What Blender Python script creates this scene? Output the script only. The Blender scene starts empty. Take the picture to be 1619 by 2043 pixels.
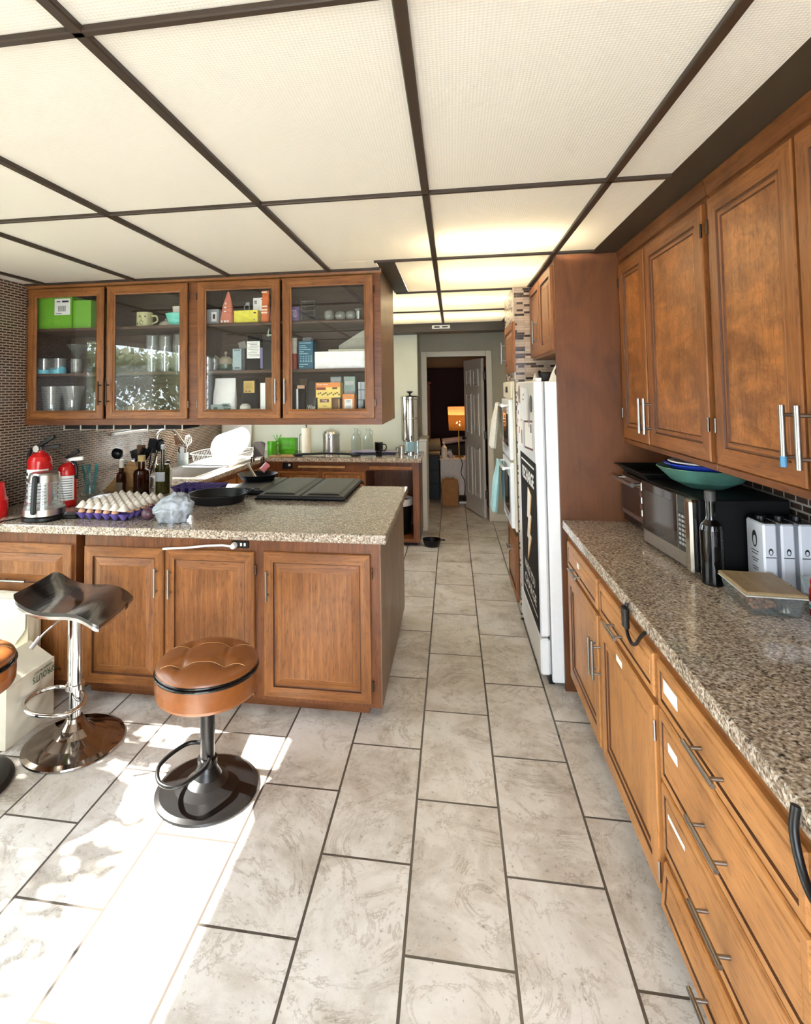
import bpy, math, random
from mathutils import Vector, Matrix
random.seed(7)
S = bpy.context.scene
COL = S.collection
V3 = Vector
PI = math.pi

# ------------------------------------------------------------------ camera
CF, CPX, CPY, YAW, PITCH, ROLL, EYE = 1116.55, 719.22, 725.82, -0.162, 0.0468, -0.0120, 1.638
def make_camera():
    cy, sy, cp, sp, cr, sr = math.cos(YAW), math.sin(YAW), math.cos(PITCH), math.sin(PITCH), math.cos(ROLL), math.sin(ROLL)
    r0 = V3((cy, -sy, 0)); f0 = V3((sy, cy, 0)); z = V3((0, 0, 1))
    fw = f0 * cp + z * sp
    dn = f0 * sp - z * cp
    right = r0 * cr - dn * sr
    down = r0 * sr + dn * cr
    cam = bpy.data.cameras.new('camera')
    cam.sensor_fit = 'HORIZONTAL'; cam.sensor_width = 36
    cam.lens = CF / 1619 * 36
    cam.shift_x = (809.5 - CPX) / 1619
    cam.shift_y = (CPY - 1021.5) / 1619
    cam.clip_start = 0.05
    o = bpy.data.objects.new('camera', cam); COL.objects.link(o)
    m = Matrix((right, -down, -fw)).transposed().to_4x4()
    m.translation = (0, 0, EYE)
    o.matrix_world = m
    S.camera = o
make_camera()

# ------------------------------------------------------------------ world, sun, exposure
S.view_settings.view_transform = 'Standard'
S.view_settings.look = 'None'
S.view_settings.gamma = 1.0
S.view_settings.use_curve_mapping = False
S.view_settings.exposure = 1.2
SKY, SUN = 10.0, 26.0
W = bpy.data.worlds.new('sky'); S.world = W; W.use_nodes = True
wn = W.node_tree.nodes; wl = W.node_tree.links
bg = wn['Background']
st = wn.new('ShaderNodeTexSky'); st.sky_type = 'HOSEK_WILKIE'
st.sun_direction = (-0.7, 0.05, 0.7); st.turbidity = 3.0; st.ground_albedo = 0.3
mixw = wn.new('ShaderNodeMix'); mixw.data_type = 'RGBA'
mixw.inputs[0].default_value = 0.75
mixw.inputs[7].default_value = (0.88, 0.95, 1.04, 1)
wl.new(st.outputs[0], mixw.inputs[6]); wl.new(mixw.outputs[2], bg.inputs[0])
bg.inputs[1].default_value = SKY
sun = bpy.data.lights.new('sun', 'SUN'); sun.energy = SUN; sun.angle = 0.012; sun.color = (1, 0.95, 0.86)
so = bpy.data.objects.new('sun', sun); COL.objects.link(so)
so.rotation_euler = V3((0.72, -0.02, -0.70)).to_track_quat('-Z', 'Y').to_euler()
def portal(name, loc, d, w, h):
    l = bpy.data.lights.new(name, 'AREA'); l.shape = 'RECTANGLE'; l.size = w; l.size_y = h
    l.cycles.is_portal = True
    o = bpy.data.objects.new(name, l); COL.objects.link(o); o.location = loc
    o.rotation_euler = V3(d).to_track_quat('-Z', 'Z').to_euler()
portal('patio_daylight', (-2.93, 1.5, 1.06), (1, 0, 0), 2.6, 2.1)
portal('sink_daylight', (-2.93, 5.15, 1.70), (1, 0, 0), 1.65, 0.9)
portal('rear_daylight', (0.0, -1.72, 1.12), (0, 1, 0), 2.3, 2.2)
def tube_light(name, x, y, w, l, watt, z=2.52):
    a = bpy.data.lights.new(name, 'AREA'); a.shape = 'RECTANGLE'; a.size = w; a.size_y = l
    a.energy = watt; a.color = (1, 0.93, 0.78)
    o = bpy.data.objects.new(name, a); COL.objects.link(o); o.location = (x, y, z)
for i, (x, y, wa) in enumerate([(0.24, 2.88, 14), (0.24, 3.7, 44), (0.24, 4.75, 40), (-0.4, 4.75, 36), (0.24, 5.75, 34), (-0.45, 5.75, 34), (-1.3, 5.2, 40)]):
    tube_light('ceiling_tube', x, y, 0.56, 0.22, wa)
try:
    cy = S.cycles
    cy.use_denoising = True; cy.denoiser = 'OPENIMAGEDENOISE'
    cy.max_bounces = 9; cy.diffuse_bounces = 5; cy.glossy_bounces = 4; cy.transmission_bounces = 6; cy.transparent_max_bounces = 16
    cy.sample_clamp_indirect = 6.0; cy.caustics_reflective = False; cy.caustics_refractive = False
    cy.use_light_tree = True
except Exception:
    pass

# ------------------------------------------------------------------ materials
def lin(c):
    return tuple((v / 255 / 12.92 if v / 255 <= 0.04045 else ((v / 255 + 0.055) / 1.055) ** 2.4) for v in c)
class NT:
    def __init__(s, name):
        s.m = bpy.data.materials.new(name); s.m.use_nodes = True
        s.n = s.m.node_tree.nodes; s.l = s.m.node_tree.links
        s.b = s.n['Principled BSDF']; s.out = s.n['Material Output']
    def new(s, t, **k):
        n = s.n.new('ShaderNode' + t)
        for a, v in k.items():
            setattr(n, a, v)
        return n
    def link(s, a, b): s.l.new(a, b)
    def coords(s, scale=(1, 1, 1), rot=(0, 0, 0), loc=(0, 0, 0), kind='Object'):
        t = s.new('TexCoord'); m = s.new('Mapping')
        m.inputs['Scale'].default_value = scale; m.inputs['Rotation'].default_value = rot; m.inputs['Location'].default_value = loc
        s.link(t.outputs[kind], m.inputs['Vector']); return m.outputs[0]
    def noise(s, vec, scale=5, detail=4, rough=0.5, dist=0.0):
        n = s.new('TexNoise'); n.inputs['Scale'].default_value = scale; n.inputs['Detail'].default_value = detail
        n.inputs['Roughness'].default_value = rough; n.inputs['Distortion'].default_value = dist
        if vec is not None: s.link(vec, n.inputs['Vector'])
        return n.outputs['Fac']
    def ramp(s, fac, stops):
        r = s.new('ValToRGB'); e = r.color_ramp.elements
        while len(e) < len(stops): e.new(0.5)
        for x, (p, c) in zip(e, stops):
            x.position = p; x.color = (*c, 1) if len(c) == 3 else c
        s.link(fac, r.inputs[0]); return r.outputs[0]
    def mix(s, f, a, b, mode='MIX'):
        m = s.new('Mix', data_type='RGBA', blend_type=mode)
        for i, v in ((0, f), (6, a), (7, b)):
            if hasattr(v, 'is_linked') or hasattr(v, 'node'): s.link(v, m.inputs[i])
            elif i == 0: m.inputs[0].default_value = v
            else: m.inputs[i].default_value = (*v, 1)
        return m.outputs[2]
    def bump(s, h, strength=0.2, dist=0.01):
        b = s.new('Bump'); b.inputs['Strength'].default_value = strength; b.inputs['Distance'].default_value = dist
        s.link(h, b.inputs['Height']); s.link(b.outputs[0], s.b.inputs['Normal'])
    def set(s, **k):
        for a, v in k.items():
            i = s.b.inputs[a.replace('_', ' ')]
            if hasattr(v, 'node'): s.link(v, i)
            else: i.default_value = (*v, 1) if isinstance(v, tuple) and len(v) == 3 else v
        return s
MATS = {}
def plain(name, rgb, rough=0.5, metal=0.0, var=0.08, scale=30, spec=0.5, coat=0.0, bump=0.0):
    if name in MATS: return MATS[name]
    t = NT(name); c = lin(rgb)
    f = t.noise(t.coords(), scale, 3)
    col = t.ramp(f, [(0.3, tuple(v * (1 - var) for v in c)), (0.7, tuple(min(1, v * (1 + var)) for v in c))])
    t.set(Base_Color=col, Roughness=rough, Metallic=metal)
    t.b.inputs['Specular IOR Level'].default_value = spec
    t.b.inputs['Coat Weight'].default_value = coat; t.b.inputs['Coat Roughness'].default_value = 0.08
    if bump: t.bump(f, bump, 0.004)
    MATS[name] = t.m; return t.m
def wood(name, axis, dark, mid, light, fig=0.0, rough=0.42, off=0.0, streak=0.8, blot=0.75, pore=0.6):
    t = NT(name)
    sc = [22.0, 22.0, 22.0]; sc['xyz'.index(axis)] = 1.0
    g = t.noise(t.coords(tuple(sc), loc=(off, off * 2, off * 3)), 2.6, 6, 0.62, 0.5)
    sc2 = [3.0, 3.0, 3.0]; sc2['xyz'.index(axis)] = 1.5
    b = t.noise(t.coords(tuple(sc2), loc=(off * 3, 1, off)), 1.7, 5, 0.6, 1.2)
    fine = [90.0] * 3; fine['xyz'.index(axis)] = 9.0
    p = t.noise(t.coords(tuple(fine)), 2.0, 2, 0.5)
    st = t.ramp(g, [(0.15, dark), (0.5, mid), (0.85, light)])
    col = t.mix(streak, mid, st)
    bl = t.ramp(b, [(0.28, (0.55, 0.50, 0.46)), (0.5, (0.95, 0.93, 0.9)), (0.72, (1.22, 1.2, 1.14))])
    col = t.mix(blot, col, bl, 'MULTIPLY')
    if fig:
        w = t.noise(t.coords((2.0, 2.2, 5.0), rot=(0.35, 0.0, 0)), 1.7, 4, 0.55, 1.6)
        w2 = t.noise(t.coords((3.0, 3.0, 3.0)), 6.0, 3, 0.5, 3.0)
        fg = t.ramp(w, [(0.36, (0.78, 0.70, 0.62)), (0.5, (1.08, 1.04, 0.98)), (0.62, (1.45, 1.38, 1.26))])
        fg = t.mix(0.45, fg, t.ramp(w2, [(0.4, (0.6, 0.55, 0.5)), (0.55, (1.1, 1.1, 1.08))]), 'MULTIPLY')
        col = t.mix(fig, col, fg, 'MULTIPLY')
    pores = t.ramp(p, [(0.30, (0.35, 0.3, 0.26)), (0.43, (1, 1, 1))])
    col = t.mix(pore, col, pores, 'MULTIPLY')
    t.set(Base_Color=col, Roughness=rough)
    t.b.inputs['Specular IOR Level'].default_value = 0.35
    t.b.inputs['Coat Weight'].default_value = 0.08; t.b.inputs['Coat Roughness'].default_value = 0.22
    t.bump(g, 0.05, 0.002)
    return t.m
WD, WM, WL = lin((82, 46, 21)), lin((131, 82, 41)), lin((170, 116, 66))
WOOD = {a: wood('cabinet_wood_' + a, a, WD, WM, WL) for a in 'xyz'}
FIG = wood('figured_wood', 'z', lin((92, 53, 26)), lin((146, 94, 50)), lin((184, 130, 78)), fig=0.9, streak=0.25)
FRAMEW = {a: wood('frame_wood_' + a, a, lin((64, 36, 18)), lin((110, 64, 32)), lin((140, 90, 50))) for a in 'xyz'}
GROOVEW = wood('groove_wood', 'z', lin((56, 30, 16)), lin((86, 50, 27)), lin((104, 62, 34)))  # darker wood tone for the recessed grooves of the framed panels
LITWOOD = {a: wood('lit_wood_' + a, a, lin((128, 80, 40)), lin((182, 126, 72)), lin((204, 152, 96)), streak=0.6) for a in 'xyz'}  # cabinet wood lightened: daylight on the right-hand fronts is put into the colour
UD, UM, UL = lin((84, 47, 21)), lin((134, 82, 40)), lin((170, 112, 60))
UW = {a: wood('upper_wood_' + a, a, UD, UM, UL) for a in 'xyz'}
DARKW = wood('side_panel_wood', 'z', lin((70, 38, 15)), lin((98, 55, 21)), lin((116, 70, 32)), streak=0.3, blot=0.8, rough=0.5, pore=0.15)
GREYW = wood('weathered_wood', 'z', lin((96, 74, 56)), lin((128, 102, 80)), lin((150, 122, 98)))
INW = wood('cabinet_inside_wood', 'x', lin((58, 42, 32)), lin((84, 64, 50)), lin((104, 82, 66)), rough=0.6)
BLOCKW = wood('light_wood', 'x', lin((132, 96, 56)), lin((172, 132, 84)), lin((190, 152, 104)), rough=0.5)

def granite():
    t = NT('speckled_granite')
    v = t.coords()
    vo = t.new('TexVoronoi'); vo.inputs['Scale'].default_value = 165; t.link(v, vo.inputs['Vector'])
    n1 = t.noise(v, 105, 3, 0.7)
    sep = t.new('SeparateColor'); t.link(vo.outputs['Color'], sep.inputs[0])
    a = t.ramp(sep.outputs[0], [(0.0, lin((30, 24, 20))), (0.2, lin((84, 68, 56))), (0.42, lin((150, 130, 110))), (0.7, lin((190, 174, 154))), (0.95, lin((236, 230, 220)))])
    b = t.ramp(n1, [(0.36, lin((44, 34, 28))), (0.5, lin((164, 146, 126))), (0.66, lin((216, 204, 188)))])
    c = t.mix(0.5, a, b)
    big = t.noise(v, 9, 3)
    c = t.mix(0.5, c, t.ramp(big, [(0.3, (0.75, 0.72, 0.7)), (0.7, (1.1, 1.08, 1.05))]), 'MULTIPLY')
    t.set(Base_Color=c, Roughness=0.09)
    return t.m
GRANITE = granite()

def tiles():
    t = NT('stone_floor_tiles')
    tc = t.new('TexCoord'); sp = t.new('SeparateXYZ'); t.link(tc.outputs['Object'], sp.inputs[0])
    def sub(o, k):
        m = t.new('Math', operation='SUBTRACT'); t.link(o, m.inputs[0]); m.inputs[1].default_value = k; return m.outputs[0]
    cb = t.new('CombineXYZ'); t.link(sub(sp.outputs[1], 2.635 - 12 * 0.6269), cb.inputs[0]); t.link(sub(sp.outputs[0], -0.1708 - 20 * 0.3177), cb.inputs[1])
    br = t.new('TexBrick'); br.offset = 0.5; br.offset_frequency = 2; br.squash = 1.0
    br.inputs['Scale'].default_value = 1.0; br.inputs['Brick Width'].default_value = 0.6269; br.inputs['Row Height'].default_value = 0.3177
    br.inputs['Mortar Size'].default_value = 0.0048; br.inputs['Mortar Smooth'].default_value = 0.1; br.inputs['Bias'].default_value = 0.0
    br.inputs['Color1'].default_value = (0, 0, 0, 1); br.inputs['Color2'].default_value = (1, 1, 1, 1); br.inputs['Mortar'].default_value = (0.5, 0.5, 0.5, 1)
    t.link(cb.outputs[0], br.inputs['Vector'])
    o = t.coords()
    jit = t.new('VectorMath', operation='MULTIPLY_ADD'); t.link(br.outputs['Color'], jit.inputs[0]); jit.inputs[1].default_value = (3, 5, 2); t.link(o, jit.inputs[2])
    cloud = t.noise(jit.outputs[0], 3.5, 9, 0.68, 0.5)
    vein = t.noise(jit.outputs[0], 3.2, 10, 0.72, 1.1)
    spot = t.noise(jit.outputs[0], 55, 5, 0.7)
    patch = t.noise(jit.outputs[0], 6.0, 3, 0.6)
    col = t.ramp(cloud, [(0.28, lin((148, 138, 127))), (0.42, lin((188, 181, 172))), (0.55, lin((212, 207, 201))), (0.72, lin((226, 223, 219)))])
    vm = t.ramp(vein, [(0.470, (1, 1, 1)), (0.496, (0.58, 0.54, 0.50)), (0.515, (1, 1, 1))])
    col = t.mix(t.ramp(patch, [(0.38, (0.15,) * 3), (0.58, (0.9,) * 3)]), col, vm, 'MULTIPLY')
    col = t.mix(0.85, col, t.ramp(spot, [(0.30, (0.4, 0.37, 0.34)), (0.40, (1, 1, 1))]), 'MULTIPLY')
    tint = t.mix(0.16, col, t.mix(0.5, br.outputs['Color'], (0.75, 0.7, 0.65)), 'SOFT_LIGHT')
    col = t.mix(br.outputs['Fac'], tint, lin((80, 73, 66)))
    t.set(Base_Color=col, Roughness=t.ramp(cloud, [(0.3, (0.42,) * 3), (0.7, (0.25,) * 3)]))
    inv = t.new('Math', operation='SUBTRACT'); inv.inputs[0].default_value = 1.0; t.link(br.outputs['Fac'], inv.inputs[1])
    t.bump(inv.outputs[0], 0.35, 0.003)
    return t.m
TILES = tiles()

def mosaic(name, axes, bw, rh, ms, dark, light, mort, bias=0.0, rough=0.25, freq=2):
    t = NT(name)
    tc = t.new('TexCoord'); sp = t.new('SeparateXYZ'); t.link(tc.outputs['Object'], sp.inputs[0])
    cb = t.new('CombineXYZ'); t.link(sp.outputs['XYZ'.index(axes[0])], cb.inputs[0]); t.link(sp.outputs['XYZ'.index(axes[1])], cb.inputs[1])
    br = t.new('TexBrick'); br.offset = 0.5; br.offset_frequency = freq; br.squash = 1.0 if freq == 2 else 0.6; br.squash_frequency = 3
    br.inputs['Scale'].default_value = 1.0; br.inputs['Brick Width'].default_value = bw; br.inputs['Row Height'].default_value = rh
    br.inputs['Mortar Size'].default_value = ms; br.inputs['Bias'].default_value = bias; br.inputs['Mortar Smooth'].default_value = 0.1
    br.inputs['Color1'].default_value = (*dark, 1); br.inputs['Color2'].default_value = (*light, 1); br.inputs['Mortar'].default_value = (*mort, 1)
    t.link(cb.outputs[0], br.inputs['Vector'])
    col = br.outputs['Color']
    if freq != 2:
        br.inputs['Color1'].default_value = (0, 0, 0, 1); br.inputs['Color2'].default_value = (1, 1, 1, 1)
        cr = t.ramp(col, [(0.0, dark), (0.22, tuple(v * 2.2 for v in dark)), (0.42, light), (0.75, tuple(v * 1.25 for v in light))]); cr.node.color_ramp.interpolation = 'CONSTANT'
        col = t.mix(br.outputs['Fac'], cr, mort)
    t.set(Base_Color=col, Roughness=rough)
    inv = t.new('Math', operation='SUBTRACT'); inv.inputs[0].default_value = 1.0; t.link(br.outputs['Fac'], inv.inputs[1])
    t.bump(inv.outputs[0], 0.4, 0.002)
    return t.m
MOSAIC = mosaic('mosaic_backsplash', 'YZ', 0.062, 0.0175, 0.0042, lin((48, 34, 27)), lin((70, 50, 38)), lin((168, 148, 130)))
MOSAICX = mosaic('mosaic_strips', 'XZ', 0.075, 0.017, 0.0012, lin((40, 26, 22)), lin((176, 158, 140)), lin((150, 132, 116)), bias=0.15, freq=3)
MOSAICY = mosaic('mosaic_strips_side', 'YZ', 0.075, 0.017, 0.0012, lin((40, 26, 22)), lin((176, 158, 140)), lin((150, 132, 116)), bias=0.15, freq=3)
MOSAICR = mosaic('mosaic_bricks', 'YZ', 0.075, 0.028, 0.004, lin((58, 44, 36)), lin((66, 50, 40)), lin((150, 144, 138)))

def panel_mat():
    t = NT('prismatic_diffuser')
    v = t.coords()
    vo = t.new('TexVoronoi'); vo.inputs['Scale'].default_value = 115; vo.inputs['Randomness'].default_value = 0.0; t.link(v, vo.inputs['Vector'])
    d = t.new('BsdfDiffuse'); tr = t.new('BsdfTranslucent'); gl = t.new('BsdfGlossy'); gl.inputs['Roughness'].default_value = 0.35
    bm = t.new('Bump'); bm.inputs['Strength'].default_value = 0.5; bm.inputs['Distance'].default_value = 0.004; t.link(vo.outputs['Distance'], bm.inputs['Height'])
    c = t.ramp(vo.outputs['Distance'], [(0.0, lin((250, 248, 242))), (0.55, lin((240, 236, 228)))])
    t.link(c, d.inputs[0]); t.link(bm.outputs[0], d.inputs['Normal'])
    tr.inputs[0].default_value = (0.85, 0.80, 0.68, 1)
    m = t.new('MixShader'); m.inputs[0].default_value = 0.34; t.link(d.outputs[0], m.inputs[1]); t.link(tr.outputs[0], m.inputs[2])
    m2 = t.new('MixShader'); m2.inputs[0].default_value = 0.03; t.link(m.outputs[0], m2.inputs[1]); t.link(gl.outputs[0], m2.inputs[2])
    t.link(m2.outputs[0], t.out.inputs[0])
    return t.m
DIFFUSER = panel_mat()

def glass(name, tint=(1, 1, 1), rough=0.0, refl=1.0, alpha=1.0, body=None):
    """thin clear sheet: Fresnel mirror over what lies behind; body adds a cloudy share"""
    t = NT(name)
    tr = t.new('BsdfTransparent'); tr.inputs[0].default_value = (*tint, 1)
    gl = t.new('BsdfGlossy'); gl.inputs['Roughness'].default_value = rough
    lw = t.new('LayerWeight'); lw.inputs['Blend'].default_value = 0.5
    p5 = t.new('Math', operation='POWER'); t.link(lw.outputs['Facing'], p5.inputs[0]); p5.inputs[1].default_value = 5.0
    f = t.new('Math', operation='MULTIPLY_ADD', use_clamp=True); t.link(p5.outputs[0], f.inputs[0])
    f.inputs[1].default_value = 0.96; f.inputs[2].default_value = 0.04 * refl
    m = t.new('MixShader'); t.link(f.outputs[0], m.inputs[0])
    if body:
        d = t.new('BsdfDiffuse'); d.inputs[0].default_value = (*lin(body), 1)
        mb = t.new('MixShader'); mb.inputs[0].default_value = alpha; t.link(tr.outputs[0], mb.inputs[1]); t.link(d.outputs[0], mb.inputs[2])
        t.link(mb.outputs[0], m.inputs[1])
    else:
        t.link(tr.outputs[0], m.inputs[1])
    t.link(gl.outputs[0], m.inputs[2]); t.link(m.outputs[0], t.out.inputs[0])
    MATS[name] = t.m; return t.m
PANE = glass('cabinet_pane', (0.97, 0.98, 0.97), 0.0, 2.0)
WINPANE = glass('window_pane', (0.98, 0.99, 1.0), 0.0, 1.0)
CLEAR = glass('clear_glass', (0.95, 0.97, 0.96), 0.02, 1.8, 0.05, (225, 235, 235))
FROST = glass('cut_glass', (0.90, 0.92, 0.91), 0.05, 2.6, 0.14, (215, 218, 215))
GREENGL = glass('green_plastic', (0.55, 0.9, 0.35), 0.1, 1.0, 0.5, (90, 170, 40))
AMBER = glass('amber_glass', (0.35, 0.16, 0.05), 0.02, 1.4, 0.25, (60, 28, 12))
OLIVE = glass('olive_glass', (0.35, 0.32, 0.08), 0.02, 1.4, 0.3, (62, 58, 18))
FILM = glass('plastic_film', (0.8, 0.83, 0.86), 0.35, 0.8, 0.72, (172, 178, 184))
TEALGL = glass('teal_glass', (0.35, 0.75, 0.72), 0.05, 1.4, 0.4, (70, 170, 170))

CHROME = plain('polished_chrome', (216, 214, 212), 0.07, 1.0, 0.02)
STEEL = plain('brushed_steel', (190, 186, 180), 0.28, 1.0, 0.04)
NICKEL = plain('satin_nickel', (150, 147, 142), 0.34, 1.0, 0.03)
DKSTEEL = plain('dark_steel', (92, 84, 78), 0.22, 1.0, 0.05)
BLACK = plain('black_plastic', (13, 12, 12), 0.35, 0, 0.1, spec=0.35)
MATBLACK = plain('matte_black', (9, 9, 9), 0.6, 0, 0.1, spec=0.2)
GLOSSB = plain('gloss_black', (7, 6, 6), 0.06, 0, 0.05)
IRON = plain('cast_iron', (13, 13, 14), 0.45, 0.0, 0.15, 60, spec=0.4)
WHITE = plain('white_enamel', (238, 240, 240), 0.25, 0, 0.015)
WHITEP = plain('white_plastic', (235, 234, 230), 0.4, 0, 0.02)
PAPER = plain('white_paper', (238, 238, 234), 0.8, 0, 0.03)
BISQUE = plain('bisque_enamel', (226, 216, 190), 0.3, 0, 0.02)
TRIMW = plain('painted_trim', (206, 198, 182), 0.45, 0, 0.02, 8)
WALLP = plain('sage_paint', (212, 214, 196), 0.75, 0, 0.02, 6)
WALLH = plain('hall_paint', (162, 156, 138), 0.75, 0, 0.02, 6)
WALLT = plain('tan_paint', (196, 150, 100), 0.75, 0, 0.02, 6)
WALLB = plain('plain_wall_paint', (226, 222, 212), 0.8, 0, 0.02, 6)
SOFFIT = plain('olive_black_paint', (58, 50, 38), 0.5, 0, 0.05, 10)
RAILM = plain('bronze_rail', (52, 40, 30), 0.4, 0, 0.06, 20)
LEATHER = plain('tan_leather', (126, 71, 25), 0.3, 0, 0.08, 40, coat=0.15)
LEATHERTOP = plain('tan_leather_top', (122, 70, 30), 0.36, 0, 0.08, 40, coat=0.1)
RED = plain('red_enamel', (196, 24, 24), 0.2, 0, 0.04)
CLOTHW = plain('cream_cloth', (214, 210, 196), 0.9, 0, 0.08, 50, bump=0.3)
AQUA = plain('aqua_cloth', (158, 200, 202), 0.9, 0, 0.08, 50, bump=0.3)
LIDW = wood('bamboo_lid', 'y', lin((124, 102, 72)), lin((152, 130, 96)), lin((170, 148, 114)), rough=0.5, blot=0.3)
SEATB = plain('seat_black', (10, 10, 10), 0.16, 0, 0.05, spec=1.0, coat=1.0)
CANVAS = plain('canvas', (214, 206, 184), 0.8, 0, 0.05, 12, bump=0.2)
KRAFT = plain('kraft_paper', (150, 104, 62), 0.85, 0, 0.12, 14)
PURPLE = plain('purple_pulp', (96, 78, 150), 0.9, 0, 0.15, 60, bump=0.3)
PULP = plain('grey_pulp', (206, 196, 182), 0.9, 0, 0.10, 60, bump=0.3)
EGG = plain('brown_eggshell', (214, 160, 124), 0.45, 0, 0.06)
GREENP = plain('green_card', (112, 178, 46), 0.5, 0, 0.03)
INK = plain('black_ink', (30, 28, 28), 0.7)
GREENINK = plain('green_ink', (40, 84, 52), 0.7)
WHITEINK = plain('white_ink', (240, 240, 236), 0.7)
GROUT = plain('dark_gap', (20, 14, 10), 0.8)

# ------------------------------------------------------------------ mesh building
class MB:
    def __init__(s): s.v = []; s.f = []; s.fm = []; s.fs = []; s.m = 0
    def add(s, verts, faces, smooth=False, M=None):
        k = len(s.v)
        s.v += [M @ V3(v) for v in verts] if M is not None else [V3(v) for v in verts]
        for f in faces:
            s.f.append(tuple(i + k for i in f)); s.fm.append(s.m); s.fs.append(smooth)
        return s
    def box(s, x0, x1, y0, y1, z0, z1, b=0.0, M=None):
        if b <= 0:
            v = [(x, y, z) for z in (z0, z1) for y in (y0, y1) for x in (x0, x1)]
            return s.add(v, [(0, 2, 3, 1), (4, 5, 7, 6), (0, 1, 5, 4), (2, 6, 7, 3), (0, 4, 6, 2), (1, 3, 7, 5)], M=M)
        b = min(b, (x1 - x0) / 2.01, (y1 - y0) / 2.01, (z1 - z0) / 2.01)
        v = []; id3 = {}
        for ix, x in enumerate((x0, x1)):
            for iy, y in enumerate((y0, y1)):
                for iz, z in enumerate((z0, z1)):
                    sx, sy, sz = (1, -1)[ix], (1, -1)[iy], (1, -1)[iz]
                    id3[ix, iy, iz] = len(v)
                    v += [(x, y + sy * b, z + sz * b), (x + sx * b, y, z + sz * b), (x + sx * b, y + sy * b, z)]
        F = []
        for a in range(3):
            for e in (0, 1):
                o = [i for i in range(3) if i != a]
                q = []
                for p in ((0, 0), (1, 0), (1, 1), (0, 1)):
                    k = [0, 0, 0]; k[a] = e; k[o[0]] = p[0]; k[o[1]] = p[1]
                    q.append(id3[tuple(k)] + a)
                F.append(tuple(q))
        for a in range(3):
            o = [i for i in range(3) if i != a]
            for p in (0, 1):
                for q in (0, 1):
                    k0 = [0, 0, 0]; k0[o[0]] = p; k0[o[1]] = q
                    k1 = list(k0); k1[a] = 1
                    A, B = id3[tuple(k0)], id3[tuple(k1)]
                    F.append((A + o[0], A + o[1], B + o[1], B + o[0]))
        for k in id3.values(): F.append((k, k + 1, k + 2))
        c = V3(((x0 + x1) / 2, (y0 + y1) / 2, (z0 + z1) / 2)); G = []
        for f in F:
            p = [V3(v[i]) for i in f]
            n = (p[1] - p[0]).cross(p[2] - p[0])
            m = sum(p, V3()) / len(p)
            G.append(f if n.dot(m - c) > 0 else f[::-1])
        return s.add(v, G, M=M)
    def lathe(s, prof, c=(0, 0, 0), n=28, M=None, sharp=0.55, smooth=True):
        """profile of (radius, height) around +Z through c"""
        T = Matrix.Translation(c)
        if M is not None: T = M @ T
        for i in range(len(prof) - 1):
            (r0, z0), (r1, z1) = prof[i], prof[i + 1]
            if abs(r0 - r1) + abs(z0 - z1) < 1e-7: continue
            v = []; f = []
            for r, z in ((r0, z0), (r1, z1)):
                for k in range(n):
                    a = 2 * PI * k / n; v.append((r * math.cos(a), r * math.sin(a), z))
            for k in range(n):
                k2 = (k + 1) % n
                if r0 < 1e-6: f.append((k, n + k2, n + k))
                elif r1 < 1e-6: f.append((k, k2, n + k))
                else: f.append((k, k2, n + k2, n + k))
            s.add(v, f, smooth, T)
        return s
    def cyl(s, p0, p1, r0, r1=None, n=20):
        p0 = V3(p0); p1 = V3(p1); r1 = r0 if r1 is None else r1
        d = p1 - p0; L = d.length
        M = Matrix.Translation(p0) @ d.to_track_quat('Z', 'Y').to_matrix().to_4x4()
        return s.lathe([(0, 0), (r0, 0), (r1, L), (0, L)], n=n, M=M)
    def sphere(s, c, r, sc=(1, 1, 1), n=20, M=None):
        m = n // 2
        pr = [(math.sin(PI * i / m), -math.cos(PI * i / m)) for i in range(m + 1)]
        T = Matrix.Translation(c) @ Matrix.Diagonal((r * sc[0], r * sc[1], r * sc[2], 1))
        if M is not None: T = M @ T
        v = []; f = []
        for a, z in pr:
            for k in range(n): v.append((a * math.cos(2 * PI * k / n), a * math.sin(2 * PI * k / n), z))
        for i in range(m):
            for k in range(n):
                k2 = (k + 1) % n; f.append((i * n + k, i * n + k2, (i + 1) * n + k2, (i + 1) * n + k))
        return s.add(v, f, True, T)
    def tube(s, pts, r, n=10, closed=False, rad=None):
        P = [V3(p) for p in pts]; N = len(P); v = []; f = []
        t0 = None; up = None
        for i, p in enumerate(P):
            a = P[(i - 1) % N] if closed or i > 0 else p
            b = P[(i + 1) % N] if closed or i < N - 1 else p
            t = (b - a).normalized()
            if up is None:
                up = t.orthogonal().normalized()
            else:
                up = t0.rotation_difference(t) @ up
                up = (up - t * up.dot(t)).normalized()
            t0 = t; w = t.cross(up); rr = rad[i] if rad else r
            for k in range(n):
                a2 = 2 * PI * k / n; v.append(p + up * (rr * math.cos(a2)) + w * (rr * math.sin(a2)))
        for i in range(N if closed else N - 1):
            j = (i + 1) % N
            for k in range(n):
                k2 = (k + 1) % n; f.append((i * n + k, i * n + k2, j * n + k2, j * n + k))
        s.add(v, f, True)
        if not closed:
            s.add(v[:n], [tuple(range(n))[::-1]]); s.add(v[-n:], [tuple(range(n))])
        return s
    def prism(s, poly, fn, a, b):
        """poly of 2D points; fn(u, v, w) -> 3D point; extruded from w=a to w=b"""
        n = len(poly)
        v = [fn(u, w, a) for u, w in poly] + [fn(u, w, b) for u, w in poly]
        f = [tuple(range(n))[::-1], tuple(range(n, 2 * n))] + [(i, (i + 1) % n, n + (i + 1) % n, n + i) for i in range(n)]
        return s.add(v, f)
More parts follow.
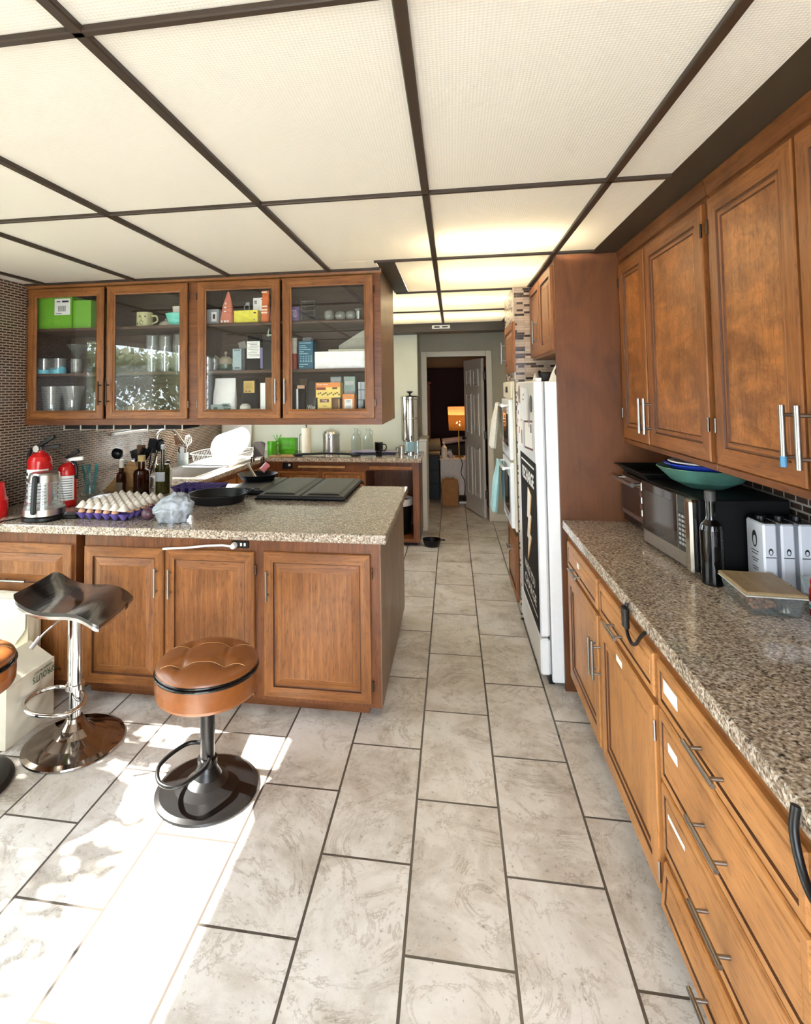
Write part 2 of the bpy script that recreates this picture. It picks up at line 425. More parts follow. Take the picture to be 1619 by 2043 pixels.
    def grid(s, fn, nu, nv, cu=False, smooth=True, flip=False):
        v = [fn(i / (nu if cu else nu - 1), j / (nv - 1)) for i in range(nu) for j in range(nv)]
        f = []
        for i in range(nu if cu else nu - 1):
            for j in range(nv - 1):
                k = ((i + 1) % nu) * nv
                q = (i * nv + j, k + j, k + j + 1, i * nv + j + 1)
                f.append(q[::-1] if flip else q)
        return s.add(v, f, smooth)
    def rings(s, O, U, V, N, w, h, prof, back=True, mats=(0, 1, 2)):
        """a framed panel: nested rectangles given as (inset, height above the back); mats: sides, top and bottom, centre"""
        O, U, V, N = V3(O), V3(U), V3(V), V3(N)
        loops = []
        for i, d, *_ in prof:
            loops.append([O + U * i + V * i + N * d, O + U * (w - i) + V * i + N * d, O + U * (w - i) + V * (h - i) + N * d, O + U * i + V * (h - i) + N * d])
        flip = U.cross(V).dot(N) < 0
        for a, b, pb in zip(loops, loops[1:], prof[1:]):
            for k in range(4):
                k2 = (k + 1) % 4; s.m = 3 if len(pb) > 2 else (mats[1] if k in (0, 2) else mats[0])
                f = (0, 1, 2, 3); s.add([a[k], a[k2], b[k2], b[k]], [f[::-1] if flip else f])
        s.m = mats[2]; f = (0, 1, 2, 3)
        s.add(loops[-1], [f[::-1] if flip else f]); s.m = mats[0]
        if back: s.add(loops[0], [f if flip else f[::-1]])
        s.m = 0
        return s
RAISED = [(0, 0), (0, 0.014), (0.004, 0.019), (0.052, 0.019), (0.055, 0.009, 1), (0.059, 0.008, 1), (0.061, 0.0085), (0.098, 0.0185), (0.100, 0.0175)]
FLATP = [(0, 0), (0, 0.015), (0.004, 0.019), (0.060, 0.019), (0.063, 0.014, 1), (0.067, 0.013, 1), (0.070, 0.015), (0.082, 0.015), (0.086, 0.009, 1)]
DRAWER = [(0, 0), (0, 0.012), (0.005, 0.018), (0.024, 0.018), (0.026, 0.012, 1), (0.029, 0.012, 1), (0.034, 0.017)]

def new_mesh(name, mb, mats, off):
    me = bpy.data.meshes.new(name)
    me.from_pydata([tuple(v - off) for v in mb.v], [], mb.f)
    mats = list(mats) if isinstance(mats, (list, tuple)) else [mats]
    if max(mb.fm) == 3 and len(mats) < 4: mats = (mats * 3)[:3] + [GROOVEW]
    for m in mats: me.materials.append(m)
    me.polygons.foreach_set('material_index', mb.fm)
    me.polygons.foreach_set('use_smooth', mb.fs)
    me.update()
    return me
def base_of(vs):
    xs = [v.x for v in vs]; ys = [v.y for v in vs]; zs = [v.z for v in vs]
    return V3(((min(xs) + max(xs)) / 2, (min(ys) + max(ys)) / 2, min(zs)))
class Thing:
    """an Empty at the base of a thing, its parts meshes of their own under it"""
    def __init__(s, name, label, cat, group=None):
        s.name, s.label, s.cat, s.group, s.parts = name, label, cat, group, []
    def part(s, name, mb, mats, under=None, label=None, stuff=False):
        s.parts.append([name, mb, mats, under, label, stuff]); return len(s.parts) - 1
    def done(s):
        loc = base_of([v for p in s.parts for v in p[1].v])
        r = bpy.data.objects.new(s.name, None); COL.objects.link(r); r.location = loc; r.empty_display_size = 0.05
        tag(r, s.label, s.cat, s.group)
        objs = []
        for name, mb, mats, under, label, stuff in s.parts:
            o = bpy.data.objects.new(name, new_mesh(name, mb, mats, loc)); COL.objects.link(o)
            o.parent = r if under is None else objs[under]
            if label: o['label'] = label
            if stuff: o['kind'] = 'stuff'
            objs.append(o)
        return r
def tag(o, label, cat, group=None):
    o['label'] = label; o['category'] = cat
    if group: o['group'] = group
    return o
def single(name, mb, mats, label, cat, group=None):
    loc = base_of(mb.v)
    o = bpy.data.objects.new(name, new_mesh(name, mb, mats, loc)); COL.objects.link(o); o.location = loc
    return tag(o, label, cat, group)
def struct(name, mb, mats):
    o = bpy.data.objects.new(name, new_mesh(name, mb, mats, V3((0, 0, 0)))); COL.objects.link(o); o['kind'] = 'structure'; return o
def dup(root, loc, rotz=None, label=None):
    r = root.copy(); COL.objects.link(r); r.location = loc
    if rotz is not None: r.rotation_euler = (0, 0, rotz)
    if label: r['label'] = label
    for ch in list(root.children):
        c = ch.copy(); COL.objects.link(c); c.parent = r
        for g in ch.children:
            d = g.copy(); COL.objects.link(d); d.parent = c
    return r
def bar_handle(c, axis, L, out, r=0.006, so=0.032, inset=0.16):
    """a bar pull: c on the front's surface, axis along the bar, out away from the front"""
    c, axis, out = V3(c), V3(axis), V3(out)
    m = MB(); m.cyl(c + out * so - axis * L / 2, c + out * so + axis * L / 2, r, n=14)
    for s in (-1, 1):
        q = c + axis * (s * (L / 2 - L * inset)); m.cyl(q, q + out * so, r * 0.75, n=10)
    return m
def hinge(c, axis, out, L=0.05):
    c, axis, out = V3(c), V3(axis), V3(out); m = MB()
    m.cyl(c + out * 0.006 - axis * L / 2, c + out * 0.006 + axis * L / 2, 0.005, n=8); return m
TXT = {}
def text2d(s, w, h, bold=0.0):
    """flat letter outlines of s scaled to w by h, centred on the origin: (verts, faces)"""
    key = (s, bold)
    if key not in TXT:
        cu = bpy.data.curves.new('lettering', 'FONT'); cu.body = s; cu.offset = bold; cu.resolution_u = 2
        o = bpy.data.objects.new('lettering', cu); COL.objects.link(o)
        dg = bpy.context.evaluated_depsgraph_get(); dg.update()
        me = bpy.data.meshes.new_from_object(o.evaluated_get(dg))
        TXT[key] = ([v.co.copy() for v in me.vertices], [tuple(p.vertices) for p in me.polygons])
        bpy.data.objects.remove(o); bpy.data.curves.remove(cu); bpy.data.meshes.remove(me)
    vs, fs = TXT[key]
    x0 = min(v.x for v in vs); x1 = max(v.x for v in vs); y0 = min(v.y for v in vs); y1 = max(v.y for v in vs)
    return [((v.x - (x0 + x1) / 2) * w / (x1 - x0), (v.y - (y0 + y1) / 2) * h / (y1 - y0)) for v in vs], fs
def letter(mb, s, O, U, V, w, h, bold=0.0):
    O, U, V = V3(O), V3(U), V3(V); vs, fs = text2d(s, w, h, bold)
    mb.add([O + U * a + V * b for a, b in vs], fs); return mb
def quad(mb, O, U, V, w, h):
    O, U, V = V3(O), V3(U), V3(V)
    return mb.add([O - U * w / 2 - V * h / 2, O + U * w / 2 - V * h / 2, O + U * w / 2 + V * h / 2, O - U * w / 2 + V * h / 2], [(0, 1, 2, 3)])
X, Y, Z = V3((1, 0, 0)), V3((0, 1, 0)), V3((0, 0, 1))
def rotz(c, deg): return Matrix.Translation(c) @ Matrix.Rotation(math.radians(deg), 4, 'Z')

# ------------------------------------------------------------------ the setting
XL, XR, YB, YF, CZ, YD = -2.843, 1.26, -1.6, 6.62, 2.38, 7.17
CTOP = 0.915
m = MB(); m.box(XL - 0.1, XR + 0.1, YB - 0.1, 10.6, -0.1, 0.0); struct('floor', m, TILES)
# left wall, tiled with a mosaic, around the patio door and the window over the sink
def wall_with(x0, x1, y0, y1, z0, z1, holes, axis):
    m = MB(); ys = sorted({y0, y1, *[h[0] for h in holes], *[h[1] for h in holes]})
    for a, b in zip(ys, ys[1:]):
        hs = [h for h in holes if h[0] <= a and h[1] >= b]
        spans = [(z0, z1)] if not hs else [(z0, hs[0][2]), (hs[0][3], z1)]
        for c, d in spans:
            if d - c > 1e-4:
                m.box(x0, x1, a, b, c, d) if axis == 'x' else m.box(a, b, x0, x1, c, d)
    return m
struct('wall_left', wall_with(XL - 0.1, XL, 2.85, YF + 0.13, 0, 2.75, [(4.38, 5.9, 1.30, 2.10)], 'x'), MOSAIC)
struct('wall_side', wall_with(XL - 0.1, XL, YB - 0.1, 2.85, 0, 2.75, [(0.25, 2.75, 0.04, 2.10)], 'x'), WALLB)
struct('wall_rear', wall_with(YB - 0.1, YB, XL - 0.1, XR + 0.1, 0, 2.75, [(-1.1, 1.1, 0.05, 2.15)], 'y'), WALLB)
m = MB(); m.box(XR, XR + 0.1, YB, 10.6, 0, 2.75); struct('wall_right', m, WALLB)
m = MB(); m.box(XR - 0.012, XR - 0.001, 0.3, 3.24, CTOP + 0.001, 1.34); struct('trim_1', m, MOSAICR)
m = MB(); m.box(XL, -0.40, YF, YF + 0.13, 0, 2.75); struct('wall_back', m, WALLP)
m = MB(); m.box(-2.95, XR, YB - 0.1, 10.6, 2.75, 2.85); struct('roof', m, WALLB)
# far wall with the doorway, the hall before it and the room behind it
struct('wall_far', wall_with(YD, YD + 0.12, -1.6, XR, 0, 2.75, [(-0.315, 0.425, 0, 2.045)], 'y'), WALLH)
m = MB(); m.box(-0.52, -0.40, YF + 0.13, YD, 0, 2.75); struct('wall_hall', m, WALLH)
m = MB(); m.box(-1.6, -1.5, YD + 0.12, 10.5, 0, 2.75); m.box(-1.6, XR, 10.4, 10.5, 0, 2.75); struct('wall_bedroom', m, WALLT)
m = MB(); m.box(-1.5, XR, YD + 0.12, 10.4, 2.38, 2.4); struct('ceiling_bedroom', m, WALLB)
m = MB()
for a, b, z0, z1 in ((-0.385, -0.315, 0, 2.115), (0.425, 0.495, 0, 2.115), (-0.315, 0.425, 2.045, 2.115)):
    m.box(a, b, YD - 0.018, YD + 0.138, z0, z1, 0.004)
struct('door_frame', m, TRIMW)
m = MB(); m.box(-0.40, -0.31, YF - 0.02, YD - 0.03, 0, 1.03); m.box(-0.415, -0.295, YF - 0.035, YD - 0.02, 1.03, 1.055, 0.004); struct('trim_2', m, TRIMW)
m = MB(); m.box(0.495, XR, YD - 0.015, YD, 0, 0.09, 0.003); struct('baseboard_far', m, TRIMW)
# windows
m = MB()
for y0, y1, z0, z1 in ((0.25, 2.75, 0.04, 0.10), (0.25, 2.75, 2.06, 2.10), (0.25, 0.32, 0.1, 2.06), (2.68, 2.75, 0.1, 2.06), (2.41, 2.47, 0.1, 2.06), (0.86, 0.94, 0.1, 2.06)):
    m.box(XL - 0.075, XL - 0.02, y0, y1, z0, z1, 0.004)
wf = struct('window_1', m, WHITEP)
m = MB(); m.box(XL - 0.05, XL - 0.045, 0.32, 2.68, 0.1, 2.06); struct('window_1_pane', m, WINPANE)
m = MB()
for y0, y1, z0, z1 in ((4.38, 5.9, 1.30, 1.35), (4.38, 5.9, 2.05, 2.10), (4.38, 4.43, 1.35, 2.05), (5.85, 5.9, 1.35, 2.05), (5.11, 5.17, 1.35, 2.05)):
    m.box(XL - 0.075, XL - 0.02, y0, y1, z0, z1, 0.004)
m.box(XL - 0.02, XL + 0.03, 4.34, 5.94, 1.275, 1.30, 0.004)
struct('window_2', m, WHITEP)
m = MB(); m.box(XL - 0.05, XL - 0.045, 4.43, 5.85, 1.35, 2.05); struct('window_2_pane', m, WINPANE)
m = MB()
for x0, x1, z0, z1 in ((-1.1, 1.1, 0.05, 0.12), (-1.1, 1.1, 2.08, 2.15), (-1.1, -1.03, 0.12, 2.08), (1.03, 1.1, 0.12, 2.08), (-0.04, 0.04, 0.12, 2.08)):
    m.box(x0, x1, YB - 0.075, YB - 0.02, z0, z1, 0.004)
struct('window_3', m, WHITEP)
m = MB(); m.box(-1.03, 1.03, YB - 0.05, YB - 0.045, 0.12, 2.08); struct('window_3_pane', m, WINPANE)
# luminous ceiling: rails, diffuser panels, painted border strips, dark beam at the far end
RX = [-0.0845 + 0.652 * k for k in range(-4, 2)]
RY = [2.081 + 1.08 * k for k in range(-3, 4)]
YE, XS = 6.33, 0.7734
def rail(name, x0, x1, y0, y1):
    m = MB(); m.box(x0, x1, y0, y1, CZ - 0.014, CZ + 0.004, 0.003); struct(name, m, RAILM)
for x in RX: rail('ceiling_rail', x - 0.014, x + 0.014, YB, 3.36 if x < -0.5 else YE)
rail('ceiling_rail', XL, -0.42, 3.335, 3.358)
for y in RY: rail('ceiling_rail', (XL if y < 3.1 else -0.43) if y < 3.3 else (-2.0 if y > 4.3 else -0.41), XS if y < 3.3 else 0.5675, y - 0.010, y + 0.010)
xs = [XL] + RX + [XS]; ys = [YB] + RY + [YE]
for i in range(len(xs) - 1):
    for j in range(len(ys) - 1):
        x0, x1, y0, y1 = xs[i], xs[i + 1], ys[j], ys[j + 1]
        if x1 - x0 > 0.6 and abs(x1 - RX[4]) < 1e-3 and 3.1 < y0 < 3.3:
            m = MB(); m.box(x0 + 0.002, -0.425, y0 + 0.002, 3.36, CZ, CZ + 0.003); struct('ceiling_panel', m, DIFFUSER)
        if x1 - x0 < 0.02: continue
        if y0 > 3.1 and x0 > 0.56: continue
        if 3.1 < y0 < 3.3 and x0 < -0.5:
            if x1 < -0.5: y1 = 3.36
            else: x0 = -0.315
        m = MB(); m.box(x0 + 0.002, x1 - 0.002, y0 + 0.002, y1 - 0.002, CZ, CZ + 0.003); struct('ceiling_panel', m, DIFFUSER)
m = MB(); m.box(XS, XR, YB, 3.25, CZ, CZ + 0.02); struct('ceiling_border', m, SOFFIT)
m = MB(); m.box(0.5675, XR, 3.25, YE, CZ, CZ + 0.02); struct('ceiling_border', m, SOFFIT)
m = MB(); m.box(-0.42, -0.315, 3.17, 4.24, CZ - 0.004, CZ + 0.02); struct('ceiling_border', m, SOFFIT)
m = MB(); m.box(XL, XR, YE, YF, 2.285, CZ + 0.02); m.box(-0.4, XR, YF, YD, 2.36, 2.38); struct('beam', m, SOFFIT)
t = Thing('ceiling_vent', 'small white slotted vent on the dark beam above the doorway', 'vent')
m = MB(); m.box(-0.21, -0.01, YE - 0.012, YE, 2.315, 2.355, 0.003); b = t.part('frame', m, WHITEP)
m = MB(); m.box(-0.185, -0.125, YE - 0.0135, YE - 0.011, 2.327, 2.343); m.box(-0.095, -0.035, YE - 0.0135, YE - 0.011, 2.327, 2.343); t.part('slot', m, INK)
t.done()
# outdoors beyond the patio door
m = MB(); m.box(-9, XL - 0.1, -6, 12, -0.3, -0.1); m.box(XL - 0.1, 6, -7, YB - 0.1, -0.3, -0.1); struct('ground_outside', m, plain('pale_concrete', (172, 168, 158), 0.85))
LF = NT('added_hedge_leaf'); ld = LF.new('BsdfDiffuse'); ld.inputs[0].default_value = (*lin((132, 140, 118)), 1); lt = LF.new('BsdfTranslucent'); lt.inputs[0].default_value = (*lin((176, 184, 148)), 1)
lm = LF.new('MixShader'); lm.inputs[0].default_value = 0.45; LF.link(ld.outputs[0], lm.inputs[1]); LF.link(lt.outputs[0], lm.inputs[2]); LF.link(lm.outputs[0], LF.out.inputs[0]); LEAF = LF.m
def added_hedge():  # foliage added out of view, its heights shaped to trim the sun patch
    m = MB(); rnd = random.Random(3)
    for i in range(15000):
        y = rnd.uniform(-1.1, 4.2); h = 2.30 if 1.42 < y < 2.15 else 2.10
        x = rnd.uniform(-4.0, -3.5); z = rnd.uniform(-0.1, h) if rnd.random() < 0.8 else rnd.uniform(h - 0.4, h + 0.03 * rnd.random())
        q = Matrix.Translation((x, y, z)) @ Matrix.Rotation(rnd.uniform(0, 6.3), 4, 'Z') @ Matrix.Rotation(rnd.uniform(-1.2, 1.2), 4, 'X')
        l = rnd.uniform(0.05, 0.085)
        m.add([(0, 0, 0), (l * 0.4, l * 0.5, 0.004), (0, l * 1.4, 0), (-l * 0.4, l * 0.5, 0.004)], [(0, 1, 2, 3)], M=q)
    o = single('added_hedge', m, LEAF, 'green foliage added outside the patio door to cut off low sun', 'added_hedge'); o['kind'] = 'stuff'
added_hedge()

# ------------------------------------------------------------------ worktops
m = MB(); m.box(XL, -0.339, 2.792, 4.21, 0.870, CTOP, 0.004)
single('worktop', m, GRANITE, 'speckled granite worktop of the peninsula under the egg tray and pans', 'worktop')
m = MB()
sx0, sx1, sy0, sy1 = -2.62, -2.16, 4.45, 5.15
for a, b, c, d in ((XL, sx0, 4.212, YF), (sx1, -2.03, 4.212, YF), (sx0, sx1, 4.212, sy0), (sx0, sx1, sy1, YF), (-2.03, -0.335, 5.89, YF)):
    m.box(a, b, c, d, 0.875, CTOP)
single('worktop', m, GRANITE, 'granite worktop in an L around the sink and along the far wall', 'worktop')
m = MB(); m.box(0.58, XR - 0.001, 0.35, 3.235, 0.870, CTOP, 0.004)
single('worktop', m, GRANITE, 'long polished granite worktop under the microwave and oil bottle', 'worktop')

# ------------------------------------------------------------------ peninsula base cabinets
H3 = [WOOD['z'], WOOD['x'], WOOD['z']]
def cabinet_door(t, x0, x1, z0, z1, y, hx=None, hz=None, hl=0.15, horiz=False, prof=RAISED, hinge_x=None, mats=H3, hm=NICKEL):
    m = MB(); m.rings((x0, y, z0), X, Z, -Y, x1 - x0, z1 - z0, prof)
    d = t.part('drawer' if horiz else 'door', m, mats)
    if hx is not None:
        t.part('handle', bar_handle((hx, y - 0.019, hz), X if horiz else Z, hl, -Y), hm, under=d)
    if hinge_x is not None:
        for z in (z0 + 0.09, z1 - 0.09): t.part('hinge', hinge((hinge_x, y - 0.012, z), Z, -Y), DKSTEEL, under=d)
    return d
t = Thing('base_cabinet', 'wide wooden peninsula cabinet with three raised panel doors behind the stools', 'cabinet')
m = MB(); m.box(-2.0, -0.375, 2.822, 4.14, 0.062, 0.868); t.part('body', m, [FRAMEW['z']])
m = MB(); m.box(-0.378, -0.370, 2.824, 4.14, 0.062, 0.866); t.part('side_panel', m, GREYW)
m = MB(); m.box(-2.0, -0.445, 2.885, 4.05, 0, 0.062); t.part('plinth', m, FRAMEW['x'])
cabinet_door(t, -1.995, -1.530, 0.085, 0.808, 2.822, -1.565, 0.640)
cabinet_door(t, -1.520, -1.025, 0.085, 0.808, 2.822, -1.487, 0.636, hinge_x=-1.018)
cabinet_door(t, -0.977, -0.420, 0.085, 0.812, 2.822, -0.952, 0.648, hinge_x=-0.412)
m = MB(); m.box(-1.15, -1.06, 2.812, 2.8225, 0.823, 0.860, 0.003); p = t.part('outlet', m, BLACK)
m = MB(); m.box(-1.105, -1.095, 2.8105, 2.8125, 0.835, 0.850); m.box(-1.085, -1.075, 2.8105, 2.8125, 0.835, 0.850); t.part('socket', m, WHITEP, under=p)
t.done()
t = Thing('base_cabinet', 'wooden drawer cabinet at the wall end of the peninsula, above the bags', 'cabinet')
m = MB(); m.box(XL + 0.004, -2.055, 2.822, 4.14, 0.062, 0.868); t.part('body', m, [FRAMEW['z']])
m = MB(); m.box(XL + 0.004, -2.055, 2.885, 4.05, 0, 0.062); t.part('plinth', m, FRAMEW['x'])
cabinet_door(t, -2.76, -2.07, 0.545, 0.812, 2.822, -2.41, 0.612, 0.165, True)
cabinet_door(t, -2.76, -2.07, 0.085, 0.535, 2.822)
t.done()
t = Thing('plug', 'white plug and cord in the black outlet of the peninsula cabinet', 'plug')
m = MB(); m.cyl((-1.135, 2.811, 0.838), (-1.135, 2.78, 0.838), 0.016, 0.013, 14); t.part('plug_body', m, WHITEP)
m = MB(); m.tube([(-1.14, 2.784, 0.838), (-1.19, 2.785, 0.843), (-1.28, 2.79, 0.836), (-1.40, 2.795, 0.820), (-1.50, 2.798, 0.812), (-1.53, 2.799, 0.809)], 0.0055, 8); t.part('cord', m, WHITEP)
t.done()

# ------------------------------------------------------------------ cabinets along the left wall and the far wall
t = Thing('base_cabinet', 'wooden sink cabinet under the worktop on the mosaic wall', 'cabinet')
m = MB(); m.box(XL + 0.004, -2.65, 4.22, 5.90, 0.1, 0.873); m.box(-2.65, -2.06, 4.22, 5.90, 0.1, 0.70); m.box(-2.10, -2.06, 4.22, 5.90, 0.7, 0.873)
t.part('body', m, [FRAMEW['z']])
m = MB(); m.rings((-2.06, 5.15, 0.16), Y, Z, X, 0.70, 0.66, RAISED); t.part('door', m, [WOOD['z'], WOOD['y'], WOOD['z']])
m = MB(); m.rings((-2.06, 4.40, 0.16), Y, Z, X, 0.70, 0.66, RAISED); t.part('door', m, [WOOD['z'], WOOD['y'], WOOD['z']])
t.done()
t = Thing('base_cabinet', 'wooden cabinet under the far worktop with two drawers and an open appliance bay', 'cabinet')
m = MB(); m.box(-2.04, -0.925, 5.93, 6.60, 0.08, 0.873); m.box(-0.425, -0.36, 5.93, 6.60, 0.04, 0.873); m.box(-0.925, -0.425, 5.93, 6.60, 0.78, 0.873)
m.box(-0.925, -0.425, 5.93, 6.58, 0.04, 0.075); m.box(-0.925, -0.425, 6.57, 6.60, 0.075, 0.78)
t.part('body', m, [FRAMEW['z']])
m = MB(); m.box(-0.93, -0.40, 6.0, 6.55, 0, 0.04); t.part('plinth', m, GROUT)
cabinet_door(t, -1.89, -1.43, 0.655, 0.765, 5.93, -1.655, 0.70, 0.11, True, DRAWER)
cabinet_door(t, -1.395, -0.94, 0.655, 0.765, 5.93, -1.165, 0.70, 0.11, True, DRAWER)
cabinet_door(t, -1.89, -1.43, 0.12, 0.64, 5.93); cabinet_door(t, -1.395, -0.94, 0.12, 0.64, 5.93)
m = MB(); m.box(-1.66, -1.15, 5.905, 5.932, 0.806, 0.828, 0.003); t.part('cutting_board_slide', m, [BLOCKW])
m = MB(); m.box(-0.885, -0.43, 5.90, 5.932, 0.795, 0.832, 0.003); t.part('false_drawer', m, [WOOD['x']])
m = MB(); m.box(-1.84, -1.73, 5.925, 5.931, 0.79, 0.855, 0.002); p = t.part('outlet_plate', m, BLACK)
m = MB(); m.box(-1.775, -1.75, 5.922, 5.9255, 0.82, 0.845); t.part('socket', m, WHITEP, under=p)
t.done()
t = Thing('trash_bin', 'black trash bin with a white liner standing in the open cabinet bay', 'bin')
m = MB(); m.lathe([(0, 0.076), (0.12, 0.076), (0.15, 0.43), (0.145, 0.43), (0.118, 0.09), (0, 0.09)], (-0.60, 6.20, 0), 24); t.part('bucket', m, BLACK)
m = MB(); m.lathe([(0.146, 0.38), (0.156, 0.385), (0.158, 0.45), (0.148, 0.455), (0.142, 0.42)], (-0.60, 6.20, 0), 24); t.part('liner', m, WHITEP)
t.done()
m = MB(); m.lathe([(0, 0.001), (0.075, 0.001), (0.10, 0.07), (0.095, 0.07), (0.072, 0.008), (0, 0.008)], (-0.24, 5.98, 0), 22)
m.box(-0.15, -0.10, 5.965, 5.995, 0.06, 0.07, 0.004)
single('pet_bowl', m, BLACK, 'small black bowl on the floor by the far cabinet corner', 'bowl')

# ------------------------------------------------------------------ right-hand base cabinets and drawers
R3 = [LITWOOD['z'], LITWOOD['y'], LITWOOD['z']]
RD = [LITWOOD['y'], LITWOOD['y'], LITWOOD['y']]
XFc = 0.607
def side_front(t, kind, y0, y1, z0, z1, x, prof, mats, hy=None, hz=None, hl=0.15, horiz=True, tip=0.0):
    m = MB(); m.rings((x, y1, z0), -Y, Z, -X, y1 - y0, z1 - z0, prof)
    if tip:
        for i, v in enumerate(m.v): m.v[i] = V3((v.x - tip * (z1 - v.z) / (z1 - z0), v.y, v.z))
    d = t.part(kind, m, mats)
    if hy is not None:
        xo = x - 0.018 - tip * (z1 - hz) / (z1 - z0)
        t.part('handle', bar_handle((xo, hy, hz), Y if horiz else Z, hl, -X, r=0.0062), NICKEL, under=d)
    return d
def note(t, d, y0, y1, z0, z1, x):
    m = MB(); m.box(x - 0.0012, x, y0, y1, z0, z1); t.part('sticker', m, PAPER, under=d, label='blank white paper sticker')
t = Thing('base_cabinet', 'wooden base cabinet with two drawers over two doors next to the fridge', 'cabinet')
m = MB(); m.box(XFc, XR - 0.002, 1.852, 3.235, 0.1, 0.868); t.part('body', m, [WOOD['y']])
m = MB(); m.box(0.67, XR - 0.002, 1.852, 3.235, 0, 0.1); t.part('plinth', m, FRAMEW['y'])
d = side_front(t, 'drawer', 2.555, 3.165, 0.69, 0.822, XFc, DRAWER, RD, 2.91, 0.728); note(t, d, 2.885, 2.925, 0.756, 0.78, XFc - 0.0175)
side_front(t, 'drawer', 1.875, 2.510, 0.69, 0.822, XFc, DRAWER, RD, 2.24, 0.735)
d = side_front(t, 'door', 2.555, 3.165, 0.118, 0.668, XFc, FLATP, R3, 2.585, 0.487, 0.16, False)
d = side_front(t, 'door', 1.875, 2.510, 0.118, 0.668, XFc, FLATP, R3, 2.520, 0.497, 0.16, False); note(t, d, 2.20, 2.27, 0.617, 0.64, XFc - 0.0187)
for z in (0.60, 0.19): t.part('hinge', hinge((XFc - 0.016, 1.862, z), Z, -X, 0.06), CHROME, under=d)
t.done()
t = Thing('drawer_cabinet', 'wooden cabinet with four stacked drawers under the long worktop', 'cabinet')
m = MB(); m.box(XFc, XR - 0.002, 1.10, 1.848, 0.1, 0.868); t.part('body', m, [WOOD['y']])
m = MB(); m.box(0.67, XR - 0.002, 1.10, 1.848, 0, 0.1); t.part('plinth', m, FRAMEW['y'])
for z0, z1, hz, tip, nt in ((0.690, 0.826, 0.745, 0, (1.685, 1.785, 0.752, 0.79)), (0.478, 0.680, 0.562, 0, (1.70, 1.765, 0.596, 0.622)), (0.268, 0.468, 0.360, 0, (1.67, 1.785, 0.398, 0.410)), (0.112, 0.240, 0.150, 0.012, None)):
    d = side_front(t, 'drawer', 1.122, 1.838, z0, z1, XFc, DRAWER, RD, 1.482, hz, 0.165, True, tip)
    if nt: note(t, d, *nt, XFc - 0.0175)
t.done()
t = Thing('base_cabinet', 'wooden base cabinet at the near end of the long worktop', 'cabinet')
m = MB(); m.box(XFc, XR - 0.002, 0.38, 1.096, 0.1, 0.868); t.part('body', m, [WOOD['y']])
m = MB(); m.box(0.67, XR - 0.002, 0.38, 1.096, 0, 0.1); t.part('plinth', m, FRAMEW['y'])
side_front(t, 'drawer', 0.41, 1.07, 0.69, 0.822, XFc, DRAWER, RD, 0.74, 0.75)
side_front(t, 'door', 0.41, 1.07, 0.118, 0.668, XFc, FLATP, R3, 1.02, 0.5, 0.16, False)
t.done()
def cable(name, pts, label, r=0.006, mat=None):
    m = MB(); m.tube(smooth_path(pts), r, 8); return single(name, m, mat or BLACK, label, 'cord')
def smooth_path(pts, k=6):
    P = [V3(p) for p in pts]; out = []
    for i in range(len(P) - 1):
        a, b, c, d = P[max(0, i - 1)], P[i], P[i + 1], P[min(len(P) - 1, i + 2)]
        for j in range(k):
            s = j / k
            out.append(0.5 * ((2 * b) + (c - a) * s + (2 * a - 5 * b + 4 * c - d) * s * s + (3 * b - a - 3 * c + d) * s * s * s))
    out.append(P[-1]); return out
cable('appliance_cord', [(0.573, 2.06, 0.905), (0.566, 2.05, 0.868), (0.564, 2.04, 0.82), (0.566, 2.0, 0.797), (0.566, 1.95, 0.815), (0.566, 1.91, 0.85), (0.572, 1.88, 0.88)], 'black power cord looping over the worktop edge above the drawers beside the fridge', 0.006)
m = MB(); m.box(0.556, 0.574, 2.035, 2.075, 0.82, 0.895, 0.006)
single('plug', m, BLACK, 'black plug hanging at the worktop edge beside a looped cord', 'plug')
cable('appliance_cord', [(0.574, 1.112, 0.91), (0.567, 1.108, 0.87), (0.566, 1.09, 0.825), (0.566, 1.06, 0.80), (0.568, 1.0, 0.80)], 'thick black cord hanging over the near end of the long worktop', 0.008)

# ------------------------------------------------------------------ right-hand wall cabinets
def upper(label, y0, y1, doors):
    t = Thing('wall_cabinet', label, 'cabinet', None)
    m = MB(); m.box(0.923, XR - 0.002, y0, y1, 1.345, 2.378); m.box(0.915, 0.925, y0, y1, 1.337, 1.362, 0.003)
    t.part('body', m, [FRAMEW['y']])
    m = MB(); m.prism([(0.924, 2.318), (0.915, 2.322), (0.910, 2.35), (0.904, 2.378), (0.924, 2.378)], lambda u, v, w: V3((u, w, v)), y0, y1); t.part('top_moulding', m, [FRAMEW['y']])
    for a, b, hy, hz, blue in doors:
        d = side_front(t, 'door', a, b, 1.366, 2.298, 0.923, FLATP, [UW['z'], UW['y'], FIG])
        t.part('handle', bar_handle((0.905, hy, hz), Z, 0.165, -X, 0.0075), NICKEL, under=d)
        if blue:
            m = MB(); m.cyl((0.873, hy, hz - 0.083), (0.873, hy, hz - 0.055), 0.0085, n=12); t.part('handle_cap', m, plain('blue_tape', (70, 130, 170), 0.5), under=d, label='blue tape on the handle end')
        far = hy < (a + b) / 2
        for z in (1.50, 2.20): t.part('hinge', hinge((0.908, b - 0.002 if far else a + 0.002, z), Z, -X), DKSTEEL, under=d)
    t.done()
upper('wooden wall cabinet with two figured doors above the microwave', 2.158, 3.238, [(2.815, 3.205, 2.845, 1.50, 0), (2.182, 2.795, 2.775, 1.50, 0)])
upper('wooden wall cabinet with blue tape on a door handle, above the white tins', 1.07, 2.154, [(1.635, 2.132, 1.672, 1.502, 1), (1.095, 1.620, 1.605, 1.502, 0)])

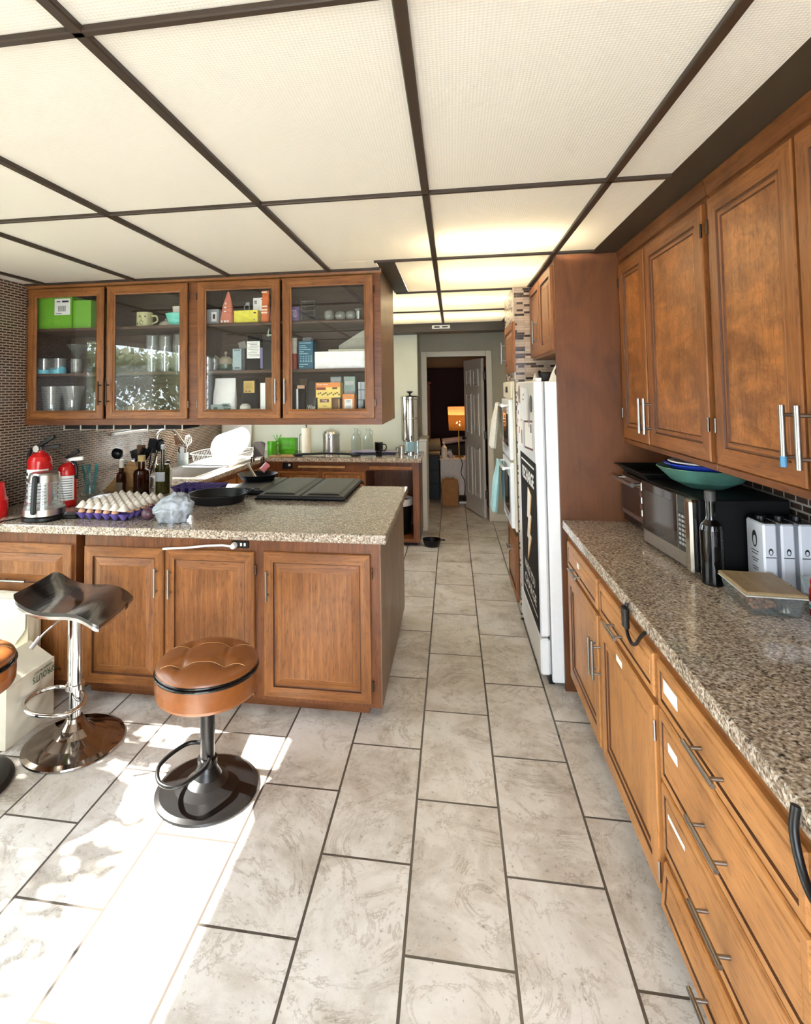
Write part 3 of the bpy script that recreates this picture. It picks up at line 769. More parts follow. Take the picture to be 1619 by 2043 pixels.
# ------------------------------------------------------------------ fridge surround
m = MB(); m.box(0.575, XR - 0.002, 3.238, 3.262, 0, 2.378)
single('fridge_panel', m, DARKW, 'tall brown wooden end panel between the fridge and the worktop', 'panel')
t = Thing('wall_cabinet', 'small wooden cabinet above the white fridge', 'cabinet')
m = MB(); m.box(0.580, XR - 0.002, 3.264, 4.165, 1.835, 2.378); t.part('body', m, [FRAMEW['y']])
for a, b, hy in ((3.29, 3.705, None), (3.725, 4.15, 3.80)):
    d = side_front(t, 'door', a, b, 1.85, 2.335, 0.580, RAISED, [UW['z'], UW['y'], UW['z']])
    if hy: t.part('handle', bar_handle((0.561, hy, 2.005), Z, 0.15, -X), NICKEL, under=d)
t.done()

# ------------------------------------------------------------------ glass-fronted cabinet over the peninsula
GY = 3.365
t = Thing('glass_cabinet', 'long wooden hanging cabinet with four glass doors over the peninsula', 'cabinet')
m = MB()
m.box(XL + 0.002, -0.42, GY, GY + 0.02, 2.333, 2.376); m.box(XL + 0.002, -0.42, GY, GY + 0.02, 1.428, 1.470)
for a, b in ((XL + 0.002, -2.80), (-1.675, -1.595), (-0.47, -0.42)): m.box(a, b, GY, GY + 0.02, 1.470, 2.333)
fr = t.part('face_frame', m, [FRAMEW['x']])
m = MB(); m.prism([(GY, 2.345), (GY - 0.012, 2.352), (GY - 0.016, 2.376), (GY, 2.376)], lambda u, v, w: V3((w, u, v)), XL + 0.002, -0.412); t.part('top_moulding', m, [WOOD['x']])
m = MB(); m.box(-0.438, -0.420, GY + 0.02, 4.11, 1.428, 2.376); t.part('end_panel', m, [GREYW])
m = MB(); m.box(XL + 0.002, -0.438, GY + 0.02, 4.11, 1.440, 1.462); m.box(XL + 0.002, -0.438, GY + 0.02, 4.11, 2.356, 2.376); m.box(XL + 0.002, -0.438, 3.80, 3.82, 1.462, 2.356); m.box(XL + 0.002, -0.438, 4.09, 4.11, 1.462, 2.356)
m.box(XL + 0.002, XL + 0.014, GY + 0.02, 3.8, 1.462, 2.356); m.box(-0.452, -0.438, GY + 0.02, 3.8, 1.462, 2.356); m.box(-1.645, -1.625, GY + 0.025, 3.8, 1.462, 2.356)
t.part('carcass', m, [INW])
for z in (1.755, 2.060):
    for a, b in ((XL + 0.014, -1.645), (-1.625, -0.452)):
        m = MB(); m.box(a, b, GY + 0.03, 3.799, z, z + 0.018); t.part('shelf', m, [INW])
for x0, x1, hx, hg in ((-2.815, -2.257, -2.272, 0), (-2.237, -1.668, -2.215, 1), (-1.602, -1.052, -1.075, 0), (-1.037, -0.463, -1.017, 1)):
    m = MB(); w = 0.058; z0, z1 = 1.467, 2.342
    pr = [(0, 0), (0, 0.015), (0.004, 0.019), (w - 0.012, 0.019), (w - 0.008, 0.014), (w, 0.011)]
    m.rings((x0, GY, z0), X, Z, -Y, x1 - x0, z1 - z0, pr, back=False)
    m.f.pop(); m.fm.pop(); m.fs.pop()
    for k in (0, 1):
        a, b = ((z0, z0 + w), (z1 - w, z1))[k]; m.m = 1; m.box(x0, x1, GY - 0.010, GY - 0.001, a, b)
        a, b = ((x0, x0 + w), (x1 - w, x1))[k]; m.m = 0; m.box(a, b, GY - 0.010, GY - 0.001, z0 + w, z1 - w)
    d = t.part('door', m, [WOOD['z'], WOOD['x'], WOOD['z']])
    m = MB(); m.add([(x0 + w - 0.004, GY - 0.006, z0 + w - 0.004), (x1 - w + 0.004, GY - 0.006, z0 + w - 0.004), (x1 - w + 0.004, GY - 0.006, z1 - w + 0.004), (x0 + w - 0.004, GY - 0.006, z1 - w + 0.004)], [(0, 1, 2, 3)])
    t.part('pane', m, PANE, under=d)
    t.part('handle', bar_handle((hx, GY - 0.019, 1.637), Z, 0.155, -Y, 0.0055), NICKEL if hx > -1.2 else plain('bronze_pull', (60, 44, 34), 0.35, 0.8), under=d)
    q = x1 + 0.004 if hg == (x0 < -1.7 or x0 > -1.2) * 1 and hx < (x0 + x1) / 2 else x0 - 0.004
    for z in (1.56, 2.25): t.part('hinge', hinge((q, GY - 0.008, z), Z, -Y, 0.045), DKSTEEL, under=d)
t.done()
t = Thing('stemware_rack', 'dark slotted rack with pale dividers hanging under the glass cabinet', 'rack')
m = MB(); m.box(-2.62, -1.75, 3.46, 3.70, 1.396, 1.427); t.part('board', m, [GROUT])
for i in range(8):
    m = MB(); x = -2.62 + i * 0.123; m.box(x, x + 0.007, 3.452, 3.70, 1.386, 1.4265); t.part('divider', m, TRIMW)
t.done()

# ------------------------------------------------------------------ bar stools
def loop_xy(pts, z, k=8):
    P = [V3((x, y, z)) for x, y in pts]; n = len(P); out = []
    for i in range(n):
        a, b, c, d = P[i - 1], P[i], P[(i + 1) % n], P[(i + 2) % n]
        for j in range(k):
            s = j / k
            out.append(0.5 * ((2 * b) + (c - a) * s + (2 * a - 5 * b + 4 * c - d) * s * s + (3 * b - a - 3 * c + d) * s ** 3))
    return out
def tufted(r, h, cx, cy, z0):
    a = 0.085
    tufts = [(sx * a, sy * a) for sx in (-1, 1) for sy in (-1, 1)]
    def zf(x, y):
        d = math.hypot(x, y) / r
        e = 0.72 + 0.28 * math.sqrt(max(0, 1 - d ** 5)) if d < 1 else 0
        z = h * (math.sqrt(max(0.0, 1 - d ** 5)) * 0.7 + 0.3 * (1 - d * d))
        for tx, ty in tufts: z -= 0.019 * math.exp(-((x - tx) ** 2 + (y - ty) ** 2) / 0.0011)
        for k in (-a, a):
            z -= 0.0038 * (math.exp(-((x - k) / 0.008) ** 2) + math.exp(-((y - k) / 0.008) ** 2)) * (1 - d ** 4)
        return max(z, 0)
    R = math.radians(12); c, s = math.cos(R), math.sin(R)
    def fn(u, v):
        rr = r * (1 - (1 - v) ** 1.6); th = 2 * PI * u
        x, y = rr * math.cos(th), rr * math.sin(th)
        return V3((cx + x * c - y * s, cy + x * s + y * c, z0 + zf(x, y)))
    m = MB(); m.grid(fn, 110, 40, cu=True, flip=False)
    st = MB()
    for k in (-a, a):
        L = math.sqrt(r * r - k * k) - 0.02
        for sg in (0, 1):
            pts = []
            for i in range(41):
                q = -L + 2 * L * i / 40
                x, y = (q, k) if sg == 0 else (k, q)
                if sg == 1: continue
                pts.append((cx + x * c - y * s, cy + x * s + y * c, z0 + zf(x, y) + 0.0008))
            if pts: st.tube(pts, 0.0012, 6)
    return m, st
def round_stool(cx, cy, label):
    t = Thing('bar_stool', label, 'stool', None)
    m = MB(); m.lathe([(0, 0.0), (0.205, 0.0), (0.210, 0.004), (0.208, 0.010), (0.19, 0.018), (0.13, 0.028), (0.085, 0.040), (0.058, 0.060), (0.044, 0.085), (0.038, 0.10), (0, 0.10)], (cx, cy, 0), 56, sharp=9); t.part('base', m, SATINB)
    m = MB(); m.cyl((cx, cy, 0.09), (cx, cy, 0.40), 0.030, n=28); m.lathe([(0.030, 0.10), (0.040, 0.102), (0.040, 0.128), (0.030, 0.13)], (cx, cy, 0), 24); t.part('pole', m, SATINB)
    m = MB(); o = [(-0.01, 0.035), (-0.05, 0.055), (-0.11, 0.04), (-0.155, -0.03), (-0.165, -0.10), (-0.12, -0.165), (-0.05, -0.175), (0.0, -0.12), (0.025, -0.045)]
    P = loop_xy([(cx + a, cy + b) for a, b in o], 0.0)
    P = [V3((p.x, p.y, 0.135 + 0.03 * (p.y - cy + 0.05) / 0.1 * 0.4)) for p in P]
    m.tube(P, 0.0085, 10, closed=True); t.part('footrest', m, SATINB)
    m = MB(); m.lathe([(0, 0.398), (0.195, 0.398), (0.203, 0.403), (0.208, 0.415), (0.210, 0.45), (0.208, 0.488), (0.2, 0.490), (0, 0.490)], (cx, cy, 0), 64); s = t.part('seat', m, LEATHER)
    m = MB(); m.tube([(cx + 0.2075 * math.cos(2 * PI * i / 64), cy + 0.2075 * math.sin(2 * PI * i / 64), 0.494) for i in range(64)], 0.0062, 8, closed=True)
    m.tube([(cx + 0.203 * math.cos(2 * PI * i / 64), cy + 0.203 * math.sin(2 * PI * i / 64), 0.505) for i in range(64)], 0.006, 8, closed=True); t.part('piping', m, GLOSSB, under=s)
    c, st = tufted(0.206, 0.052, cx, cy, 0.508); k = t.part('cushion', c, LEATHERTOP, under=s); 
    t.parts.append(['stitching', st, STITCH, None, None, False])
    t.done()
SATINB = plain('satin_black_metal', (13, 12, 12), 0.3, 0, 0.05, spec=0.4)
STITCH = plain('pale_stitching', (206, 160, 104), 0.7)
round_stool(-1.030, 2.255, 'tan leather round bar stool on a black base in front of the cabinet doors')
round_stool(-2.068, 2.10, 'tan leather round bar stool beside the white grocery bag, cut off by the frame')

t = Thing('bar_stool', 'black saddle seat bar stool on a polished chrome base', 'stool')
cx, cy = -1.785, 2.455
m = MB(); m.lathe([(0, 0.0), (0.214, 0.0), (0.222, 0.004), (0.220, 0.010), (0.20, 0.020), (0.14, 0.034), (0.09, 0.052), (0.06, 0.078), (0.042, 0.105), (0.036, 0.12), (0, 0.12)], (cx, cy, 0), 64, sharp=9); t.part('base', m, BASECHROME if 'BASECHROME' in globals() else plain('base_chrome', (150, 138, 130), 0.09, 1.0, 0.03))
m = MB(); m.cyl((cx, cy, 0.11), (cx, cy, 0.275), 0.026, n=28); m.cyl((cx, cy, 0.25), (cx, cy, 0.60), 0.034, n=28); m.lathe([(0.034, 0.245), (0.041, 0.248), (0.041, 0.272), (0.034, 0.275)], (cx, cy, 0), 28); t.part('pole', m, CHROME)
m = MB(); m.tube(loop_xy([(cx + 0.02, cy + 0.045), (cx - 0.06, cy + 0.09), (cx - 0.17, cy + 0.10), (cx - 0.235, cy + 0.03), (cx - 0.215, cy - 0.07), (cx - 0.11, cy - 0.13), (cx + 0.02, cy - 0.115), (cx + 0.055, cy - 0.03)], 0.19), 0.010, 12, closed=True); t.part('footrest', m, CHROME)
def saddle(u, v, dz=0.0, shrink=0.0):
    # u along the profile from the raised back edge to the dropped front edge, v across
    xs = -0.205 + 0.405 * u; w = 0.185 - shrink
    z = [0.722, 0.694, 0.670, 0.657, 0.652, 0.651, 0.650, 0.642, 0.622, 0.594]
    f = u * 9; i = min(8, int(f)); a = f - i
    z0, z1, z2, z3 = z[max(0, i - 1)], z[i], z[i + 1], z[min(9, i + 2)]
    zz = 0.5 * (2 * z1 + (z2 - z0) * a + (2 * z0 - 5 * z1 + 4 * z2 - z3) * a * a + (3 * z1 - z0 - 3 * z2 + z3) * a ** 3)
    e = min(u, 1 - u)
    if e < 0.10: w -= (0.035 if u < 0.5 else 0.012) * (1 - e / 0.10) ** 2.2
    y = (2 * v - 1) * w
    zz -= 0.0038 * (1 - (2 * v - 1) ** 2)
    R = math.radians(7)
    return V3((cx + xs * math.cos(R) - y * math.sin(R), cy + xs * math.sin(R) + y * math.cos(R), zz + dz))
def slab(top, bot):
    m = MB(); m.grid(lambda u, v: saddle(u, v, top), 60, 24, flip=True); m.grid(lambda u, v: saddle(u, v, bot), 60, 24)
    for v in (0, 1): m.grid(lambda u, k: saddle(u, v, bot + (top - bot) * k), 60, 3, flip=v == 1)
    for u in (0, 1): m.grid(lambda v, k: saddle(u, v, bot + (top - bot) * k), 24, 3, flip=u == 0)
    return m
s = t.part('seat', slab(0.016, 0.0), SEATB)
t.part('seat_shell', slab(0.001, -0.013), CHROME, under=s)
m = MB(); m.lathe([(0, 0.0), (0.09, 0.0), (0.075, -0.025), (0.036, -0.03)], (cx, cy, 0.632), 24); t.part('seat_plate', m, CHROME, under=s)
m = MB(); m.tube([(cx - 0.03, cy - 0.05, 0.595), (cx - 0.075, cy - 0.12, 0.545), (cx - 0.10, cy - 0.155, 0.505)], 0.004, 8)
m.tube([(cx - 0.085, cy - 0.13, 0.535), (cx - 0.105, cy - 0.16, 0.495)], 0.009, 10); t.part('height_lever', m, plain('grey_lever', (120, 116, 112), 0.4, 0.5))
t.done()

# ------------------------------------------------------------------ bags on the floor
def pillow_box(m, x0, x1, y0, y1, z0, z1, bulge=0.03, n=14, top=True, seed=1, crease=0.006):
    rnd = random.Random(seed); ph = [rnd.uniform(0, 6) for _ in range(6)]
    c = V3(((x0 + x1) / 2, (y0 + y1) / 2, (z0 + z1) / 2)); h = V3(((x1 - x0) / 2, (y1 - y0) / 2, (z1 - z0) / 2))
    def face(ax, sg):
        o = [i for i in range(3) if i != ax]
        def fn(u, v):
            p = [0, 0, 0]; p[ax] = sg; p[o[0]] = 2 * u - 1; p[o[1]] = 2 * v - 1
            k = (1 - p[o[0]] ** 2) * (1 - p[o[1]] ** 2)
            q = V3([c[i] + h[i] * p[i] for i in range(3)])
            cr = math.sin(7 * p[0] + 5 * p[2] + ph[0]) * math.sin(6 * p[1] - 4 * p[2] + ph[1]) * crease
            d = V3((0, 0, 0)); d[ax] = sg
            if ax == 2 and sg < 0: k = 0; cr = 0
            return q + d * (bulge * k + cr * k)
        m.grid(fn, n, n, flip=(sg > 0) == (ax == 1))
    for ax in range(3):
        for sg in (-1, 1): face(ax, sg)
    return m
t = Thing('grocery_bag', 'white folded grocery bag with upside-down green lettering on the floor', 'bag')
m = MB(); pillow_box(m, -2.32, -2.055, 2.345, 2.66, 0.002, 0.285, 0.022, 20, seed=4); t.part('bag_body', m, CANVAS)
m = MB(); m.prism([(-2.058, 0.275), (-2.062, 0.287), (-2.19, 0.36), (-2.195, 0.352), (-2.10, 0.275)], lambda u, v, w: V3((u, w, v)), 2.36, 2.655); t.part('folded_top', m, CANVAS)
m = MB(); n = V3((0.02, 0, 0))
letter(m, 'SPROUTS', (-2.036, 2.565, 0.243), -Y, -Z, 0.155, 0.032, 0.01)
letter(m, 'FARMERS MARKET', (-2.043, 2.565, 0.268), -Y, -Z, 0.125, 0.011, 0.006); t.part('lettering', m, GREENINK)
t.done()
t = Thing('paper_bag', 'plain flat pale paper bag leaning on the drawer cabinet behind the grocery bag', 'bag')
m = MB(); pillow_box(m, -2.66, -2.235, 2.69, 2.785, 0.002, 0.555, 0.010, 16, seed=9, crease=0.004); t.part('bag_body', m, CANVAS)
m = MB(); m.prism([(-2.60, 0.555), (-2.24, 0.555), (-2.24, 0.40), (-2.30, 0.32), (-2.60, 0.40)], lambda u, v, w: V3((u, w, v)), 2.676, 2.681); t.part('folded_flap', m, CANVAS)
t.done()

# ------------------------------------------------------------------ on the peninsula worktop
C = CTOP + 0.0008
t = Thing('electric_kettle', 'clear glass electric kettle with steel bands on its black base', 'kettle')
kx, ky = -2.352, 2.945
m = MB(); m.lathe([(0, 0), (0.112, 0), (0.118, 0.006), (0.118, 0.020), (0.108, 0.028), (0, 0.028)], (kx, ky, C), 36); m.box(kx + 0.06, kx + 0.20, ky + 0.0, ky + 0.09, C, C + 0.022, 0.008); t.part('power_base', m, BLACK)
m = MB(); m.lathe([(0, 0.030), (0.112, 0.030), (0.110, 0.066), (0.100, 0.068), (0, 0.068)], (kx, ky, C), 36); t.part('steel_band', m, STEEL)
m = MB(); m.lathe([(0.109, 0.066), (0.098, 0.13), (0.086, 0.215)], (kx, ky, C), 36); j = t.part('jug', m, CLEAR)
m = MB(); m.lathe([(0.086, 0.215), (0.080, 0.255), (0.072, 0.266), (0, 0.270)], (kx, ky, C), 36); t.part('lid', m, STEEL)
m = MB(); m.lathe([(0.101, 0.068), (0.100, 0.085), (0, 0.0855)], (kx, ky, C), 30); t.part('water', m, CLEAR)
m = MB(); m.box(-0.017, 0.017, -0.012, 0.012, 0.045, 0.262, 0.009, M=Matrix.Translation((kx + 0.02, ky - 0.118, C)) @ Matrix.Rotation(-0.06, 4, 'X')); t.part('handle', m, BLACK)
m = MB()
for sx in (-1, 1):
    m = MB()
    for i in range(7): quad(m, (kx + sx * 0.052, ky - 0.088 + i * 0.0015, C + 0.085 + i * 0.014), X, Z, 0.016, 0.003)
    t.part('level_print', m, INK)
t.done()
cable('kettle_cord', [(kx - 0.11, ky - 0.02, C + 0.006), (kx - 0.15, ky - 0.08, C + 0.006), (kx - 0.16, 2.80, C + 0.007), (kx - 0.165, 2.782, C - 0.02), (kx - 0.18, 2.780, C - 0.08), (kx - 0.23, 2.785, C - 0.13), (kx - 0.32, 2.79, C - 0.17)], 'thin black cord running from the kettle over the worktop edge', 0.004)
def extinguisher(cx, cy, R, H, label, big):
    t = Thing('fire_extinguisher', label, 'extinguisher')
    m = MB(); m.lathe([(0, 0.0), (R * 0.9, 0), (R, 0.008), (R, H * 0.70), (R * 0.86, H * 0.76), (R * 0.5, H * 0.81), (R * 0.34, H * 0.82), (R * 0.34, H * 0.85), (0, H * 0.85)], (cx, cy, C), 32, sharp=9); t.part('cylinder', m, RED)
    m = MB()
    def lab(u, v):
        a = -PI * 0.95 + u * PI * 0.9
        return V3((cx + (R + 0.001) * math.cos(a), cy + (R + 0.001) * math.sin(a), C + H * (0.13 + 0.46 * v)))
    m.grid(lab, 24, 2); l = t.part('paper_label', m, PAPER)
    m = MB(); rnd = random.Random(5)
    for i in range(9):
        for a0, a1 in ((-PI * 0.55, -PI * 0.12),):
            z = H * (0.17 + 0.045 * i)
            m.grid(lambda u, v: V3((cx + (R + 0.0016) * math.cos(a0 + (a1 - a0) * u), cy + (R + 0.0016) * math.sin(a0 + (a1 - a0) * u), C + z + 0.004 * v)), 8, 2)
    for i in range(5):
        a0 = -PI * 0.72
        m.grid(lambda u, v: V3((cx + (R + 0.0016) * math.cos(a0 + 0.3 * u), cy + (R + 0.0016) * math.sin(a0 + 0.3 * u), C + H * (0.18 + 0.08 * i) + H * 0.045 * v)), 4, 2)
    t.part('print', m, INK, under=l)
    m = MB(); m.cyl((cx, cy, C + H * 0.84), (cx, cy, C + H * 0.90), R * 0.3, n=16); m.cyl((cx, cy - R * 0.28, C + H * 0.875), (cx, cy - R * 0.55, C + H * 0.875), R * 0.3, n=18); v = t.part('valve', m, STEEL)
    m = MB(); m.box(-0.012, 0.012, -0.01, 0.01, 0, R * 1.9, 0.004, M=Matrix.Translation((cx - R * 0.2, cy, C + H * 0.90)) @ Matrix.Rotation(1.05, 4, 'Y')); t.part('lever', m, BLACK, under=v)
    m = MB(); m.box(-0.012, 0.012, -0.01, 0.01, 0, R * 2.0, 0.004, M=Matrix.Translation((cx, cy, C + H * 0.875)) @ Matrix.Rotation(1.45, 4, 'Y')); t.part('carry_handle', m, BLACK if big else WHITEP, under=v)
    m = MB(); sg = -1 if big else 1
    m.tube(smooth_path([(cx + sg * R * 0.2, cy, C + H * 0.87), (cx + sg * R * 0.8, cy, C + H * 0.86), (cx + sg * R * 1.15, cy, C + H * 0.74), (cx + sg * R * 1.15, cy, C + H * 0.55), (cx + sg * R * 1.12, cy - 0.005, C + H * (0.42 if big else 0.6))]), 0.010, 10); t.part('hose', m, BLACK)
    t.done()
extinguisher(-2.560, 3.16, 0.070, 0.435, 'tall red fire extinguisher with black hose behind the glass kettle', True)
extinguisher(-2.462, 3.285, 0.056, 0.335, 'short red fire extinguisher with printed label right of the kettle', False)
m = MB(); m.lathe([(0, 0), (0.068, 0), (0.070, 0.10), (0.058, 0.125), (0.05, 0.2), (0, 0.21)], (-2.685, 2.95, C), 24)
single('red_canister', m, RED, 'red canister at the very edge of the peninsula by the mosaic wall', 'canister')

# egg trays: the purple one below holds eggs, the grey one lies upside down on top
EX0, EX1, EY0, EY1, EROT = -0.165, 0.165, -0.165, 0.165, -6
EC = V3((-1.965, 3.115, C))
def pulp_tray(m, cols, rows, px, py, zb, amp, up=True, M=None, n=8):
    def fn(u, v):
        x = (u - 0.5) * cols * px; y = (v - 0.5) * rows * py
        f = (0.5 - 0.5 * math.cos(2 * PI * u * cols)) * (0.5 - 0.5 * math.cos(2 * PI * v * rows))
        f = f ** 0.55
        return M @ V3((x, y, zb + amp * (f if up else 1 - f)))
    m.grid(fn, cols * n + 1, rows * n + 1)
    m.grid(lambda u, v: fn(u, v) - V3((0, 0, 0.003)), cols * n + 1, rows * n + 1, flip=True)
    return m
EM = rotz(EC, EROT)
m = MB(); pulp_tray(m, 6, 7, 0.056, 0.056, 0.002, 0.040, False, EM)
single('egg_tray', m, PURPLE, 'purple pulp egg tray with brown eggs, at the bottom of the stack', 'egg tray')
rnd = random.Random(11)
for i, (a, b) in enumerate([(k, 0) for k in range(6)] + [(5, k) for k in range(1, 6)]):
    if (a, b) == (5, 0): continue
    p = EM @ V3((-0.14 + a * 0.056, -0.168 + b * 0.056, 0.036))
    m = MB(); m.sphere(p, 0.0215, (1, 1, 1.28), 18)
    single('egg', m, EGG, 'brown eggs standing in the purple tray under the grey tray', 'egg', 'eggs in the purple tray')
m = MB(); pulp_tray(m, 6, 7, 0.056, 0.056, 0.066, 0.036, True, EM @ Matrix.Rotation(math.radians(2), 4, 'Y'))
single('egg_tray', m, PULP, 'empty grey egg tray lying upside down on top of the purple tray', 'egg tray')
m = MB(); pulp_tray(m, 6, 4, 0.058, 0.056, 0.002, 0.045, False, rotz(V3((-1.82, 3.86, C)), 2))
single('egg_tray', m, plain('dark_purple_pulp', (74, 60, 118), 0.9, 0, 0.15, 60), 'empty dark purple egg tray behind the large skillet', 'egg tray')
m = MB(); m.sphere((-1.725, 2.985, C + 0.033), 0.034, (1.1, 1, 0.97), 22); m.lathe([(0.012, 0.03), (0.004, 0.045), (0, 0.05)], (-1.725, 2.985, C + 0.033), 10)
single('onion', m, plain('purple_onion_skin', (88, 56, 66), 0.35, 0, 0.2, 18), 'dark purple onion between the egg trays and the plastic bag', 'onion')
def crumpled_bag():
    from mathutils import noise
    m = MB(); c = V3((-1.548, 2.955, C))
    def fn(u, v):
        th = 2 * PI * u; ph = PI * v
        rx = 0.118 * math.sin(ph) ** 0.75; ry = 0.092 * math.sin(ph) ** 0.75
        p = V3((rx * math.cos(th), ry * math.sin(th), 0.072 - 0.085 * math.cos(ph)))
        n = p - V3((0, 0, 0.06)); n.normalize()
        k = V3((-0.10, -0.06, 0.06)); q = p - k; a = math.atan2(q.y, q.x) + q.z * 9
        p = p + n * (0.010 * (abs(math.sin(5.5 * a)) - 0.5) + 0.016 * (noise.ridged_multi_fractal(p * 13, 0.9, 2.1, 3, 0.9, 2.0) - 1.0) - 0.018 * max(0, p.x) / 0.12 * (1 - v))
        p.z *= 1 - 0.25 * max(0, -p.x / 0.12)
        return c + V3((p.x, p.y, max(0.0, p.z)))
    m.grid(fn, 120, 60, cu=True)
    d = MB()
    def tail(u, v):
        a = 2 * PI * u; q = 0.012 + 0.02 * v + 0.008 * v * math.sin(5 * a)
        return c + V3((-0.055 - 0.06 * v + q * math.cos(a) * 0.8, -0.088 - 0.012 * v + q * math.sin(a) * 0.4, max(0.001, 0.045 - 0.036 * v + q * 0.5 * math.cos(a))))
    d.grid(tail, 30, 8, cu=True)
    t = Thing('plastic_bag', 'tied thin white plastic bag on the worktop edge beside the egg trays', 'bag')
    t.part('bag_body', m, FILM); t.part('knot', d, FILM); t.done()
    m = MB()
    for p in ((-1.60, 2.945), (-1.545, 2.985), (-1.51, 2.93)): m.sphere((p[0], p[1], C + 0.040), 0.030, n=16)
    return m
m = crumpled_bag()
single('produce', m, plain('pale_produce', (176, 170, 160), 0.6), 'pale round produce inside the tied plastic bag', 'produce')
def skillet(label, cx, cy, R, H, hdir, loop=True):
    t = Thing('skillet', label, 'pan')
    m = MB(); m.lathe([(0, 0), (R * 0.86, 0), (R, H), (R + 0.003, H), (R - 0.004, H - 0.001), (R * 0.86 - 0.002, 0.005), (0, 0.005)], (cx, cy, C), 48); t.part('pan', m, IRON)
    d = V3((math.cos(hdir), math.sin(hdir), 0)); p = V3((cx, cy, C + H)) + d * R; w = d.cross(Z)
    m = MB()
    if loop: m.tube(smooth_path([p + w * 0.035 - d * 0.012 - Z * 0.006, p + w * 0.035 + d * 0.02 + Z * 0.004, p + d * 0.04 + Z * 0.006, p - w * 0.035 + d * 0.02 + Z * 0.004, p - w * 0.035 - d * 0.012 - Z * 0.006]), 0.0075, 10)
    t.part('handle', m, IRON) if loop else None
    return t
t = skillet('large black cast iron skillet in front of the dark purple tray', -1.535, 3.525, 0.19, 0.058, 0.45); t.done()
t = Thing('stove_cover', 'black two-panel stove top cover on the peninsula worktop', 'cover')
m = MB()
def coverpanel(x0, x1, y0=3.60):
    m = MB(); m.rings((x0, y0, C + 0.012), X, Y, Z, x1 - x0, 4.355 - y0, [(0, 0), (0, 0.010), (0.006, 0.018), (0.035, 0.020), (0.05, 0.028), (0.08, 0.030)], mats=(0, 0, 0)); return m
SLATE = plain('slate_enamel', (20, 20, 24), 0.36, 0.0, 0.06, 8, spec=0.4)
m = MB(); m.box(-1.315, -0.70, 3.60, 4.36, C, C + 0.012, 0.004); m.box(-1.60, -1.315, 3.76, 4.36, C, C + 0.012, 0.004); t.part('cooktop', m, GLOSSB)
t.part('panel', coverpanel(-1.30, -1.008), SLATE); t.part('panel', coverpanel(-1.0, -0.706), SLATE); t.part('panel', coverpanel(-1.595, -1.308, 3.765), SLATE)
t.done()
t = Thing('skillet', 'small black skillet with a grey and a pink handle, on the stove cover', 'pan')
sx, sy = -1.50, 4.19; Cz = C + 0.0435
m = MB(); m.lathe([(0, 0), (0.125, 0), (0.152, 0.042), (0.155, 0.042), (0.15, 0.038), (0.122, 0.005), (0, 0.005)], (sx, sy, Cz), 44); t.part('pan', m, IRON)
m = MB(); m.tube([(sx - 0.015, sy - 0.02, Cz + 0.012), (sx - 0.05, sy + 0.0, Cz + 0.06), (sx - 0.09, sy + 0.02, Cz + 0.115)], 0.009, 10, rad=[0.016, 0.008, 0.010]); t.part('press_handle', m, STEEL)
m = MB(); m.cyl((sx - 0.01, sy + 0.12, Cz + 0.045), (sx + 0.03, sy + 0.15, Cz + 0.095), 0.026, 0.024, 18); t.part('handle_cover', m, plain('pink_silicone', (216, 128, 130), 0.5), label='pink silicone handle cover')
t.done()
m = MB(); m.lathe([(0, 0), (0.12, 0.0), (0.155, 0.014), (0.157, 0.016), (0.12, 0.005), (0, 0.004)], (0, 0, 0), 40, M=Matrix.Translation((-2.28, 3.53, C + 0.0)))
single('plate', m, plain('cream_glaze', (212, 198, 168), 0.25, 0, 0.1, 9), 'cream plate lying behind the egg trays below the dark bottles', 'plate')
# knife block with knives and cooking tools
t = Thing('knife_block', 'slanted light wooden knife block by the mosaic wall', 'knife block')
m = MB(); m.prism([(-2.555, C), (-2.25, C), (-2.25, C + 0.10), (-2.30, C + 0.215), (-2.34, C + 0.225)], lambda u, v, w: V3((u, w, v)), 3.80, 3.92); t.part('block', m, [BLOCKW])
m = MB()
for k in range(5): m.box(-0.012, 0.012, -0.0015, 0.0015, 0, 0.002, M=Matrix.Translation((-2.30 + 0.01 * k, 3.82 + 0.02 * k, C + 0.2155)))
t.part('slot', m, INK); t.done()
for i, (x, y, l) in enumerate([(-2.315, 3.82, 0.135), (-2.305, 3.845, 0.125), (-2.295, 3.87, 0.14), (-2.285, 3.895, 0.12)]):
    q = Matrix.Translation((x, y, C + 0.205)) @ Matrix.Rotation(0.55, 4, 'Y')
    t = Thing('kitchen_knife', 'black handled kitchen knives standing in the slanted wooden block', 'knife', 'knives in the wooden block')
    m = MB(); m.box(-0.010, 0.010, -0.007, 0.007, 0.012, l, 0.005, M=q); t.part('handle', m, BLACK)
    m = MB(); m.box(-0.009, 0.009, -0.0012, 0.0012, -0.05, 0.014, M=q); t.part('blade', m, STEEL)
    t.done()
t = Thing('utensil_crock', 'dark crock of cooking utensils behind the knife block', 'crock')
ux, uy = -2.36, 4.02
m = MB(); m.lathe([(0, 0), (0.072, 0), (0.078, 0.062), (0.073, 0.062), (0.068, 0.008), (0, 0.008)], (ux, uy, C), 26); t.part('jar', m, plain('brown_stoneware', (58, 44, 38), 0.4)); t.done()
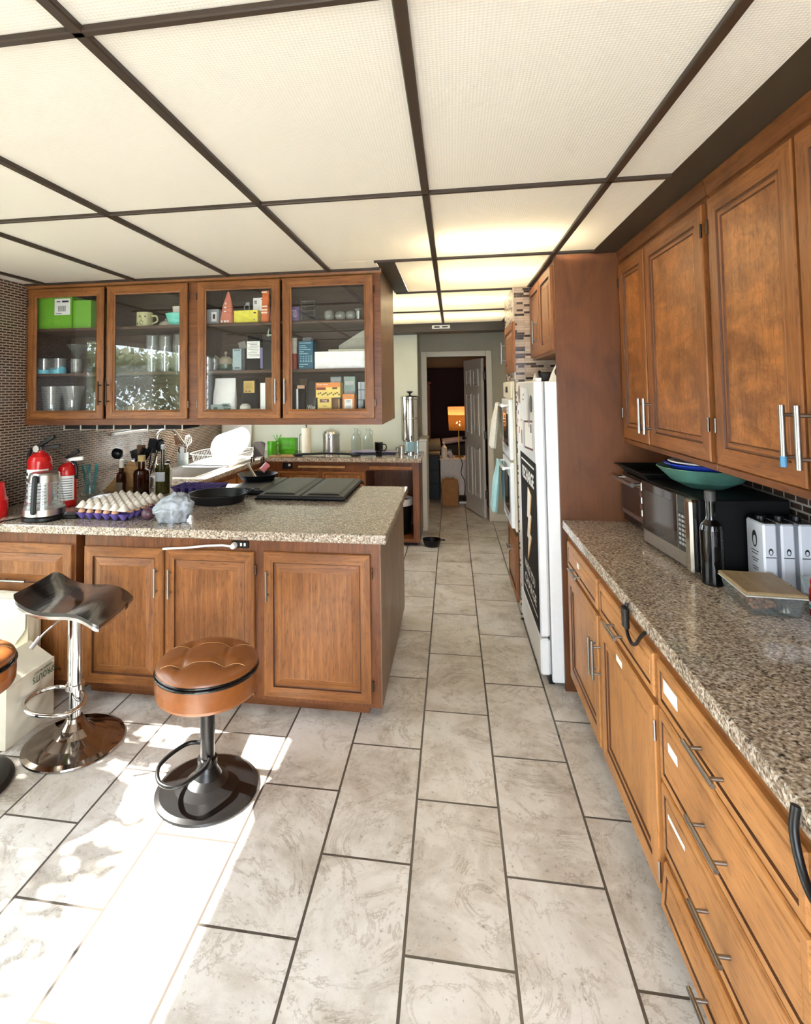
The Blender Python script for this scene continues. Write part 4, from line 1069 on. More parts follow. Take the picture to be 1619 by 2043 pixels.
def utensil(label, dx, dy, lean, az, L, kind, mat):
    q = Matrix.Translation((ux + dx, uy + dy, C + 0.03)) @ Matrix.Rotation(az, 4, 'Z') @ Matrix.Rotation(lean, 4, 'Y')
    t = Thing(kind[0], label, kind[0].replace('_', ' '))
    m = MB(); m.cyl(q @ V3((0, 0, 0)), q @ V3((0, 0, L)), 0.0055, n=10); t.part('handle', m, mat)
    m = MB()
    k = kind[1]
    if k == 'flat': m.box(-0.036, 0.036, -0.003, 0.003, L - 0.01, L + 0.10, 0.012, M=q)
    elif k == 'spoon': m.sphere((0, 0, L + 0.045), 0.04, (0.85, 0.28, 1.25), 18, M=q)
    elif k == 'ladle': m.sphere((0.02, 0, L + 0.03), 0.045, (1, 0.8, 1), 18, M=q)
    elif k == 'fork':
        m.box(-0.03, 0.03, -0.003, 0.003, L - 0.005, L + 0.035, 0.004, M=q)
        for i in range(5): m.box(-0.03 + i * 0.013, -0.023 + i * 0.013, -0.003, 0.012, L + 0.035, L + 0.06, 0.002, M=q)
    elif k == 'hook': m.tube([q @ V3((0, 0, L)), q @ V3((0, 0, L + 0.06)), q @ V3((0.02, 0, L + 0.10)), q @ V3((0.05, 0, L + 0.115))], 0.0035, 8)
    t.part('head', m, mat); t.done()
BR = plain('brown_wood', (108, 70, 42), 0.55, 0, 0.2, 20)
utensil('black ladle leaning left out of the utensil crock', -0.01, 0, -0.80, 0.1, 0.27, ('ladle', 'ladle'), BLACK)
utensil('black pasta fork in the utensil crock beside the brown spatula', -0.02, 0.01, -0.30, 0.0, 0.20, ('pasta_fork', 'fork'), BLACK)
utensil('brown wooden spatula upright in the utensil crock', 0.0, -0.01, -0.06, 0.0, 0.19, ('spatula', 'flat'), BR)
utensil('wide black spatula in the middle of the utensil crock', 0.02, 0.01, 0.16, 0.0, 0.24, ('spatula', 'flat'), BLACK)
utensil('black spoon leaning right out of the utensil crock', 0.03, 0.0, 0.34, 0.0, 0.26, ('serving_spoon', 'spoon'), BLACK)
utensil('thin bent wire hook in the utensil crock', 0.01, 0.03, -0.12, 0.3, 0.27, ('wire_hook', 'hook'), STEEL)
def bottle(name, label, cx, cy, R, H, body, cap, capm, paper=None, neck=0.36, nr=0.3):
    t = Thing(name, label, 'bottle')
    m = MB(); m.lathe([(0, 0), (R, 0.002), (R, H * (0.60 - neck * 0.2)), (R * 0.9, H * (0.68 - neck * 0.2)), (R * nr, H * (1 - neck)), (R * nr, H * 0.93), (R * nr, H * 0.95), (0, H * 0.95)], (cx, cy, C), 26, sharp=9); t.part('glass_body', m, body)
    m = MB(); m.lathe([(R * nr * 1.0, H * (0.93 - cap)), (R * nr * 1.15, H * (0.93 - cap)), (R * nr * 1.15, H), (0, H)], (cx, cy, C), 18); t.part('cap', m, capm)
    if paper:
        m = MB(); m.grid(lambda u, v: V3((cx + (R + 0.001) * math.cos(-PI * 0.85 + u * PI * 0.6), cy + (R + 0.001) * math.sin(-PI * 0.85 + u * PI * 0.6), C + H * (paper[0] + (paper[1] - paper[0]) * v))), 14, 2); t.part('paper_label', m, paper[2])
    t.done()
bottle('bottle', 'slim dark bottle with a cream cap beside the knife block', -2.345, 3.70, 0.034, 0.245, AMBER, 0.16, plain('cream_cap', (206, 196, 176), 0.5), (0.1, 0.36, plain('worn_label', (120, 104, 84), 0.7)), 0.34, 0.5)
bottle('bottle', 'amber liquor bottle with a cork stopper in the middle of three', -2.200, 3.72, 0.056, 0.275, AMBER, 0.08, plain('cork', (196, 166, 108), 0.8), None, 0.34, 0.42)
bottle('bottle', 'tall olive green wine bottle with a small grey label', -2.065, 3.77, 0.050, 0.345, OLIVE, 0.02, plain('pale_foil', (190, 186, 176), 0.4), (0.26, 0.45, plain('grey_label', (168, 168, 166), 0.7)), 0.40, 0.26)
t = Thing('glass_jar', 'glass jar with teal straws against the mosaic wall', 'jar')
m = MB(); m.lathe([(0, 0), (0.055, 0.0), (0.058, 0.01), (0.058, 0.13), (0.048, 0.15), (0.048, 0.16), (0.05, 0.165)], (-2.56, 3.66, C), 26); t.part('jar_glass', m, CLEAR)
m = MB()
for a in range(5): m.tube([(-2.56 + 0.02 * math.cos(a), 3.66 + 0.02 * math.sin(a), C + 0.01), (-2.56 + 0.055 * math.cos(a * 1.3), 3.66 + 0.05 * math.sin(a * 1.3), C + 0.215)], 0.008, 8)
t.part('straw', m, TEALGL); t.done()
bottle('soap_bottle', 'white soap bottle standing between the amber and green bottles', -2.20, 4.10, 0.032, 0.19, WHITEP, 0.1, BLACK, None, 0.3, 0.4)

# ------------------------------------------------------------------ behind the glass doors
S0, S1, S2 = 1.4628, 1.7735, 2.0785      # bottom board, middle shelf, top shelf
def carton(name, label, x0, x1, y0, y1, z0, h, mat, cat, face=None, group=None, tilt=0.0):
    """a box with lid flaps and printed front: face is a list of (part, material, [(cx, cz, w, h) in fractions or (text, cx, cz, w, h)])"""
    t = Thing(name, label, cat, group)
    M = Matrix.Translation(((x0 + x1) / 2, (y0 + y1) / 2, z0 + 0.0004)) @ Matrix.Rotation(tilt, 4, 'Z')
    w, d = x1 - x0, y1 - y0
    m = MB(); m.box(-w / 2, w / 2, -d / 2, d / 2, 0, h, 0.0015, M=M); b = t.part('box', m, mat)
    m = MB(); m.box(-w / 2 + 0.001, w / 2 - 0.001, -d / 2 + 0.001, -0.0008, h, h + 0.0008, M=M); m.box(-w / 2 + 0.001, w / 2 - 0.001, 0.0008, d / 2 - 0.001, h, h + 0.0008, M=M); t.part('lid_flap', m, mat, under=b)
    R = M.to_3x3()
    for part, fm, marks in (face or []):
        m = MB(); k = 0.0006 + 0.0004 * len(t.parts)
        for q in marks:
            if isinstance(q[0], str):
                letter(m, q[0], M @ V3((-w / 2 + q[1] * w, -d / 2 - k, q[2] * h)), R @ X, Z, q[3] * w, q[4] * h, 0.01)
            else:
                quad(m, M @ V3((-w / 2 + q[0] * w, -d / 2 - k, q[1] * h)), R @ X, Z, q[2] * w, q[3] * h)
        t.part(part, m, fm, under=b)
    t.done()
def vessel(name, label, cat, x, y, z, prof, mat, group=None, extra=None, n=26):
    t = Thing(name, label, cat, group)
    m = MB(); m.lathe(prof, (x, y, z + 0.0004), n, sharp=1.2); b = t.part('vessel', m, mat)
    if extra: extra(t, b)
    t.done()
def pouch(name, label, x0, x1, y0, y1, z0, h, mat, cat, lean=0.0, top=0.3, face=None, sub='pouch'):
    """a stand-up bag: thick at the foot, pinched flat at the top"""
    t = Thing(name, label, cat)
    w, d = x1 - x0, y1 - y0; xc, yc = (x0 + x1) / 2, (y0 + y1) / 2
    def fn(u, v):
        a = 2 * PI * u; k = 1 - v ** 1.5
        c, s = math.cos(a), math.sin(a)
        xx = (abs(c) ** 0.5) * (1 if c > 0 else -1) * w / 2 * (1 - top * v * v)
        yy = (abs(s) ** 0.6) * (1 if s > 0 else -1) * d / 2 * (0.06 + 0.94 * k)
        return V3((xc + xx + lean * v, yc + yy + 0.002 * math.sin(14 * v + 5 * u), z0 + 0.0006 + h * v))
    m = MB(); m.grid(fn, 40, 14, cu=True); m.add([fn(i / 40, 0) for i in range(40)], [tuple(range(40))[::-1]]); b = t.part(sub, m, mat)
    for part, fm, marks in (face or []):
        m = MB()
        for q in marks:
            yq = y0 - 0.002 - 0.0004 * len(t.parts)
            if isinstance(q[0], str): letter(m, q[0], (x0 + q[1] * w, yq, z0 + q[2] * h), X, Z, q[3] * w, q[4] * h, 0.01)
            else: quad(m, (x0 + q[0] * w, yq, z0 + q[1] * h), X, Z, q[2] * w, q[3] * h)
        t.part(part, m, fm, under=b)
    t.done()
YC = 3.43
# first door
carton('storage_box', 'plain green box on the top shelf nearest the mosaic wall', -2.822, -2.686, YC, 3.60, S2, 0.222, GREENP, 'box')
bars = [(0.28 + 0.031 * i, 0.62, 0.012 + 0.008 * (i * 7 % 3 == 0), 0.17) for i in range(14)]
carton('storage_box', 'green box with a white barcode label on the top shelf', -2.684, -2.546, YC - 0.01, 3.60, S2, 0.222, GREENP, 'box', [('label', PAPER, [(0.5, 0.68, 0.86, 0.5)]), ('barcode', INK, bars + [(0.66, 0.84, 0.36, 0.05), (0.28, 0.84, 0.2, 0.03), (0.3, 0.47, 0.34, 0.02)])])
carton('storage_box', 'shorter green box right of the barcode box on the top shelf', -2.541, -2.408, YC, 3.60, S2, 0.192, GREENP, 'box')
def stem_glass(x, y, z):
    t = Thing('martini_glass', 'clear martini glass on the middle shelf', 'glass')
    m = MB(); m.lathe([(0, 0), (0.034, 0.001), (0.034, 0.003), (0.006, 0.010), (0.0045, 0.10)], (x, y, z + 0.0004), 24); t.part('stem', m, CLEAR)
    m = MB(); m.lathe([(0.0045, 0.10), (0.015, 0.112), (0.074, 0.207), (0.072, 0.207), (0.014, 0.115), (0, 0.105)], (x, y, z + 0.0004), 32); t.part('bowl', m, CLEAR); t.done()
stem_glass(-2.600, 3.56, S1)
def wave(t, b, x, y, z, ph):
    m = MB()
    m.grid(lambda u, v: V3((x + 0.0475 * math.cos(2 * PI * u), y + 0.0475 * math.sin(2 * PI * u), z + 0.001 + v * (0.026 + 0.020 * max(0, math.sin(4 * PI * u + ph)) ** 0.7))), 48, 2, cu=True)
    t.part('wave_base', m, plain('aqua_glaze', (96, 186, 204), 0.3), under=b, label='aqua wave around the foot')
for x, ph, lb in ((-2.770, 0.5, 'clear tumbler with an aqua wave base nearest the mosaic wall'), (-2.660, 2.4, 'clear tumbler with an aqua wave base beside the martini glass')):
    vessel('tumbler', lb, 'glass', x, 3.45, S1, [(0, 0), (0.044, 0), (0.046, 0.105), (0.044, 0.105), (0.042, 0.006), (0, 0.006)], CLEAR, None, lambda t, b, x=x, ph=ph: wave(t, b, x, 3.45, S1, ph))
vessel('tumbler', 'short cut crystal tumbler under the martini glass', 'glass', -2.528, 3.45, S1, [(0, 0), (0.032, 0), (0.036, 0.02), (0.033, 0.045), (0.037, 0.07), (0.035, 0.098), (0.033, 0.098), (0.03, 0.01), (0, 0.01)], FROST, n=12)
vessel('vase', 'cut crystal bucket vase on the bottom shelf nearest the mosaic wall', 'vase', -2.742, 3.49, S0, [(0, 0), (0.052, 0), (0.056, 0.10), (0.070, 0.225), (0.066, 0.225), (0.052, 0.10), (0.048, 0.012), (0, 0.012)], FROST, n=20)
vessel('vase', 'flared cut crystal vase on the bottom shelf in the first glass cabinet', 'vase', -2.582, 3.49, S0, [(0, 0), (0.055, 0), (0.050, 0.06), (0.056, 0.13), (0.086, 0.226), (0.082, 0.226), (0.052, 0.13), (0.045, 0.06), (0.05, 0.012), (0, 0.012)], FROST, n=20)
vessel('vase', 'narrow clear vase standing behind the flared crystal vase', 'vase', -2.470, 3.60, S0, [(0, 0), (0.045, 0), (0.045, 0.18), (0.043, 0.18), (0.042, 0.01), (0, 0.01)], CLEAR)
# second door
def face_mug(t, b):
    G = plain('olive_ink', (78, 74, 46), 0.6)
    m = MB(); x, y, z = -2.035, 3.47, S2
    def on(a, h): return V3((x + 0.0535 * math.sin(a), y - 0.0535 * math.cos(a), z + h))
    def disc(a, h, ra, rh, n=14): m.add([on(a + ra * math.cos(2 * PI * i / n), h + rh * math.sin(2 * PI * i / n)) for i in range(n)], [tuple(range(n))])
    disc(-0.15, 0.066, 0.10, 0.006); disc(0.55, 0.066, 0.10, 0.006); disc(-0.5, 0.02, 0.16, 0.006)
    m.tube([on(0.1 + 0.2 * math.cos(i * 0.5), 0.025 + 0.012 * math.sin(i * 0.5)) for i in range(12)], 0.002, 6)
    m.tube([on(-0.02, 0.075), on(0.1, 0.045), on(0.0, 0.036)], 0.0015, 6); t.part('painted_face', m, G, under=b)
    m = MB(); m.tube(smooth_path([(x + 0.045, y, z + 0.075), (x + 0.085, y, z + 0.07), (x + 0.088, y, z + 0.035), (x + 0.047, y, z + 0.02)]), 0.006, 8); t.part('handle', m, plain('celadon_glaze', (186, 184, 138), 0.3, 0, 0.1), under=b)
vessel('mug', 'pale green mug with a painted face on the top shelf', 'mug', -2.035, 3.47, S2, [(0, 0), (0.050, 0), (0.053, 0.01), (0.053, 0.096), (0.050, 0.096), (0.049, 0.01), (0, 0.01)], plain('celadon_glaze', (186, 184, 138), 0.3, 0, 0.1), None, face_mug)
vessel('garlic_keeper', 'cream ribbed dome jar beside the aqua bowl', 'jar', -1.915, 3.53, S2, [(0.0, 0), (0.046, 0), (0.05, 0.01), (0.036, 0.034), (0.012, 0.046), (0.006, 0.052), (0.008, 0.058), (0, 0.06)], plain('cream_ceramic', (214, 206, 184), 0.4))
vessel('bowl', 'aqua bowl on the top shelf of the second glass cabinet', 'bowl', -1.790, 3.46, S2, [(0, 0), (0.04, 0), (0.062, 0.02), (0.082, 0.078), (0.079, 0.078), (0.058, 0.022), (0, 0.008)], plain('aqua_bowl_glaze', (112, 206, 190), 0.25))
vessel('cup', 'small cream cup standing in the aqua bowl', 'cup', -1.790, 3.46, S2 + 0.016, [(0, 0), (0.028, 0), (0.036, 0.11), (0.033, 0.11), (0.025, 0.006), (0, 0.006)], plain('cream_cup', (226, 214, 200), 0.4))
for x, r, h, lb in ((-2.000, 0.045, 0.250, 'tall clear tumbler behind the window reflection nearest the middle mullion'), (-1.905, 0.043, 0.244, 'tall clear tumbler in the middle of the second glass cabinet'), (-1.800, 0.045, 0.252, 'tall clear tumbler at the hinge side of the second glass cabinet')):
    vessel('tall_tumbler', lb, 'glass', x, 3.50, S1, [(0, 0), (r * 0.82, 0), (r, h * 0.7), (r * 0.88, h), (r * 0.85, h), (r * 0.95, h * 0.7), (r * 0.76, 0.008), (0, 0.008)], CLEAR)
t = Thing('cake_dome', 'fluted amber glass cover on the bottom shelf of the second glass cabinet', 'glass cover')
m = MB(); m.lathe([(0.0, 0.115), (0.08, 0.112), (0.125, 0.085), (0.138, 0.0), (0.134, 0.0), (0.12, 0.083), (0.078, 0.108), (0, 0.111)], (-2.095, 3.56, S0 + 0.0004), 60); b = t.part('dome', m, glass('smoky_glass', (0.72, 0.62, 0.45), 0.05, 1.6, 0.45, (176, 156, 120)))
m = MB()
for i in range(26):
    a = PI + PI * i / 25; m.tube([V3((-2.095 + r * math.cos(a), 3.56 + r * math.sin(a), S0 + z)) for r, z in ((0.138, 0.003), (0.134, 0.045), (0.126, 0.085))], 0.002, 6)
t.part('fluting', m, MATS['smoky_glass'], under=b); t.done()
# third door
pouch('snack_bag', 'tall peach foil snack bag on the top shelf', -1.495, -1.408, 3.44, 3.50, S2, 0.215, plain('peach_foil', (216, 128, 104), 0.35), 'bag', 0.012, 0.86, [('print', WHITEP, [(0.55, 0.62, 0.12, 0.06), (0.52, 0.5, 0.2, 0.05), (0.5, 0.38, 0.2, 0.04), (0.25, 0.08, 0.16, 0.06), (0.5, 0.08, 0.16, 0.06), (0.72, 0.08, 0.16, 0.05)])])
carton('clear_box', 'clear plastic box with a small label by the door frame', -1.585, -1.500, 3.45, 3.55, S2, 0.10, FILM, 'box', [('label', PAPER, [(0.62, 0.5, 0.42, 0.62)]), ('code', INK, [(0.62, 0.52, 0.2, 0.3)])])
carton('flat_box', 'bright yellow flat box lying on the top shelf', -1.392, -1.230, 3.44, 3.56, S2, 0.083, plain('yellow_card', (232, 222, 72), 0.5), 'box', [('mark', INK, [(0.88, 0.80, 0.10, 0.10), (0.86, 0.26, 0.05, 0.06), (0.06, 0.1, 0.03, 0.08)])])
t = Thing('clear_clip', 'clear plastic ring clip standing on the yellow box', 'clip')
m = MB(); m.tube([V3((-1.318 + 0.018 * math.cos(2 * PI * i / 20), 3.48, S2 + 0.107 + 0.020 * math.sin(2 * PI * i / 20))) for i in range(20)], 0.003, 8, closed=True); t.part('ring', m, FILM)
m = MB(); m.box(-1.324, -1.298, 3.475, 3.485, S2 + 0.122, S2 + 0.142, 0.002); t.part('tab', m, FILM); t.done()
carton('recipe_card', 'white printed card leaning above the yellow box', -1.283, -1.210, 3.50, 3.506, S2 + 0.0845, 0.088, PAPER, 'card', [('print', INK, [(0.25, 0.75, 0.24, 0.06), (0.25, 0.66, 0.24, 0.05), (0.25, 0.57, 0.24, 0.05), (0.82, 0.86, 0.10, 0.06)])])
pouch('snack_bag', 'orange printed snack bag beside the yellow box', -1.214, -1.163, 3.45, 3.51, S2, 0.213, plain('orange_foil', (226, 116, 52), 0.4), 'bag', 0.0, 0.12, [('print', plain('pale_print', (240, 214, 190), 0.6), [(0.5, 0.93, 0.7, 0.05), (0.5, 0.5, 0.8, 0.05), (0.5, 0.40, 0.8, 0.05), (0.5, 0.31, 0.8, 0.05)])])
pouch('snack_bag', 'orange film bag tucked against the third door frame', -1.158, -1.095, 3.46, 3.54, S2, 0.19, plain('dull_orange_film', (190, 104, 62), 0.35), 'bag', 0.0, 0.2, [('print', plain('pale_print', (240, 214, 190), 0.6), [(0.5, 0.6, 0.5, 0.05), (0.5, 0.45, 0.5, 0.05), (0.5, 0.3, 0.5, 0.05)])])
t = Thing('teapot', 'small cream and green teapot on the middle shelf', 'teapot')
gx, gy = -1.515, 3.60; TC = plain('cream_teapot', (190, 178, 148), 0.3); TG = plain('green_glaze', (84, 110, 84), 0.3)
m = MB(); m.lathe([(0, 0), (0.035, 0), (0.05, 0.02), (0.053, 0.05)], (gx, gy, S1 + 0.0004), 24, sharp=9); b = t.part('body', m, TG)
m = MB(); m.lathe([(0.053, 0.05), (0.046, 0.085), (0.03, 0.1), (0, 0.104)], (gx, gy, S1 + 0.0004), 24, sharp=9); t.part('lid', m, TC)
m = MB(); m.lathe([(0.005, 0.102), (0.005, 0.115), (0.010, 0.125), (0.008, 0.135), (0, 0.137)], (gx, gy, S1), 14); t.part('knob', m, TC)
m = MB(); m.tube([(gx - 0.042, gy, S1 + 0.085), (gx - 0.075, gy, S1 + 0.108), (gx - 0.092, gy, S1 + 0.08), (gx - 0.078, gy, S1 + 0.052), (gx - 0.05, gy, S1 + 0.05)], 0.007, 10); t.part('handle', m, TC)
m = MB(); m.tube([(gx + 0.045, gy, S1 + 0.04), (gx + 0.065, gy, S1 + 0.06), (gx + 0.075, gy, S1 + 0.085)], 0.01, 10, rad=[0.013, 0.009, 0.007]); t.part('spout', m, TC); t.done()
for i, (x, y) in enumerate([(-1.572, 3.44), (-1.545, 3.49)]):
    vessel('cordial_glass', 'small cut cordial glasses crowded by the third door frame', 'glass', x, y, S1, [(0, 0), (0.022, 0), (0.02, 0.02), (0.023, 0.04), (0.021, 0.085), (0.019, 0.085), (0.018, 0.01), (0, 0.01)], FROST, 'cordial glasses on the middle shelf', n=10)
carton('tea_box', 'black and pale blue box with an open lid on the middle shelf', -1.419, -1.340, 3.45, 3.58, S1, 0.142, plain('black_card', (34, 34, 36), 0.5), 'box', [('side_print', plain('pale_blue_card', (150, 172, 176), 0.5), [(0.36, 0.5, 0.70, 0.98)]), ('print', INK, [(0.36, 0.93, 0.5, 0.03), (0.36, 0.12, 0.4, 0.05)])], None, 0.25)
m = MB(); m.box(-0.024, 0.024, -0.001, 0.001, 0, 0.048, M=Matrix.Translation((-1.352, 3.50, S1 + 0.144)) @ Matrix.Rotation(-0.25, 4, 'Y'))
single('price_tag', m, plain('grey_card', (140, 136, 128), 0.7), 'small grey card sticking up out of the black tea box', 'card')
pouch('coffee_bag', 'matte black coffee bag behind the handwritten note', -1.330, -1.224, 3.48, 3.56, S1, 0.235, MATBLACK, 'bag', 0.0, 0.1)
m = MB(); m.box(-1.314, -1.226, 3.468, 3.469, S1 + 0.078, S1 + 0.19)
t = Thing('paper_note', 'white handwritten note taped to the black coffee bag', 'note'); b = t.part('sheet', m, PAPER)
m = MB()
for i in range(9): quad(m, (-1.275 + 0.006 * (i % 3), 3.4672, S1 + 0.178 - i * 0.0105), X, Z, (0.07, 0.05, 0.06, 0.074)[i % 4], 0.0022)
t.part('writing', m, INK, under=b); t.done()
pouch('coffee_bag', 'dark gusseted coffee bag held by a wire clip at the top', -1.222, -1.105, 3.46, 3.56, S1, 0.225, plain('charcoal_foil', (44, 43, 44), 0.4), 'bag', 0.0, 0.12, [('print', plain('violet_print', (120, 110, 150), 0.6), [(0.09, 0.35, 0.14, 0.6)])])
t = Thing('bag_clip', 'pale green wire clip on top of the gusseted coffee bag', 'clip')
m = MB(); q = S1 + 0.222
for x in (-1.180, -1.155): m.tube([(x, 3.506, q - 0.006), (x, 3.503, q + 0.03), (x + 0.006, 3.5, q + 0.048)], 0.003, 8)
t.part('clip_wire', m, plain('pale_green_wire', (190, 206, 188), 0.4))
m = MB(); m.box(-1.19, -1.145, 3.497, 3.515, q + 0.004, q + 0.012, 0.002); t.part('clip_bar', m, MATS['pale_green_wire']); t.done()
pouch('coffee_bag', 'white coffee bag with a grey mountain print on the bottom shelf', -1.552, -1.392, 3.43, 3.52, S0, 0.262, PAPER, 'bag', 0.008, 0.12, [('print', plain('misty_green', (150, 170, 164), 0.6), [(0.42, 0.22, 0.76, 0.26), (0.7, 0.35, 0.34, 0.06)]), ('dark_print', plain('slate_print', (90, 110, 108), 0.6), [(0.72, 0.30, 0.36, 0.03), (0.25, 0.18, 0.16, 0.22), (0.75, 0.17, 0.3, 0.2)])])
carton('flat_packet', 'black flat packet standing behind the yellow sticky note', -1.385, -1.285, 3.56, 3.60, S0, 0.255, MATBLACK, 'packet')
t = Thing('sticky_note', 'square yellow sticky note with small print on a black packet', 'note')
m = MB(); m.box(-1.372, -1.296, 3.5575, 3.5585, S0 + 0.165, S0 + 0.245); b = t.part('sheet', m, plain('manila_note', (226, 190, 104), 0.7))
m = MB(); quad(m, (-1.352, 3.5568, S0 + 0.176), X, Z, 0.010, 0.006); quad(m, (-1.33, 3.5568, S0 + 0.176), X, Z, 0.016, 0.006)
for i in range(5): quad(m, (-1.334, 3.5568, S0 + 0.228 - 0.009 * i), X, Z, 0.05, 0.0014)
t.part('print', m, INK, under=b); t.done()
def jarlid(t, b):
    m = MB(); m.lathe([(0.0, 0.096), (0.02, 0.095), (0.034, 0.08), (0.036, 0.062), (0, 0.062)], (-1.322, 3.46, S0 + 0.0004), 22, sharp=9); t.part('lid', m, plain('white_lid', (226, 220, 206), 0.4), under=b)
vessel('small_jar', 'small blue jar with a white lid on the bottom shelf', 'jar', -1.322, 3.46, S0, [(0, 0), (0.030, 0), (0.033, 0.06), (0, 0.061)], plain('blue_label', (48, 82, 128), 0.4), None, jarlid)
def mughandle(t, b):
    m = MB(); x, y, z = -1.257, 3.46, S0
    m.tube(smooth_path([(x + 0.028, y - 0.012, z + 0.05), (x + 0.045, y - 0.014, z + 0.04), (x + 0.040, y - 0.014, z + 0.018), (x + 0.027, y - 0.012, z + 0.012)]), 0.003, 8); t.part('handle', m, plain('peach_glaze', (236, 204, 172), 0.4), under=b)
vessel('mug', 'small peach mug on the bottom shelf beside the blue jar', 'mug', -1.257, 3.46, S0, [(0, 0), (0.031, 0), (0.032, 0.062), (0.030, 0.062), (0.029, 0.006), (0, 0.006)], plain('peach_glaze', (236, 204, 172), 0.4), None, mughandle)
pouch('coffee_bag', 'brown pouch leaning behind the peach mug', -1.275, -1.215, 3.54, 3.60, S0, 0.24, plain('brown_foil', (88, 62, 44), 0.45), 'bag', 0.045, 0.1)
pouch('coffee_bag', 'white and kraft paper coffee bag against the third door frame', -1.214, -1.105, 3.44, 3.55, S0, 0.262, KRAFT, 'bag', 0.01, 0.1, [('side_gusset', PAPER, [(0.16, 0.44, 0.30, 0.86)])])
# fourth door
carton('tea_box', 'purple box with pale lettering on the top shelf of the fourth cabinet', -1.012, -0.955, 3.44, 3.54, S2, 0.095, plain('purple_card', (104, 84, 128), 0.5), 'box', [('lettering', plain('lilac_print', (196, 180, 210), 0.6), [('TAZO', 0.5, 0.55, 0.5, 0.5)])])
t = Thing('acrylic_rack', 'clear stacked acrylic rack on the top shelf', 'rack')
m = MB(); m.box(-0.948, -0.938, 3.45, 3.55, S2 + 0.0004, S2 + 0.148, 0.002); t.part('end_plate', m, CLEAR); m = MB(); m.box(-0.862, -0.852, 3.45, 3.55, S2 + 0.0004, S2 + 0.135, 0.002); t.part('end_plate', m, CLEAR)
for i in range(5): m = MB(); m.box(-0.938, -0.862, 3.45, 3.55, S2 + 0.004 + i * 0.031, S2 + 0.008 + i * 0.031); t.part('tier', m, FROST)
t.done()
for x, lb in ((-0.765, 'grey oval dish with a domed lid, first of the low dishes beside the acrylic rack'), (-0.692, 'low grey dish in the middle of the top shelf dishes'), (-0.625, 'low grey dish next to the little pewter cup')):
    h = 0.072 if x < -0.75 else 0.062
    m = MB(); m.lathe([(0, 0), (0.022, 0), (0.030, 0.02), (0.032, 0.035), (0.026, h * 0.85), (0.01, h), (0, h)], (0, 0, 0), 22, M=Matrix.Translation((x, 3.47, S2 + 0.0004)) @ Matrix.Diagonal((1.08, 1, 1, 1)), sharp=9)
    single('covered_dish', m, plain('grey_glaze', (128, 132, 126), 0.3), lb, 'dish')
vessel('small_cup', 'little pewter cup at the end of the top shelf', 'cup', -0.572, 3.45, S2, [(0, 0), (0.013, 0), (0.015, 0.055), (0.022, 0.062), (0.022, 0.068), (0.014, 0.066), (0.012, 0.004), (0, 0.004)], plain('pewter', (170, 176, 172), 0.3, 0.8))
t = Thing('spice_bottle', 'red and cream spice bottle beside the teal box', 'bottle')
m = MB(); m.lathe([(0, 0), (0.02, 0), (0.02, 0.10), (0, 0.101)], (-0.990, 3.45, S1 + 0.0004), 20); t.part('contents', m, plain('red_spice', (136, 40, 32), 0.4, 0, 0.3, 50))
m = MB(); m.lathe([(0.02, 0.101), (0.019, 0.14), (0.021, 0.142), (0.021, 0.20), (0, 0.20)], (-0.990, 3.45, S1 + 0.0004), 20); t.part('cap', m, plain('grey_cream_cap', (186, 180, 168), 0.5)); t.done()
TL = plain('teal_card', (34, 92, 118), 0.5); TP = plain('pale_teal_print', (150, 200, 206), 0.6)
carton('tea_box', 'teal box covered with rows of small pale print', -0.957, -0.862, 3.43, 3.52, S1, 0.178, TL, 'box', [('print', TP, [(0.46, 0.93, 0.82, 0.03), (0.28, 0.83, 0.44, 0.03), (0.32, 0.77, 0.52, 0.03), (0.44, 0.70, 0.80, 0.03), (0.22, 0.62, 0.30, 0.03), (0.35, 0.55, 0.6, 0.03)] + [(0.16 + 0.18 * i, z, 0.11, 0.025) for i in range(5) for z in (0.46, 0.39, 0.32, 0.27)] + [(0.35, 0.17, 0.6, 0.035), (0.2, 0.09, 0.3, 0.03)])])
carton('tea_box', 'grey box top showing behind the teal box', -0.957, -0.898, 3.53, 3.60, S1, 0.21, plain('grey_box_card', (150, 150, 146), 0.6), 'box')
carton('flat_box', 'long white box on the middle shelf of the fourth cabinet', -0.852, -0.47, 3.43, 3.62, S1, 0.107, plain('white_card', (246, 246, 246), 0.5), 'box')
m = MB(); m.box(-0.765, -0.475, 3.44, 3.60, S1 + 0.1095, S1 + 0.122, 0.002)
single('tray', m, plain('pale_sage_card', (196, 192, 168), 0.6), 'pale flat tray lying on the long white box', 'tray')
t = Thing('cutting_board', 'pale gabled cutting board with a hanging hole, leaning behind the white box', 'cutting board')
pts = [(-0.722, S1 + 0.125), (-0.47, S1 + 0.125), (-0.47, S1 + 0.215), (-0.515, S1 + 0.25), (-0.535, S1 + 0.258), (-0.56, S1 + 0.25), (-0.722, S1 + 0.155)]
m = MB(); m.prism(pts, lambda u, v, w: V3((u, w, v)), 3.56, 3.57); b = t.part('board', m, plain('pale_board', (178, 176, 158), 0.6))
m = MB(); m.add([(-0.545 + 0.006 * math.cos(2 * PI * i / 14), 3.5592, S1 + 0.243 + 0.006 * math.sin(2 * PI * i / 14)) for i in range(14)], [tuple(range(14))[::-1]]); t.part('hole', m, INK, under=b); t.done()
pouch('coffee_bag', 'black bag with a white edge stripe on the bottom shelf', -1.005, -0.925, 3.45, 3.54, S0, 0.205, MATBLACK, 'bag', 0.0, 0.04, [('stripe', PAPER, [(0.42, 0.46, 0.15, 0.9)]), ('tape', plain('tan_tape', (206, 168, 136), 0.5), [(0.72, 0.97, 0.6, 0.10)])])
pouch('coffee_bag', 'crumpled brown kraft bag at the back behind the striped black bag', -1.02, -0.95, 3.58, 3.66, S0, 0.255, plain('dark_kraft', (104, 80, 56), 0.8), 'bag', 0.01, 0.1)
